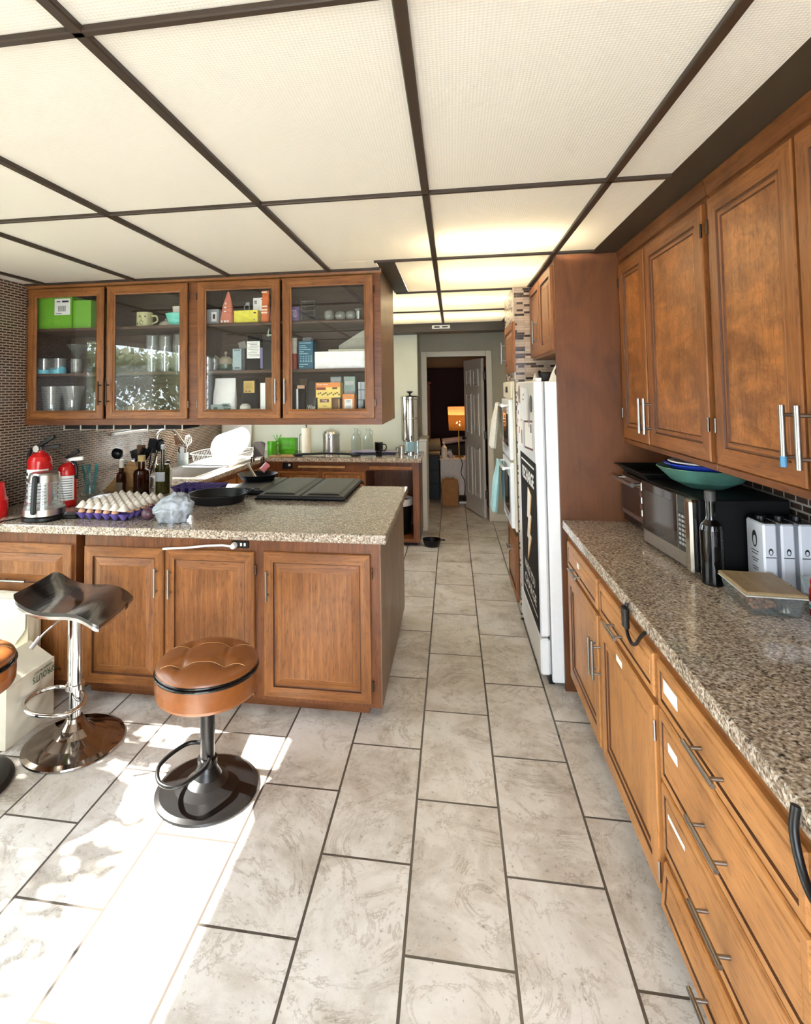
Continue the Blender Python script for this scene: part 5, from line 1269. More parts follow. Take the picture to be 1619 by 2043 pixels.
pouch('coffee_bag', 'crumpled black coffee bag with white script lettering', -0.925, -0.845, 3.46, 3.55, S0, 0.235, plain('wrinkled_black_foil', (30, 28, 28), 0.3), 'bag', -0.005, 0.2, [('lettering', WHITEINK, [('Wise', 0.52, 0.30, 0.66, 0.13), ('Ape', 0.62, 0.19, 0.4, 0.10)])])
OR = plain('orange_card', (222, 136, 58), 0.5); YE2 = plain('soft_yellow_card', (234, 206, 110), 0.5)
carton('tea_box', 'soft yellow tea box standing on the bottom shelf', -0.838, -0.748, 3.44, 3.52, S0, 0.128, YE2, 'box', [('print', plain('brown_print', (120, 64, 36), 0.6), [(0.5, 0.86, 0.66, 0.16), (0.5, 0.15, 0.4, 0.14), (0.5, 0.48, 0.8, 0.02), (0.5, 0.6, 0.3, 0.02)]), ('logo', WHITEINK, [('Yogi', 0.5, 0.86, 0.34, 0.10), ('Yogi', 0.5, 0.15, 0.26, 0.08)])])
carton('cracker_box', 'orange and yellow box lying across the soft yellow tea box', -0.848, -0.690, 3.435, 3.525, S0 + 0.1295, 0.094, YE2, 'box', [('banner', OR, [(0.5, 0.84, 1.0, 0.32)]), ('leaf_print', plain('dark_leaf_print', (96, 84, 34), 0.6), [(0.12 + 0.075 * i, 0.26 + 0.07 * math.sin(i * 2.1), 0.06, 0.11) for i in range(12)] + [(0.78, 0.62, 0.2, 0.12)]), ('name_oval', plain('dark_red_print', (130, 52, 34), 0.6), [(0.22, 0.60, 0.38, 0.16)]), ('lettering', WHITEINK, [('Bengal Spice', 0.28, 0.88, 0.44, 0.10)])])
carton('tea_box', 'narrow brown box behind the soft yellow tea box', -0.742, -0.700, 3.46, 3.53, S0, 0.122, plain('brown_card', (112, 74, 40), 0.5), 'box', [('edge', YE2, [(0.9, 0.5, 0.12, 0.96)])])
carton('tea_box', 'orange tea box with a white panel on the bottom shelf', -0.678, -0.602, 3.44, 3.52, S0, 0.150, OR, 'box', [('panel', WHITEINK, [(0.5, 0.54, 0.66, 0.5), (0.5, 0.08, 0.7, 0.12), (0.5, 0.28, 0.4, 0.08)]), ('print', plain('grey_print', (150, 146, 140), 0.6), [(0.5, 0.72, 0.4, 0.03), (0.5, 0.66, 0.3, 0.02), (0.5, 0.50, 0.44, 0.02), (0.5, 0.45, 0.44, 0.02), (0.5, 0.40, 0.3, 0.02), (0.5, 0.90, 0.3, 0.05)])])
carton('tin_box', 'grey tin standing behind the orange and yellow box', -0.778, -0.705, 3.55, 3.62, S0, 0.262, plain('grey_tin', (150, 156, 152), 0.4, 0.3), 'tin', [('label', plain('pale_label', (206, 208, 202), 0.6), [(0.5, 0.86, 0.8, 0.16)])])
carton('tin_box', 'sage green tin behind the white panelled orange box', -0.690, -0.615, 3.55, 3.62, S0, 0.262, plain('sage_tin', (142, 160, 146), 0.4, 0.3), 'tin', [('label', plain('pale_label', (206, 208, 202), 0.6), [(0.5, 0.84, 0.74, 0.10), (0.45, 0.6, 0.8, 0.12)])])
carton('paper_packet', 'white and grey plaid packet by the end panel', -0.588, -0.500, 3.50, 3.55, S0, 0.225, plain('plaid_ground', (190, 196, 200), 0.6), 'packet', [('plaid', plain('plaid_lines', (70, 80, 92), 0.6), [(0.2, 0.5, 0.04, 0.98), (0.5, 0.5, 0.03, 0.98), (0.8, 0.5, 0.04, 0.98), (0.5, 0.78, 0.98, 0.02), (0.5, 0.5, 0.98, 0.02)])])
t = Thing('black_bottle', 'small black bottle in front of the plaid packet', 'bottle')
m = MB(); m.lathe([(0, 0), (0.018, 0), (0.018, 0.05), (0.008, 0.075), (0.007, 0.11), (0, 0.112)], (-0.545, 3.455, S0 + 0.0004), 18); t.part('glass_body', m, GLOSSB)
m = MB(); m.grid(lambda u, v: V3((-0.545 + 0.0188 * math.cos(-PI * u), 3.455 + 0.0188 * math.sin(-PI * u), S0 + 0.01 + 0.025 * v)), 12, 2); t.part('paper_label', m, PAPER); t.done()

# ------------------------------------------------------------------ sink, faucet and dishes along the mosaic wall
t = Thing('sink', 'steel sink set into the worktop under the window', 'sink')
m = MB(); x0, x1, y0, y1 = sx0 + 0.004, sx1 - 0.004, sy0 + 0.004, sy1 - 0.004
m.rings((x0, y0, CTOP - 0.17), X, Y, Z, x1 - x0, y1 - y0, [(0.0, 0.17), (-0.02, 0.1708), (-0.02, 0.1745), (0.004, 0.1745), (0.014, 0.165), (0.022, 0.02), (0.05, 0.004)], back=False, mats=(0, 0, 0))
t.part('basin', m, STEEL)
m = MB(); m.lathe([(0, 0.0), (0.04, 0.0), (0.04, 0.004), (0, 0.005)], ((x0 + x1) / 2, (y0 + y1) / 2, CTOP - 0.166), 20); t.part('drain', m, CHROME); t.done()
t = Thing('faucet', 'tall chrome gooseneck faucet with a hanging paper tag', 'faucet')
fx, fy = -2.70, 4.80
m = MB(); m.cyl((fx, fy, C), (fx, fy, C + 0.05), 0.026, 0.022, 20); t.part('base', m, CHROME)
P = [V3((fx, fy, C + 0.04)), V3((fx, fy, C + 0.28))] + [V3((fx + 0.105 - 0.105 * math.cos(a), fy + 0.02 * (1 - math.cos(a)), C + 0.28 + 0.105 * math.sin(a))) for a in [PI * i / 14 for i in range(1, 13)]]
m = MB(); m.tube(P, 0.0125, 14); t.part('spout', m, CHROME)
d = (P[-1] - P[-2]).normalized(); m = MB(); m.cyl(P[-1], P[-1] + d * 0.10, 0.015, 0.021, 18); t.part('spray_head', m, CHROME)
m = MB(); m.cyl((fx, fy - 0.02, C + 0.06), (fx + 0.01, fy - 0.09, C + 0.10), 0.008, n=12); t.part('lever', m, CHROME)
m = MB(); e = P[-1] + d * 0.04; m.box(e.x + 0.012, e.x + 0.05, e.y - 0.024, e.y - 0.0225, e.z - 0.19, e.z - 0.07); t.part('tag', m, PAPER, label='white paper tag'); t.done()
t = Thing('dish_rack', 'white wire dish rack on the worktop by the sink', 'rack')
dx0, dx1, dy0, dy1 = -2.56, -2.10, 5.20, 5.80
m = MB()
for z, i in ((C + 0.02, 0.03), (C + 0.11, 0.0)):
    m.tube(loop_xy([(dx0 + i, dy0 + i), (dx1 - i, dy0 + i), (dx1 - i, dy1 - i), (dx0 + i, dy1 - i)], z), 0.004, 8, closed=True)
t.part('rim', m, WHITEP)
for i in range(16):
    y = dy0 + 0.03 + (dy1 - dy0 - 0.06) * i / 15
    m = MB(); m.tube([(dx0, y, C + 0.11), (dx0 + 0.03, y, C + 0.02), (dx1 - 0.03, y, C + 0.02), (dx1, y, C + 0.11)], 0.0025, 6); t.part('wire', m, WHITEP)
for i in range(9):
    x = dx0 + 0.03 + (dx1 - dx0 - 0.06) * i / 8
    m = MB(); m.tube([(x, dy0, C + 0.11), (x, dy0 + 0.03, C + 0.02)], 0.0025, 6); t.part('wire', m, WHITEP)
m = MB(); m.rings((dx0 - 0.02, dy0 - 0.03, C), X, Y, Z, 0.47, 0.66, [(0, 0), (0, 0.014), (0.006, 0.014), (0.02, 0.006)], mats=(0, 0, 0)); t.part('drip_tray', m, WHITEP); t.done()
for i in range(7):
    q = Matrix.Translation((-2.30 + 0.012 * i, 5.36 + 0.05 * i, C + 0.168 + 0.004 * i)) @ Matrix.Rotation(-0.35, 4, 'Z') @ Matrix.Rotation(1.32 - 0.02 * i, 4, 'X')
    m = MB(); m.lathe([(0, 0), (0.075, 0), (0.125 + 0.004 * i, 0.018), (0.127 + 0.004 * i, 0.020), (0.078, 0.006), (0, 0.005)], (0, 0, 0), 34, M=q)
    single('plate', m, WHITE, 'white plates standing on edge in the wire dish rack', 'plate', 'plates in the dish rack')
t = Thing('cutlery_cup', 'pale cup of cooking tools at the corner of the dish rack', 'cup')
ux2, uy2 = -2.645, 5.22
m = MB(); m.lathe([(0, 0), (0.05, 0), (0.055, 0.125), (0.051, 0.125), (0.046, 0.006), (0, 0.006)], (ux2, uy2, C), 24); t.part('cup', m, plain('pale_aqua_plastic', (196, 210, 206), 0.4)); t.done()
ux, uy = ux2, uy2
def tool2(label, nm, dx, lean, az, L, kind, mat):
    q = Matrix.Translation((ux2 + dx, uy2, C + 0.010)) @ Matrix.Rotation(az, 4, 'Z') @ Matrix.Rotation(lean, 4, 'Y')
    t = Thing(nm, label, nm.replace('_', ' '))
    m = MB(); m.cyl(q @ V3((0, 0, 0)), q @ V3((0, 0, L)), 0.005, n=8); t.part('handle', m, mat)
    m = MB()
    if kind == 'flat': m.box(-0.03, 0.03, -0.003, 0.003, L - 0.01, L + 0.09, 0.01, M=q)
    elif kind == 'loops':
        for s in (-1, 1): m.tube([q @ V3((s * 0.024 + 0.018 * math.cos(2 * PI * k / 14), 0, L + 0.02 + 0.028 * math.sin(2 * PI * k / 14))) for k in range(14)], 0.005, 6, closed=True)
    else:
        for k in range(5): m.tube([q @ V3((r * math.cos(k * PI / 5), r * math.sin(k * PI / 5), L + z)) for r, z in ((0.004, 0), (0.035, 0.05), (0.03, 0.10), (0, 0.12), (-0.03, 0.10), (-0.035, 0.05), (-0.004, 0))], 0.0022, 6)
    t.part('head', m, mat); t.done()
tool2('brown slotted spatula in the cup by the dish rack', 'spatula', -0.012, -0.20, 0, 0.21, 'flat', plain('brown_nylon', (124, 84, 54), 0.5))
tool2('black scissors with looped handles in the cup by the dish rack', 'scissors', -0.002, 0.02, 0.5, 0.12, 'loops', BLACK)
tool2('steel whisk in the cup by the dish rack', 'whisk', 0.012, 0.22, -0.3, 0.18, 'whisk', CHROME)
m = MB(); m.box(-0.19, 0.19, -0.006, 0.006, 0, 0.47, 0.005, M=Matrix.Translation((-2.62, 6.535, C)) @ Matrix.Rotation(-0.14, 4, 'X'))
single('cutting_board', m, WHITEP, 'large white cutting board leaning in the corner behind the dish rack', 'cutting board')
t = Thing('phone_stand', 'small dark chair-shaped stand on the worktop beside the dish rack', 'stand')
px_, py_ = -1.97, 5.52
PS = plain('dark_walnut', (44, 34, 28), 0.5)
m = MB(); m.prism([(-0.055, 0.05), (0.055, 0.05), (0.062, 0.19), (0.03, 0.203), (-0.03, 0.203), (-0.062, 0.19)], lambda u, v, w: V3((px_ + u, py_ + w + 0.18 * (v - 0.05), C + v)), 0.0, 0.012); t.part('back', m, PS)
m = MB(); m.box(px_ - 0.06, px_ + 0.06, py_ - 0.07, py_ + 0.01, C + 0.045, C + 0.057, 0.003); t.part('seat', m, PS)
for a in (-1, 1):
    for b in (-0.065, 0.005):
        m = MB(); m.box(px_ + a * 0.052 - 0.007, px_ + a * 0.052 + 0.007, py_ + b - 0.006, py_ + b + 0.006, C, C + 0.046, 0.002); t.part('leg', m, PS)
t.done()
m = MB(); m.box(-2.0, -1.72, 5.93, 6.12, C, C + 0.012, 0.004)
single('serving_board', m, BLOCKW, 'thin pale wooden board lying at the inner worktop corner', 'board')
t = Thing('bottle_tree', 'small wire stand with green stems on the pale wooden board', 'stand')
m = MB(); m.lathe([(0, 0), (0.05, 0), (0.045, 0.01), (0.008, 0.016), (0.006, 0.10), (0.02, 0.11), (0.006, 0.12), (0.006, 0.16), (0, 0.16)], (-1.93, 6.02, C + 0.0125), 20); t.part('stem', m, plain('bronze_stem', (96, 84, 52), 0.4, 0.5))
m = MB()
for a in range(6): m.tube([(-1.93, 6.02, C + 0.15), (-1.93 + 0.05 * math.cos(a), 6.02 + 0.05 * math.sin(a), C + 0.235)], 0.004, 6)
t.part('branch', m, GREENGL); t.done()
vessel('small_glass', 'low green glass next to the bright green pitcher', 'glass', -2.10, 6.30, C, [(0, 0), (0.035, 0), (0.04, 0.07), (0.037, 0.07), (0.033, 0.005), (0, 0.005)], CLEAR)
t = Thing('pitcher', 'bright green plastic container on the far worktop', 'container')
m = MB(); m.rings((-1.99, 6.24, C), X, Y, Z, 0.20, 0.13, [(0, 0), (0, 0.165), (-0.004, 0.167), (-0.004, 0.175), (0.004, 0.175), (0.006, 0.01)], mats=(0, 0, 0)); t.part('tub', m, GREENGL)
m = MB(); m.lathe([(0, 0), (0.055, 0), (0.06, 0.15), (0.057, 0.15), (0.052, 0.005), (0, 0.005)], (-2.03, 6.16, C), 24); t.part('cup', m, GREENGL); t.done()
t = Thing('paper_towel_holder', 'roll of paper towels on a wire holder on the far worktop', 'paper towels')
m = MB(); m.lathe([(0.012, 0.012), (0.055, 0.012), (0.055, 0.295), (0.012, 0.295)], (-1.665, 6.28, C), 30); t.part('paper_roll', m, plain('cream_towel', (236, 228, 206), 0.9, 0, 0.02))
m = MB(); m.lathe([(0, 0), (0.075, 0), (0.075, 0.008), (0.008, 0.011), (0.006, 0.315), (0.012, 0.325), (0, 0.332)], (-1.665, 6.28, C), 24); t.part('stand', m, DKSTEEL)
m = MB(); m.tube([(-1.738, 6.26, C + 0.008), (-1.738, 6.26, C + 0.21), (-1.730, 6.26, C + 0.225), (-1.705, 6.26, C + 0.22), (-1.70, 6.26, C + 0.20)], 0.004, 8); t.part('tension_arm', m, DKSTEEL); t.done()
t = Thing('canister', 'tall domed steel canister on the far worktop', 'canister')
m = MB(); m.lathe([(0, 0), (0.095, 0), (0.097, 0.01), (0.097, 0.20), (0.10, 0.202)], (-1.39, 6.36, C), 36); t.part('body', m, STEEL)
m = MB(); m.lathe([(0.10, 0.202), (0.10, 0.225), (0.085, 0.25), (0.05, 0.268), (0, 0.275)], (-1.39, 6.36, C), 36, sharp=9); t.part('lid', m, STEEL)
m = MB(); m.tube([(-1.41, 6.36, C + 0.272), (-1.41, 6.36, C + 0.292), (-1.37, 6.36, C + 0.292), (-1.37, 6.36, C + 0.272)], 0.004, 8); t.part('knob', m, STEEL)
m = MB(); m.tube([(-1.395, 6.262, C + 0.165), (-1.38, 6.258, C + 0.20), (-1.365, 6.262, C + 0.215)], 0.006, 8); t.part('scoop', m, CHROME); t.done()
for x, lb in ((-1.105, 'empty clear glass jug right beside the domed canister'), (-0.965, 'empty clear glass jug nearest the black mug')):
    t = Thing('glass_jug', lb, 'jug')
    m = MB(); m.lathe([(0, 0), (0.056, 0), (0.058, 0.01), (0.058, 0.16), (0.05, 0.195), (0.026, 0.228), (0.022, 0.235), (0.022, 0.265)], (x, 6.40, C), 28, sharp=9); t.part('glass_body', m, glass('jug_glass', (0.88, 0.92, 0.9), 0.02, 2.0, 0.16, (190, 205, 200)) if 'jug_glass' not in MATS else MATS['jug_glass'])
    m = MB(); m.lathe([(0.022, 0.262), (0.028, 0.264), (0.028, 0.278), (0.022, 0.28)], (x, 6.40, C), 20); t.part('rim', m, MATS['jug_glass'])
    m = MB(); m.tube([(x + 0.022, 6.40, C + 0.255), (x + 0.05, 6.40, C + 0.25), (x + 0.056, 6.40, C + 0.215), (x + 0.045, 6.40, C + 0.195)], 0.005, 8); t.part('handle', m, MATS['jug_glass']); t.done()
t = Thing('mug', 'black travel mug with a handle on the far worktop', 'mug')
m = MB(); m.lathe([(0, 0), (0.034, 0), (0.036, 0.05), (0.044, 0.065), (0.046, 0.15), (0.042, 0.155), (0, 0.155)], (-0.80, 6.08, C), 26); t.part('body', m, GLOSSB)
m = MB(); m.tube(smooth_path([(-0.757, 6.08, C + 0.13), (-0.725, 6.08, C + 0.125), (-0.718, 6.08, C + 0.09), (-0.735, 6.08, C + 0.065), (-0.76, 6.08, C + 0.06)]), 0.006, 8); t.part('handle', m, GLOSSB); t.done()
def towel_fold():
    m = MB(); rnd = random.Random(2)
    for k in range(3):
        m.grid(lambda u, v: V3((-1.13 + 0.50 * u + 0.01 * k, 6.17 + 0.10 * math.sin(PI * v) * 1.0 - 0.02 * k + 0.02 * math.sin(7 * u + k), C + 0.001 + 0.018 * k + 0.022 * math.sin(PI * v) * (0.8 + 0.3 * math.sin(9 * u + 2 * k)))), 40, 14)
    return m
single('dish_towel', towel_fold(), plain('grey_violet_cloth', (136, 132, 152), 0.9, 0, 0.12, 40, bump=0.3), 'grey folded dish towel in front of the glass jugs', 'towel')
t = Thing('tongs', 'long black tongs lying along the far worktop', 'tongs')
for k in (0, 1):
    m = MB(); m.tube(smooth_path([(-1.72, 6.02 + 0.05 * k, C + 0.012), (-1.45, 6.05 + 0.06 * k, C + 0.03 - 0.01 * k), (-1.2, 6.05 + 0.03 * k, C + 0.026), (-1.02, 6.04, C + 0.014)]), 0.011, 8); t.part('arm', m, IRON)
m = MB(); m.box(-1.75, -1.64, 5.99, 6.05, C, C + 0.022, 0.008); t.part('tip', m, IRON); m = MB(); m.box(-1.10, -1.0, 6.01, 6.07, C, C + 0.022, 0.008); t.part('grip', m, IRON); t.done()
t = Thing('creamer', 'small steel pot with a handle beside the water filter', 'pot')
m = MB(); m.lathe([(0, 0), (0.034, 0), (0.036, 0.085), (0.030, 0.095), (0.032, 0.105), (0, 0.108)], (-0.565, 6.22, C), 24); t.part('body', m, STEEL)
m = MB(); m.tube([(-0.598, 6.22, C + 0.085), (-0.625, 6.22, C + 0.08), (-0.625, 6.22, C + 0.03), (-0.60, 6.22, C + 0.025)], 0.005, 8); t.part('handle', m, DKSTEEL); t.done()
t = Thing('water_filter', 'tall polished steel water filter on a stand at the end of the far worktop', 'water filter')
wx, wy = -0.475, 6.36
FS = plain('filter_steel', (200, 196, 188), 0.12, 1.0, 0.02)
m = MB(); m.lathe([(0.075, 0), (0.085, 0), (0.085, 0.012), (0.075, 0.012)], (wx, wy, C), 28)
for a in range(4): m.cyl((wx + 0.08 * math.cos(a * PI / 2 + 0.6), wy + 0.08 * math.sin(a * PI / 2 + 0.6), C + 0.01), (wx + 0.085 * math.cos(a * PI / 2 + 0.6), wy + 0.085 * math.sin(a * PI / 2 + 0.6), C + 0.145), 0.005, n=8)
m.lathe([(0.078, 0.14), (0.092, 0.14), (0.092, 0.15), (0.078, 0.15)], (wx, wy, C), 28); t.part('stand', m, CHROME)
m = MB(); m.lathe([(0, 0.151), (0.10, 0.151), (0.102, 0.16), (0.102, 0.385), (0.106, 0.39), (0.106, 0.40)], (wx, wy, C), 40, sharp=9); t.part('lower_chamber', m, FS)
m = MB(); m.lathe([(0.106, 0.40), (0.102, 0.405), (0.102, 0.61), (0.106, 0.615), (0.106, 0.625)], (wx, wy, C), 40, sharp=9); t.part('upper_chamber', m, FS)
m = MB(); m.lathe([(0.107, 0.625), (0.107, 0.638), (0.09, 0.65), (0.02, 0.662), (0, 0.663)], (wx, wy, C), 40, sharp=9); t.part('lid', m, FS)
m = MB(); m.lathe([(0, 0.662), (0.01, 0.664), (0.012, 0.675), (0.034, 0.69), (0.034, 0.70), (0, 0.703)], (wx, wy, C), 20); t.part('knob', m, BLACK)
m = MB(); m.cyl((wx + 0.02, wy - 0.10, C + 0.19), (wx + 0.02, wy - 0.135, C + 0.19), 0.009, n=12); m.cyl((wx + 0.02, wy - 0.128, C + 0.21), (wx + 0.02, wy - 0.128, C + 0.16), 0.006, n=10); t.part('spigot', m, BLACK); t.done()
m = MB(); m.box(-0.545, -0.39, 6.48, 6.495, C, C + 0.13, 0.004)
single('tile', m, plain('pale_teal_tile', (150, 184, 184), 0.4), 'pale teal tile standing behind the filter stand', 'tile')
m = MB(); m.tube([(-0.385, 6.18, C), (-0.385, 6.18, C + 0.12), (-0.385, 6.20, C + 0.165), (-0.385, 6.24, C + 0.17)], 0.006, 8); m.lathe([(0, 0), (0.03, 0), (0.028, 0.006), (0, 0.008)], (-0.385, 6.18, C), 18)
single('drinking_spout', m, CHROME, 'thin chrome spout at the corner of the far worktop', 'faucet')

# ------------------------------------------------------------------ refrigerator and what is on it
FX = 0.455
t = Thing('refrigerator', 'white refrigerator with a black poster and papers on its door', 'refrigerator')
m = MB(); m.box(0.515, XR - 0.06, 3.272, 4.150, 0.02, 1.675, 0.006); t.part('body', m, WHITE)
m = MB(); m.box(FX, 0.507, 3.275, 4.148, 0.262, 1.68, 0.010); d = t.part('door', m, WHITE)
m = MB(); m.box(FX, 0.507, 3.275, 4.148, 0.055, 0.252, 0.010); t.part('freezer_drawer', m, WHITE)
m = MB(); m.box(0.506, 0.516, 3.285, 4.11, 0.06, 1.67); t.part('door_gasket', m, plain('grey_gasket', (120, 122, 124), 0.6))
m = MB(); m.box(0.50, 0.53, 3.30, 4.10, 0.001, 0.05); t.part('toe_grille', m, BLACK)
m = MB(); m.box(0.468, 0.50, 3.285, 3.345, 1.68, 1.695, 0.003); t.part('hinge_cover', m, WHITEP, under=d); t.done()
t = Thing('poster', 'tall black poster with a lightning bolt on the fridge door', 'poster')
def pf(y, z, k=0.0): return V3((FX - 0.0012 - k, y, z))
m = MB(); m.box(FX - 0.0014, FX - 0.0004, 3.275, 3.985, 0.275, 1.212); b = t.part('sheet', m, plain('poster_black', (14, 13, 13), 0.7, spec=0.2))
m = MB(); m.box(FX - 0.0018, FX - 0.0014, 3.345, 3.93, 1.166, 1.177); m.box(FX - 0.0018, FX - 0.0014, 3.345, 3.93, 0.335, 0.345); t.part('rule_line', m, WHITEINK, under=b)
m = MB(); letter(m, 'RECHARGE', (FX - 0.0018, 3.63, 1.092), -Y, Z, 0.52, 0.082, 0.03)
letter(m, 'WHILE YOU', (FX - 0.0018, 3.65, 0.500), -Y, Z, 0.46, 0.062, 0.02); letter(m, 'CHARGE', (FX - 0.0018, 3.63, 0.412), -Y, Z, 0.50, 0.062, 0.02); t.part('lettering', m, WHITEINK, under=b)
bolt = [(0.02, 0.46), (0.16, 0.42), (0.09, 0.255), (0.14, 0.255), (0.06, 0.09), (0.13, 0.09), (-0.06, -0.165), (0.0, 0.03), (-0.06, 0.03), (0.01, 0.20), (-0.045, 0.20)]
def boltmesh(dy, dz, k, sc=1.0):
    m = MB(); vs = [pf(3.66 - (a * sc + dy), 1.025 - (0.46 - b2) * 0.752 * sc + dz, k) for a, b2 in bolt]
    tri = [(0, 1, 2), (0, 2, 10), (10, 2, 9), (2, 3, 4), (2, 4, 9), (9, 4, 7), (9, 7, 8), (4, 5, 6), (4, 6, 7)]
    m.add(vs, [q[::-1] for q in tri]); return m
t.part('bolt_shadow', boltmesh(0.022, 0.004, 0.0006, 1.02), plain('amber_ink', (232, 160, 48), 0.6), under=b)
t.part('bolt', boltmesh(0, 0, 0.0012), plain('bolt_white', (244, 240, 226), 0.6), under=b); t.done()
def sheet(name, label, cat, y0, y1, z0, z1, mat, rot=0.0, marks=(), border=None, k=0.0):
    c = V3((FX - 0.0008 - k, (y0 + y1) / 2, (z0 + z1) / 2)); R = Matrix.Translation(c) @ Matrix.Rotation(rot, 4, 'X')
    t = Thing(name, label, cat); w, h = y1 - y0, z1 - z0
    m = MB(); m.box(-0.0003, 0.0003, -w / 2, w / 2, -h / 2, h / 2, M=R); b = t.part('sheet', m, mat)
    if border:
        m = MB(); e = 0.012
        for a in ((-w / 2, w / 2, -h / 2, -h / 2 + e), (-w / 2, w / 2, h / 2 - e, h / 2), (-w / 2, -w / 2 + e, -h / 2, h / 2), (w / 2 - e, w / 2, -h / 2, h / 2)): m.box(-0.0008, -0.0004, *a, M=R)
        t.part('border', m, border, under=b)
    if marks:
        m = MB()
        for y, z, a, c2 in marks: m.box(-0.0009, -0.0004, y - a / 2, y + a / 2, z - c2 / 2, z + c2 / 2, M=R)
        t.part('print', m, plain('grey_ink', (120, 118, 120), 0.7), under=b)
    t.done()
sheet('framed_paper', 'white paper with a dark red border above the poster on the fridge', 'paper', 3.36, 3.74, 1.265, 1.44, PAPER, -0.05, [(-0.12, 0.04, 0.06, 0.05)], plain('dark_red_border', (96, 52, 60), 0.6))
sheet('photograph', 'brown photograph high on the far edge of the fridge door', 'photograph', 3.94, 4.03, 1.535, 1.655, plain('brown_photo', (132, 96, 70), 0.4, 0, 0.4, 30))
sheet('paper', 'white paper in the middle of the fridge door top', 'paper', 3.60, 3.90, 1.43, 1.64, plain('bluish_paper', (232, 234, 238), 0.7), 0.03, [(0.0, 0.06, 0.05, 0.01), (0.02, 0.03, 0.08, 0.006)])
sheet('drawing', 'white drawing with an orange patch near the far edge of the fridge door', 'drawing', 3.80, 4.06, 1.25, 1.42, plain('warm_paper', (236, 232, 228), 0.7), -0.02, [(-0.06, -0.02, 0.05, 0.09)], None, 0.0012)
m = MB(); m.box(FX - 0.0030, FX - 0.0022, 3.97, 4.03, 1.33, 1.375); single('magnet', m, plain('orange_magnet', (220, 130, 96), 0.5), 'orange magnet on the drawing on the fridge door', 'magnet')
m = MB(); pts = [V3((FX - 0.003, 3.40 + 0.055 * math.cos(2 * PI * i / 20), 1.55 + 0.055 * math.sin(2 * PI * i / 20))) for i in range(20)]
m.prism([(3.40 + 0.05 * math.cos(2 * PI * i / 24), 1.545 + 0.05 * math.sin(2 * PI * i / 24)) for i in range(24)], lambda u, v, w: V3((w, u, v)), FX - 0.004, FX - 0.0003); single('magnet', m, plain('slate_magnet', (70, 72, 76), 0.5), 'round slate grey magnet near the top of the fridge door', 'magnet')
m = MB(); m.prism([(3.50, 1.60), (3.455, 1.50), (3.50, 1.40), (3.53, 1.50)], lambda u, v, w: V3((w, u, v)), FX - 0.004, FX - 0.0003); single('magnet', m, plain('grey_magnet', (150, 150, 152), 0.5), 'light grey pointed magnet beside the round one on the fridge', 'magnet')
for i, (y, z) in enumerate([(4.075, 1.60), (4.08, 1.53), (4.06, 1.47), (4.085, 1.41)]):
    m = MB(); m.box(FX - 0.003, FX - 0.0003, y - 0.018, y + 0.014, z - 0.012, z + 0.014, 0.001); single('magnet', m, plain('mixed_magnet', (110, 108, 116), 0.5), 'small dark magnets down the far edge of the fridge door', 'magnet', 'small magnets on the fridge edge')
t = Thing('cloth_bag', 'white tied cloth bag on top of the fridge', 'bag')
def cb(u, v):
    a = 2 * PI * u; r = 0.10 * (1 - v) ** 0.55 + 0.012
    return V3((0.645 + r * 0.75 * math.cos(a) * (1 + 0.1 * math.sin(4 * a)), 3.42 + r * math.sin(a), 1.6758 + 0.125 * v))
m = MB(); m.grid(cb, 36, 12, cu=True); m.add([cb(i / 36, 1) for i in range(36)], [tuple(range(36))]); t.part('bag_body', m, PAPER)
m = MB(); m.tube([(0.60, 3.36, 1.69), (0.585, 3.35, 1.73), (0.61, 3.37, 1.78)], 0.004, 6); t.part('strap', m, plain('black_strap', (26, 26, 28), 0.7)); t.done()
m = MB(); m.box(0.545, 0.60, 3.60, 3.74, 1.6758, 1.735, 0.008); m.tube([(0.545, 3.62, 1.70), (0.535, 3.62, 1.735), (0.55, 3.70, 1.745), (0.56, 3.72, 1.735)], 0.006, 8)
single('speaker_box', m, BLACK, 'small black box with a loop on top of the fridge', 'box')
m = MB(); m.lathe([(0, 0), (0.022, 0), (0.004, 0.06), (0, 0.062)], (0.56, 3.95, 1.6758), 16); single('paper_cone', m, WHITEP, 'little white cone on top of the fridge', 'paper cone')

# ------------------------------------------------------------------ wall oven column
OX = 0.452
m = MB(); m.box(OX, XR - 0.002, 4.168, 4.182, 0.0, 2.372); struct('trim_3', m, MOSAICX)
m = MB(); m.box(OX, OX + 0.012, 4.182, 4.86, 1.70, 2.372); m.box(OX, OX + 0.012, 4.82, 4.86, 0.0, 1.70); struct('trim_4', m, MOSAICY)
m = MB(); m.box(OX - 0.006, OX + 0.004, 4.160, 4.172, 1.70, 2.372); struct('trim_5', m, plain('pale_tile_edge', (206, 190, 164), 0.4))
m = MB(); m.box(OX + 0.012, XR - 0.002, 4.182, 4.86, 0.0, 2.372); struct('partition', m, WALLH)
t = Thing('wall_cabinet', 'small wooden cupboard in the tiled column above the ovens', 'cabinet')
m = MB(); m.rings((OX - 0.001, 4.70, 1.755), -Y, Z, -X, 0.60, 0.36, RAISED); d = t.part('door', m, [UW['z'], UW['y'], UW['z']]); t.part('handle', bar_handle((OX - 0.020, 4.63, 1.92), Z, 0.17, -X), NICKEL, under=d); t.done()
t = Thing('wall_oven', 'white double wall oven in the tiled column beyond the fridge', 'oven')
m = MB(); m.box(OX - 0.016, OX - 0.001, 4.205, 4.815, 0.60, 1.69, 0.004); t.part('frame', m, BISQUE)
m = MB(); m.box(OX - 0.030, OX - 0.016, 4.21, 4.81, 1.565, 1.685, 0.004); p = t.part('control_panel', m, BISQUE)
m = MB(); m.box(OX - 0.0315, OX - 0.030, 4.45, 4.60, 1.605, 1.65); t.part('clock_display', m, BLACK, under=p)
OG = plain('oven_glass', (26, 26, 26), 0.08)
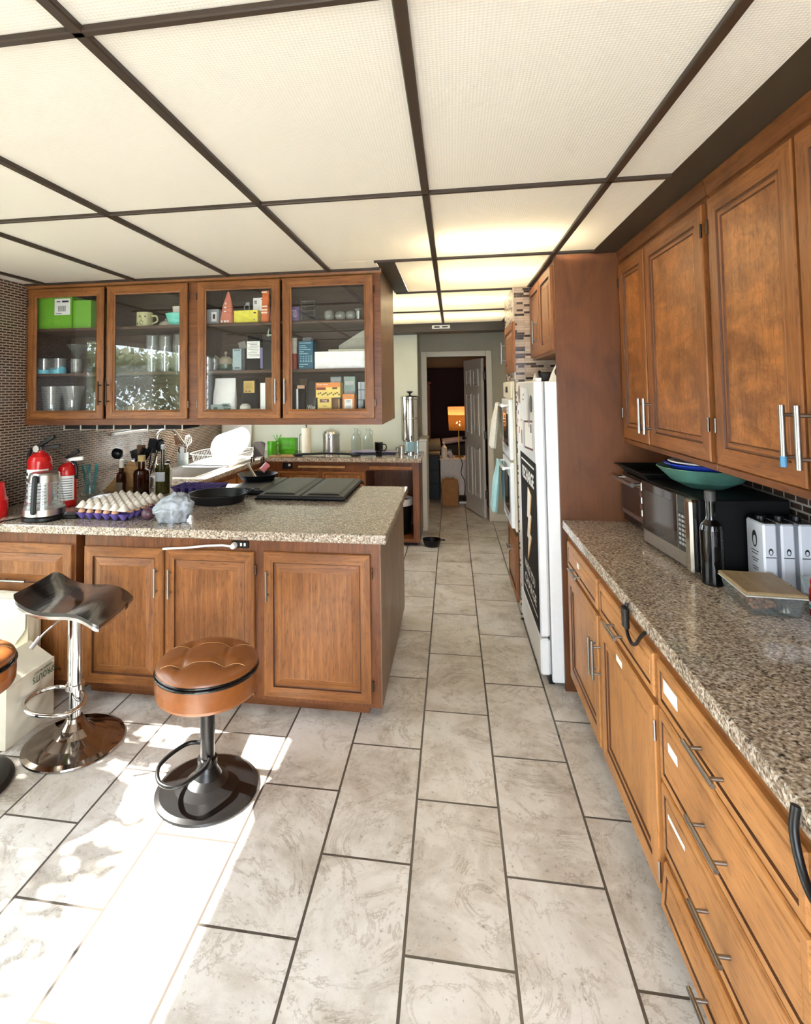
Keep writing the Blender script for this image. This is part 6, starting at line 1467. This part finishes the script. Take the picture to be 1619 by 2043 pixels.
for z0, z1 in ((1.115, 1.555), (0.625, 1.095)):
    m = MB(); m.box(OX - 0.046, OX - 0.016, 4.21, 4.81, z0, z1, 0.006); d = t.part('oven_door', m, WHITE)
    m = MB(); m.box(OX - 0.0475, OX - 0.046, 4.30, 4.72, z0 + 0.09, z1 - 0.11); t.part('oven_window', m, OG, under=d)
    t.part('handle', bar_handle((OX - 0.046, 4.51, z1 - 0.045), Y, 0.54, -X, 0.012, 0.045, 0.06), WHITE, under=d)
t.done()
m = MB(); m.rings((OX - 0.001, 4.80, 0.10), -Y, Z, -X, 0.58, 0.47, RAISED)
t = Thing('drawer_cabinet', 'wooden drawer front below the white wall ovens', 'cabinet'); d = t.part('drawer', m, [UW['z'], UW['y'], UW['z']]); t.part('handle', bar_handle((OX - 0.02, 4.5, 0.42), Y, 0.15, -X), NICKEL, under=d); t.done()
def hung_towel(label, y, zt, L, mat, w=0.22):
    def fn(u, v):
        s = (v - 0.5) * 2; yy = y + (u - 0.5) * w * (1 + 0.12 * abs(s)) + 0.006 * math.sin(12 * u)
        if abs(s) < 0.12:
            a = s / 0.12 * PI / 2; x = OX - 0.091 - 0.017 * (-math.sin(a)); z = zt + 0.017 * math.cos(a)
        else:
            k = (abs(s) - 0.12) / 0.88; x = OX - 0.091 + (0.017 if s > 0 else -0.017) * 1.0 - (0.040 * k if s < 0 else -0.004 * k) + 0.018 * math.sin(19 * u) * min(1, 2.5 * k) * (1 if s < 0 else 0.2); z = zt - L * k * (1.0 if s < 0 else 0.8)
        return V3((x, yy, z))
    m = MB(); m.grid(fn, 40, 50); return single('hand_towel', m, mat, label, 'towel')
hung_towel('cream striped towel hanging on the upper oven handle', 4.56, 1.51, 0.33, CLOTHW, 0.30)
hung_towel('aqua towel hanging on the lower oven handle', 4.56, 1.05, 0.36, AQUA, 0.28)

# ------------------------------------------------------------------ doorway and the room behind
t = Thing('door', 'white six panel door standing open in the far doorway', 'door')
ang = math.radians(107)
DM = Matrix.Translation((0.385, YD + 0.10, 0.012)) @ Matrix.Rotation(ang, 4, 'Z')   # local +X runs from the hinge to the free edge
dw, dh, dt = 0.70, 2.015, 0.034
DW = plain('door_white', (206, 200, 192), 0.45, 0, 0.02, 8)
m = MB(); m.box(0, dw, -dt / 2, dt / 2, 0, dh, 0.002, M=DM); b = t.part('slab', m, DW)
for x0 in (0.10, 0.395):
    for z0, z1 in ((0.22, 0.86), (1.02, 1.56), (1.66, 1.88)):
        for sg in (1, -1):
            m = MB()
            R3 = DM.to_3x3()
            O = DM @ V3((x0 if sg < 0 else x0 + 0.205, sg * (dt / 2 + 0.0004), z0))
            m.rings(O, R3 @ (X * -sg), Z, R3 @ (Y * sg), 0.205, z1 - z0, [(0, 0), (0.004, 0.010), (0.014, 0.010), (0.026, 0.0006), (0.036, 0.0006), (0.06, 0.007)], back=False, mats=(0, 0, 0)); t.part('panel', m, DW, under=b)
m = MB()
for sg in (1, -1): m.sphere(DM @ V3((dw - 0.06, sg * 0.055, 0.95)), 0.027, n=16); m.cyl(DM @ V3((dw - 0.06, sg * 0.018, 0.95)), DM @ V3((dw - 0.06, sg * 0.05, 0.95)), 0.010, n=10)
t.part('knob', m, plain('dark_bronze', (46, 38, 32), 0.3, 0.8))
for z in (0.25, 1.0, 1.75): m = MB(); m.box(0.388, 0.420, YD + 0.085, YD + 0.12, z, z + 0.10, 0.003); t.part('hinge', m, MATS['dark_bronze'])
t.done()
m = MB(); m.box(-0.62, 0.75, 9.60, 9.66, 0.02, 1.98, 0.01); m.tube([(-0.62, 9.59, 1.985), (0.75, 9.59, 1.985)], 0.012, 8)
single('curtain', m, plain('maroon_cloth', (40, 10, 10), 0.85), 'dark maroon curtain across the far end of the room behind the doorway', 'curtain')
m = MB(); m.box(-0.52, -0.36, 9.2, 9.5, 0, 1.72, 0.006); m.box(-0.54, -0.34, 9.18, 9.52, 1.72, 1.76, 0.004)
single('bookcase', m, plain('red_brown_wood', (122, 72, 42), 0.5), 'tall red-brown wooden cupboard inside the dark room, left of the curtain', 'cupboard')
t = Thing('dresser', 'white dresser with small items on top, seen through the doorway', 'dresser')
DRW = plain('dresser_white', (208, 196, 184), 0.5)
m = MB(); m.box(-0.19, 0.34, 8.30, 8.72, 0.10, 0.60, 0.004); t.part('body', m, DRW)
m = MB(); m.box(-0.20, 0.35, 8.28, 8.73, 0.60, 0.622, 0.004); t.part('top', m, DRW)
for x in (-0.17, 0.32):
    for y in (8.32, 8.69): m = MB(); m.box(x - 0.02, x + 0.02, y - 0.02, y + 0.02, 0, 0.10); t.part('leg', m, DRW)
t.done()
t = Thing('table_lamp', 'lit lamp with a patterned amber shade in the dark room', 'lamp')
lx, ly, lz = 0.085, 8.52, 0.6225
m = MB(); m.lathe([(0, 0), (0.07, 0), (0.065, 0.015), (0.012, 0.03), (0.010, 0.40), (0.022, 0.41), (0.022, 0.425), (0.010, 0.43), (0.010, 0.45), (0, 0.45)], (lx, ly, lz), 20); t.part('stand', m, plain('brass', (190, 150, 84), 0.3, 0.9))
LS = NT('pierced_shade')
v = LS.coords((1, 1, 1)); vo = LS.new('TexVoronoi'); vo.inputs['Scale'].default_value = 55; LS.link(v, vo.inputs['Vector'])
d1 = LS.new('BsdfDiffuse'); d1.inputs[0].default_value = (0.045, 0.014, 0.006, 1); t1 = LS.new('BsdfTranslucent'); t1.inputs[0].default_value = (0.8, 0.36, 0.10, 1); tr = LS.new('BsdfTransparent')
mx = LS.new('MixShader'); mx.inputs[0].default_value = 0.06; LS.link(d1.outputs[0], mx.inputs[1]); LS.link(t1.outputs[0], mx.inputs[2])
gt = LS.new('Math', operation='LESS_THAN'); gt.inputs[1].default_value = 0.22; LS.link(vo.outputs['Distance'], gt.inputs[0])
m3 = LS.new('MixShader'); LS.link(gt.outputs[0], m3.inputs[0]); LS.link(mx.outputs[0], m3.inputs[1]); LS.link(tr.outputs[0], m3.inputs[2]); LS.link(m3.outputs[0], LS.out.inputs[0])
m = MB(); m.lathe([(0.145, 0.40), (0.152, 0.63)], (lx, ly, lz), 36); s = t.part('lamp_shade', m, LS.m)
PT = NT('painted_band'); tt = PT.new('BsdfTranslucent'); tt.inputs[0].default_value = (0.9, 0.5, 0.25, 1); dd = PT.new('BsdfDiffuse'); dd.inputs[0].default_value = (0.6, 0.3, 0.15, 1)
mm = PT.new('MixShader'); mm.inputs[0].default_value = 0.25; PT.link(dd.outputs[0], mm.inputs[1]); PT.link(tt.outputs[0], mm.inputs[2]); PT.link(mm.outputs[0], PT.out.inputs[0])
m = MB(); m.lathe([(0.152, 0.63), (0.156, 0.745)], (lx, ly, lz), 36); t.part('shade_band', m, PT.m, under=s)
BU = NT('bulb_glow'); BU.set(Emission_Color=(1.0, 0.62, 0.25), Emission_Strength=22.0)
m = MB(); m.sphere((lx, ly, lz + 0.50), 0.045, (0.8, 0.8, 1.15), 16); t.part('bulb', m, BU.m); t.done()
pl = bpy.data.lights.new('lamp_light', 'POINT'); pl.energy = 3.5; pl.color = (1, 0.62, 0.3); pl.shadow_soft_size = 0.05
po = bpy.data.objects.new('lamp_light', pl); COL.objects.link(po); po.location = (lx, ly, lz + 0.60)
cable('lamp_cord', [(lx, 8.40, 0.630), (lx + 0.02, 8.26, 0.630), (lx + 0.04, 8.250, 0.55), (lx + 0.02, 8.250, 0.42), (lx + 0.07, 8.25, 0.30), (lx + 0.06, 8.25, 0.10), (lx + 0.04, 8.25, 0.035)], 'dark lamp cord hanging down the front of the white dresser', 0.006)
t = Thing('pump_bottle', 'white pump bottle on the corner of the dresser', 'bottle')
m = MB(); m.lathe([(0, 0), (0.042, 0), (0.045, 0.02), (0.042, 0.15), (0.02, 0.18), (0, 0.182)], (-0.135, 8.42, 0.6225), 22, sharp=9); t.part('body', m, plain('cream_lotion', (216, 208, 190), 0.4))
m = MB(); m.tube([(-0.135, 8.42, 0.80), (-0.135, 8.42, 0.845), (-0.16, 8.40, 0.85)], 0.008, 8); t.part('pump', m, WHITEP); t.done()
vessel('cup', 'small pale cup between the pump bottle and the lamp', 'cup', -0.035, 8.38, 0.6225, [(0, 0), (0.034, 0), (0.036, 0.06), (0.032, 0.06), (0.03, 0.006), (0, 0.006)], plain('dusty_pink', (176, 156, 150), 0.5))
t = Thing('clock', 'small dark clock with a pale dial on the dresser', 'clock')
m = MB(); m.box(-0.10, -0.01, 8.50, 8.53, 0.6225, 0.74, 0.008); t.part('case', m, BLACK); m = MB(); m.lathe([(0, 0), (0.034, 0), (0.034, 0.004), (0, 0.004)], (0, 0, 0), 22, M=Matrix.Translation((-0.055, 8.4995, 0.685)) @ Matrix.Rotation(PI / 2, 4, 'X')); t.part('dial', m, plain('pale_dial', (170, 168, 160), 0.4)); t.done()
m = MB(); m.cyl((-0.46, 8.62, 0.78), (-0.20, 8.66, 0.80), 0.095, 0.09, 22); m.box(-0.46, -0.2, 8.5, 8.8, 0.651, 0.70, 0.02)
single('blanket_roll', m, plain('khaki_blanket', (134, 118, 92), 0.9, 0, 0.1, 20), 'rolled khaki blanket on the dark chest left of the dresser', 'blanket')
m = MB(); m.cyl((-0.17, 8.95, 0.81), (0.22, 9.0, 0.86), 0.05, 0.04, 16)
single('cushion', m, plain('pale_pink_cloth', (176, 156, 154), 0.9), 'pale rolled cloth lying behind the lamp', 'cloth')
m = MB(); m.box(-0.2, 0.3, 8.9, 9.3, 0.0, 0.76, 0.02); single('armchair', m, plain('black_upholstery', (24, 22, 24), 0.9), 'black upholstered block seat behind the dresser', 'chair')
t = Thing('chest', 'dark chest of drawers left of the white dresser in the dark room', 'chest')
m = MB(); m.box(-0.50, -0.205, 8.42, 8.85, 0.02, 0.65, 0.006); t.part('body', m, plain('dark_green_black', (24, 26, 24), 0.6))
for i in range(3): m = MB(); m.box(-0.49, -0.215, 8.408, 8.42, 0.05 + 0.2 * i, 0.235 + 0.2 * i, 0.004); t.part('drawer', m, MATS['dark_green_black'])
t.done()
t = Thing('paper_bag', 'brown paper bag with twisted handles on the floor in the far doorway', 'bag')
m = MB(); pillow_box(m, -0.165, 0.055, 7.98, 8.12, 0.002, 0.36, 0.012, 14, seed=3, crease=0.006); t.part('bag_body', m, KRAFT)
m = MB(); m.tube(smooth_path([(-0.12, 7.985, 0.355), (-0.11, 7.98, 0.40), (-0.05, 7.98, 0.38), (0.0, 7.98, 0.40), (0.01, 7.985, 0.355)]), 0.005, 6); t.part('handle', m, KRAFT); t.done()
m = MB(); m.box(0.07, 0.20, 8.20, 8.255, 0.001, 0.028, 0.006); single('power_strip', m, WHITEP, 'pale power strip on the floor under the dresser', 'power strip')

# ------------------------------------------------------------------ on the long worktop
MM = Matrix.Translation((0.862, 2.80, C)) @ Matrix.Rotation(math.radians(4.5), 4, 'Z')   # local -Y runs along the front, local +X goes back
t = Thing('microwave', 'stainless and black microwave on the long worktop', 'microwave')
ML, MH = 0.485, 0.292
m = MB(); m.box(0.012, 0.34, -ML, 0, 0.014, MH, 0.005, M=MM); t.part('case', m, MATBLACK)
m = MB(); m.box(0.0, 0.014, -ML + 0.015, -0.004, 0.014, 0.068, 0.002, M=MM); t.part('lower_panel', m, STEEL)
m = MB(); m.box(-0.004, 0.012, -0.345, -0.004, 0.070, MH - 0.004, 0.003, M=MM); d = t.part('door', m, plain('smoked_glass', (40, 33, 29), 0.07))
m = MB(); m.box(-0.0048, -0.004, -0.310, -0.03, 0.10, MH - 0.04, M=MM); t.part('window', m, plain('smoked_window', (58, 50, 44), 0.12), under=d)
m = MB(); m.box(-0.004, 0.012, -0.430, -0.347, 0.070, MH - 0.004, 0.003, M=MM); k = t.part('control_panel', m, plain('panel_black', (48, 48, 48), 0.2))
m = MB(); m.box(-0.0046, -0.004, -0.425, -0.352, MH - 0.07, MH - 0.02, M=MM); t.part('display', m, plain('display_grey', (66, 72, 70), 0.1), under=k)
for r in range(7):
    for c in range(3):
        m = MB(); m.box(-0.0048, -0.004, -0.422 + c * 0.024, -0.405 + c * 0.024, 0.095 + r * 0.018, 0.105 + r * 0.018, M=MM); t.part('button', m, plain('button_grey', (150, 150, 148), 0.5), under=k)
m = MB(); m.box(-0.020, 0.014, -ML, -0.433, 0.012, MH - 0.002, 0.009, M=MM); t.part('handle_column', m, plain('bright_steel', (214, 212, 208), 0.16, 1.0, 0.02))
for x in (0.05, 0.3):
    for y in (-ML + 0.04, -0.04): m = MB(); m.cyl(MM @ V3((x, y, 0)), MM @ V3((x, y, 0.015)), 0.012, n=12); t.part('foot', m, BLACK)
t.done()
TM = Matrix.Translation((0.895, 3.215, C)) @ Matrix.Rotation(math.radians(2), 4, 'Z')
t = Thing('toaster_oven', 'toaster oven with a steel bar handle behind the microwave', 'toaster oven')
m = MB(); m.box(0.0, 0.33, -0.375, 0, 0.018, 0.275, 0.006, M=TM); t.part('case', m, DKSTEEL)
m = MB(); m.box(-0.012, 0.0, -0.30, -0.008, 0.06, 0.258, 0.004, M=TM); d = t.part('door', m, STEEL)
m = MB(); m.box(-0.0135, -0.012, -0.285, -0.025, 0.085, 0.225, M=TM); t.part('window', m, plain('brown_glass', (48, 26, 14), 0.08), under=d)
R3 = TM.to_3x3(); t.part('handle', bar_handle(TM @ V3((-0.012, -0.155, 0.245)), R3 @ Y, 0.30, R3 @ -X, 0.011, 0.042, 0.08), STEEL, under=d)
m = MB(); m.box(-0.010, 0.0, -0.37, -0.305, 0.03, 0.265, 0.003, M=TM); k = t.part('control_panel', m, STEEL)
for z in (0.09, 0.15, 0.21): m = MB(); m.cyl(TM @ V3((-0.010, -0.338, z)), TM @ V3((-0.028, -0.338, z)), 0.018, 0.016, 16); t.part('knob', m, CHROME, under=k)
for x in (0.04, 0.29):
    for y in (-0.34, -0.04): m = MB(); m.cyl(TM @ V3((x, y, 0)), TM @ V3((x, y, 0.019)), 0.013, n=12); t.part('foot', m, BLACK)
t.done()
t = Thing('roasting_pan', 'black roasting pan lying on the toaster oven', 'pan')
m = MB(); m.rings(TM @ V3((-0.03, -0.40, 0.2762)), R3 @ X, R3 @ Y, Z, 0.36, 0.39, [(0.03, 0), (0.0, 0.035), (-0.012, 0.036), (-0.012, 0.040), (0.004, 0.040), (0.032, 0.004)], mats=(0, 0, 0)); t.part('pan', m, MATBLACK)
m = MB(); m.tube([TM @ V3((-0.04, -0.26, 0.312)), TM @ V3((-0.055, -0.25, 0.318)), TM @ V3((-0.055, -0.16, 0.318)), TM @ V3((-0.04, -0.15, 0.312))], 0.005, 8); t.part('handle', m, MATBLACK); t.done()
BX, BY, BZ = 1.055, 2.60, C + MH + 0.001
TLB = plain('sea_green_glaze', (74, 116, 104), 0.35, 0, 0.25, 14)
m = MB(); m.lathe([(0, 0), (0.07, 0), (0.13, 0.03), (0.185, 0.085), (0.182, 0.088), (0.125, 0.036), (0.06, 0.008), (0, 0.008)], (0, 0, 0), 44, M=Matrix.Translation((BX, BY, BZ)) @ Matrix.Diagonal((1, 1.05, 1, 1)), sharp=9)
single('bowl', m, TLB, 'wide sea green bowl on top of the microwave', 'bowl')
m = MB(); m.lathe([(0, 0), (0.06, 0), (0.12, 0.028), (0.165, 0.058), (0.163, 0.062), (0.118, 0.034), (0, 0.008)], (0, 0, 0), 44, M=Matrix.Translation((BX + 0.005, BY - 0.01, BZ + 0.042)), sharp=9)
single('bowl', m, plain('cobalt_glaze', (36, 62, 168), 0.2), 'cobalt blue bowl nested in the sea green bowl', 'bowl')
m = MB(); m.lathe([(0, 0), (0.08, 0), (0.150, 0.016), (0.155, 0.018), (0.150, 0.022), (0.08, 0.006), (0, 0.006)], (BX + 0.008, BY - 0.02, BZ + 0.092), 40)
single('plate', m, WHITE, 'white plate on top of the nested bowls', 'plate')
t = Thing('oil_bottle', 'tall black square-shouldered oil bottle in front of the microwave', 'bottle')
m = MB(); m.lathe([(0, 0), (0.036, 0.0), (0.038, 0.004), (0.038, 0.195), (0.034, 0.213), (0.018, 0.232), (0.0155, 0.245), (0.0155, 0.292), (0.018, 0.294), (0.018, 0.302), (0, 0.302)], (0.930, 2.262, C), 32, sharp=0.9); t.part('glass_body', m, GLOSSB)
m = MB(); m.lathe([(0, 0.3), (0.0185, 0.3), (0.0185, 0.335), (0.015, 0.338), (0, 0.338)], (0.930, 2.262, C), 22); t.part('cap', m, plain('charcoal_cap', (58, 56, 54), 0.5)); t.done()
def olive_tin(x, y, label):
    t = Thing('oil_tin', label, 'tin')
    m = MB(); w, d, h = 0.044, 0.118, 0.236
    m.box(x, x + w, y - d, y, C, C + h, 0.006); t.part('tin', m, plain('white_tin', (214, 218, 226), 0.28, 0.1, 0.01))
    m = MB(); m.box(x + 0.001, x + w - 0.001, y - d + 0.001, y - 0.001, C + h, C + h + 0.006, 0.002); l = t.part('lid_rim', m, DKSTEEL)
    m = MB(); m.cyl((x + w / 2, y - d / 2, C + h + 0.006), (x + w / 2, y - d / 2, C + h + 0.018), 0.016, n=16); t.part('cap', m, BLACK, under=l)
    m = MB()
    def ov(cx, cz, a, b, side):
        P = []
        for i in range(22):
            u, v = a * math.cos(2 * PI * i / 22), b * math.sin(2 * PI * i / 22)
            P.append(V3((x - 0.0006, cx - u, cz + v)) if side else V3((cx + u, y - d - 0.0006, cz + v)))
        return P
    def ring(cx, cz, a, b, side, k=0.6, dz=-0.2):
        A = ov(cx, cz, a, b, side); B = ov(cx, cz + dz * b, a * k, b * k, side)
        m.add(A + B, [(i, (i + 1) % 22, 22 + (i + 1) % 22, 22 + i) for i in range(22)])
    ring(y - d * 0.5, C + 0.172, 0.017, 0.030, True); t.part('olive_mark', m, INK); m = MB()
    ring(x + w / 2, C + 0.140, 0.0075, 0.012, False); t.part('olive_mark', m, INK); m = MB()
    for i, (ww, zz) in enumerate([(0.05, 0.128), (0.04, 0.118), (0.045, 0.100), (0.03, 0.092), (0.04, 0.070), (0.034, 0.062), (0.02, 0.045)]):
        m.add([(x - 0.0006, y - d * 0.5 + ww / 2, C + zz), (x - 0.0006, y - d * 0.5 - ww / 2, C + zz), (x - 0.0006, y - d * 0.5 - ww / 2, C + zz + 0.003), (x - 0.0006, y - d * 0.5 + ww / 2, C + zz + 0.003)], [(0, 1, 2, 3)])
    t.part('printed_label', m, INK); m = MB()
    quad(m, (x + w / 2, y - d - 0.0006, C + 0.120), X, Z, 0.034, 0.003); quad(m, (x + w * 0.55, y - d - 0.0006, C + 0.022), X, Z, 0.003, 0.016)
    t.part('printed_label', m, INK); t.done()

for x, lb in ((1.066, 'white oil tin with an olive mark, first in the row beside the microwave'), (1.123, 'white oil tin in the middle of the row of three'), (1.180, 'white oil tin at the wall end of the row')):
    olive_tin(x, 2.305, lb)
t = Thing('food_container', 'glass food container with a wooden lid, nuts and foil inside', 'container')
LM = Matrix.Translation((0.990, 2.064, C)) @ Matrix.Rotation(math.radians(-4), 4, 'Z'); R3 = LM.to_3x3()
def pan_at(m, M, w, d, h, tp=0.012, th=0.003):
    R = M.to_3x3(); m.rings(M @ V3((-w / 2, -d / 2, 0)), R @ X, R @ Y, Z, w, d, [(tp, 0), (0, h), (th, h), (tp + th, th)], mats=(0, 0, 0))
m = MB(); pan_at(m, LM, 0.160, 0.215, 0.062); t.part('dish', m, CLEAR)
m = MB(); m.rings(LM @ V3((-0.085, -0.112, 0.063)), R3 @ X, R3 @ Y, Z, 0.170, 0.224, [(0.004, 0), (0, 0.004), (0, 0.008), (0.004, 0.012), (0.010, 0.0125), (0.013, 0.011)], mats=(0, 0, 0)); l = t.part('lid', m, [LIDW])
m = MB(); m.rings(LM @ V3((-0.083, -0.110, 0.060)), R3 @ X, R3 @ Y, Z, 0.166, 0.220, [(0, 0), (-0.003, 0.001), (-0.003, 0.003), (0, 0.004)], mats=(0, 0, 0)); t.part('seal', m, plain('pale_silicone', (200, 200, 196), 0.5), under=l)
t.done()
rnd = random.Random(8)
m = MB()
for i in range(70):
    p = LM @ V3((rnd.uniform(-0.054, 0.004), rnd.uniform(-0.082, 0.06), 0.0)); m.sphere((p.x, p.y, C + 0.012 + rnd.uniform(0, 0.028)), 0.0085, (rnd.uniform(0.7, 1.1), rnd.uniform(0.8, 1.3), 0.8), 8)
o = single('nuts', m, plain('roasted_nuts', (146, 92, 56), 0.5, 0, 0.4, 60), 'brown nuts inside the glass food container', 'nuts'); o['kind'] = 'stuff'
m = MB()
def foil(u, v):
    q = LM @ V3((0.018 + 0.042 * u, -0.085 + 0.15 * v, 0.008 + 0.038 * math.sin(PI * u) ** 0.6 * math.sin(PI * v) ** 0.5 + 0.004 * math.sin(23 * u + 9 * v) * math.sin(17 * v)))
    return q
m.grid(foil, 30, 40); single('foil_packet', m, plain('silver_foil', (196, 194, 192), 0.25, 0.9, 0.1), 'crumpled silver foil packet in the glass food container', 'packet')
t = Thing('food_container', 'clear lidless glass container behind the wooden-lidded one', 'container')
m = MB(); pan_at(m, Matrix.Translation((1.205, 2.085, C)), 0.085, 0.16, 0.068); t.part('dish', m, CLEAR)
m = MB(); m.rings((1.1615, 2.004, C + 0.066), X, Y, Z, 0.087, 0.162, [(0, 0), (-0.003, 0.002), (0, 0.004), (0.004, 0.003)], back=False, mats=(0, 0, 0)); t.part('rim', m, CLEAR); t.done()
t = Thing('sauce_jar', 'red jar with a white printed band at the end of the food containers', 'jar')
jx, jy = 1.122, 1.962
m = MB(); m.lathe([(0, 0), (0.036, 0), (0.040, 0.008), (0.040, 0.085), (0.034, 0.10), (0, 0.10)], (jx, jy, C), 30); b = t.part('jar_body', m, plain('red_sauce', (160, 26, 26), 0.15))
m = MB(); m.lathe([(0.034, 0.10), (0.036, 0.101), (0.036, 0.118), (0, 0.119)], (jx, jy, C), 30); t.part('lid', m, RED)
m = MB(); m.lathe([(0.0405, 0.03), (0.0405, 0.052)], (jx, jy, C), 30); t.part('band', m, plain('white_band', (226, 230, 232), 0.5), under=b)
m = MB(); m.lathe([(0.0408, 0.0325), (0.0408, 0.042)], (jx, jy, C), 30); t.part('stripe', m, plain('teal_band', (60, 120, 120), 0.5), under=b)
m = MB()
for i in range(24):
    a, a2 = 2 * PI * i / 24, 2 * PI * (i + 1) / 24
    q = lambda a, r: V3((jx + 0.041 * math.sin(-0.55 + r * math.cos(a) / 0.041), jy - 0.041 * math.cos(-0.55 + r * math.cos(a) / 0.041), C + 0.072 + r * math.sin(a)))
    m.add([q(a, 0.017), q(a2, 0.017), q(a2, 0.013), q(a, 0.013)], [(0, 1, 2, 3)])
t.part('round_mark', m, WHITEINK, under=b); t.done()
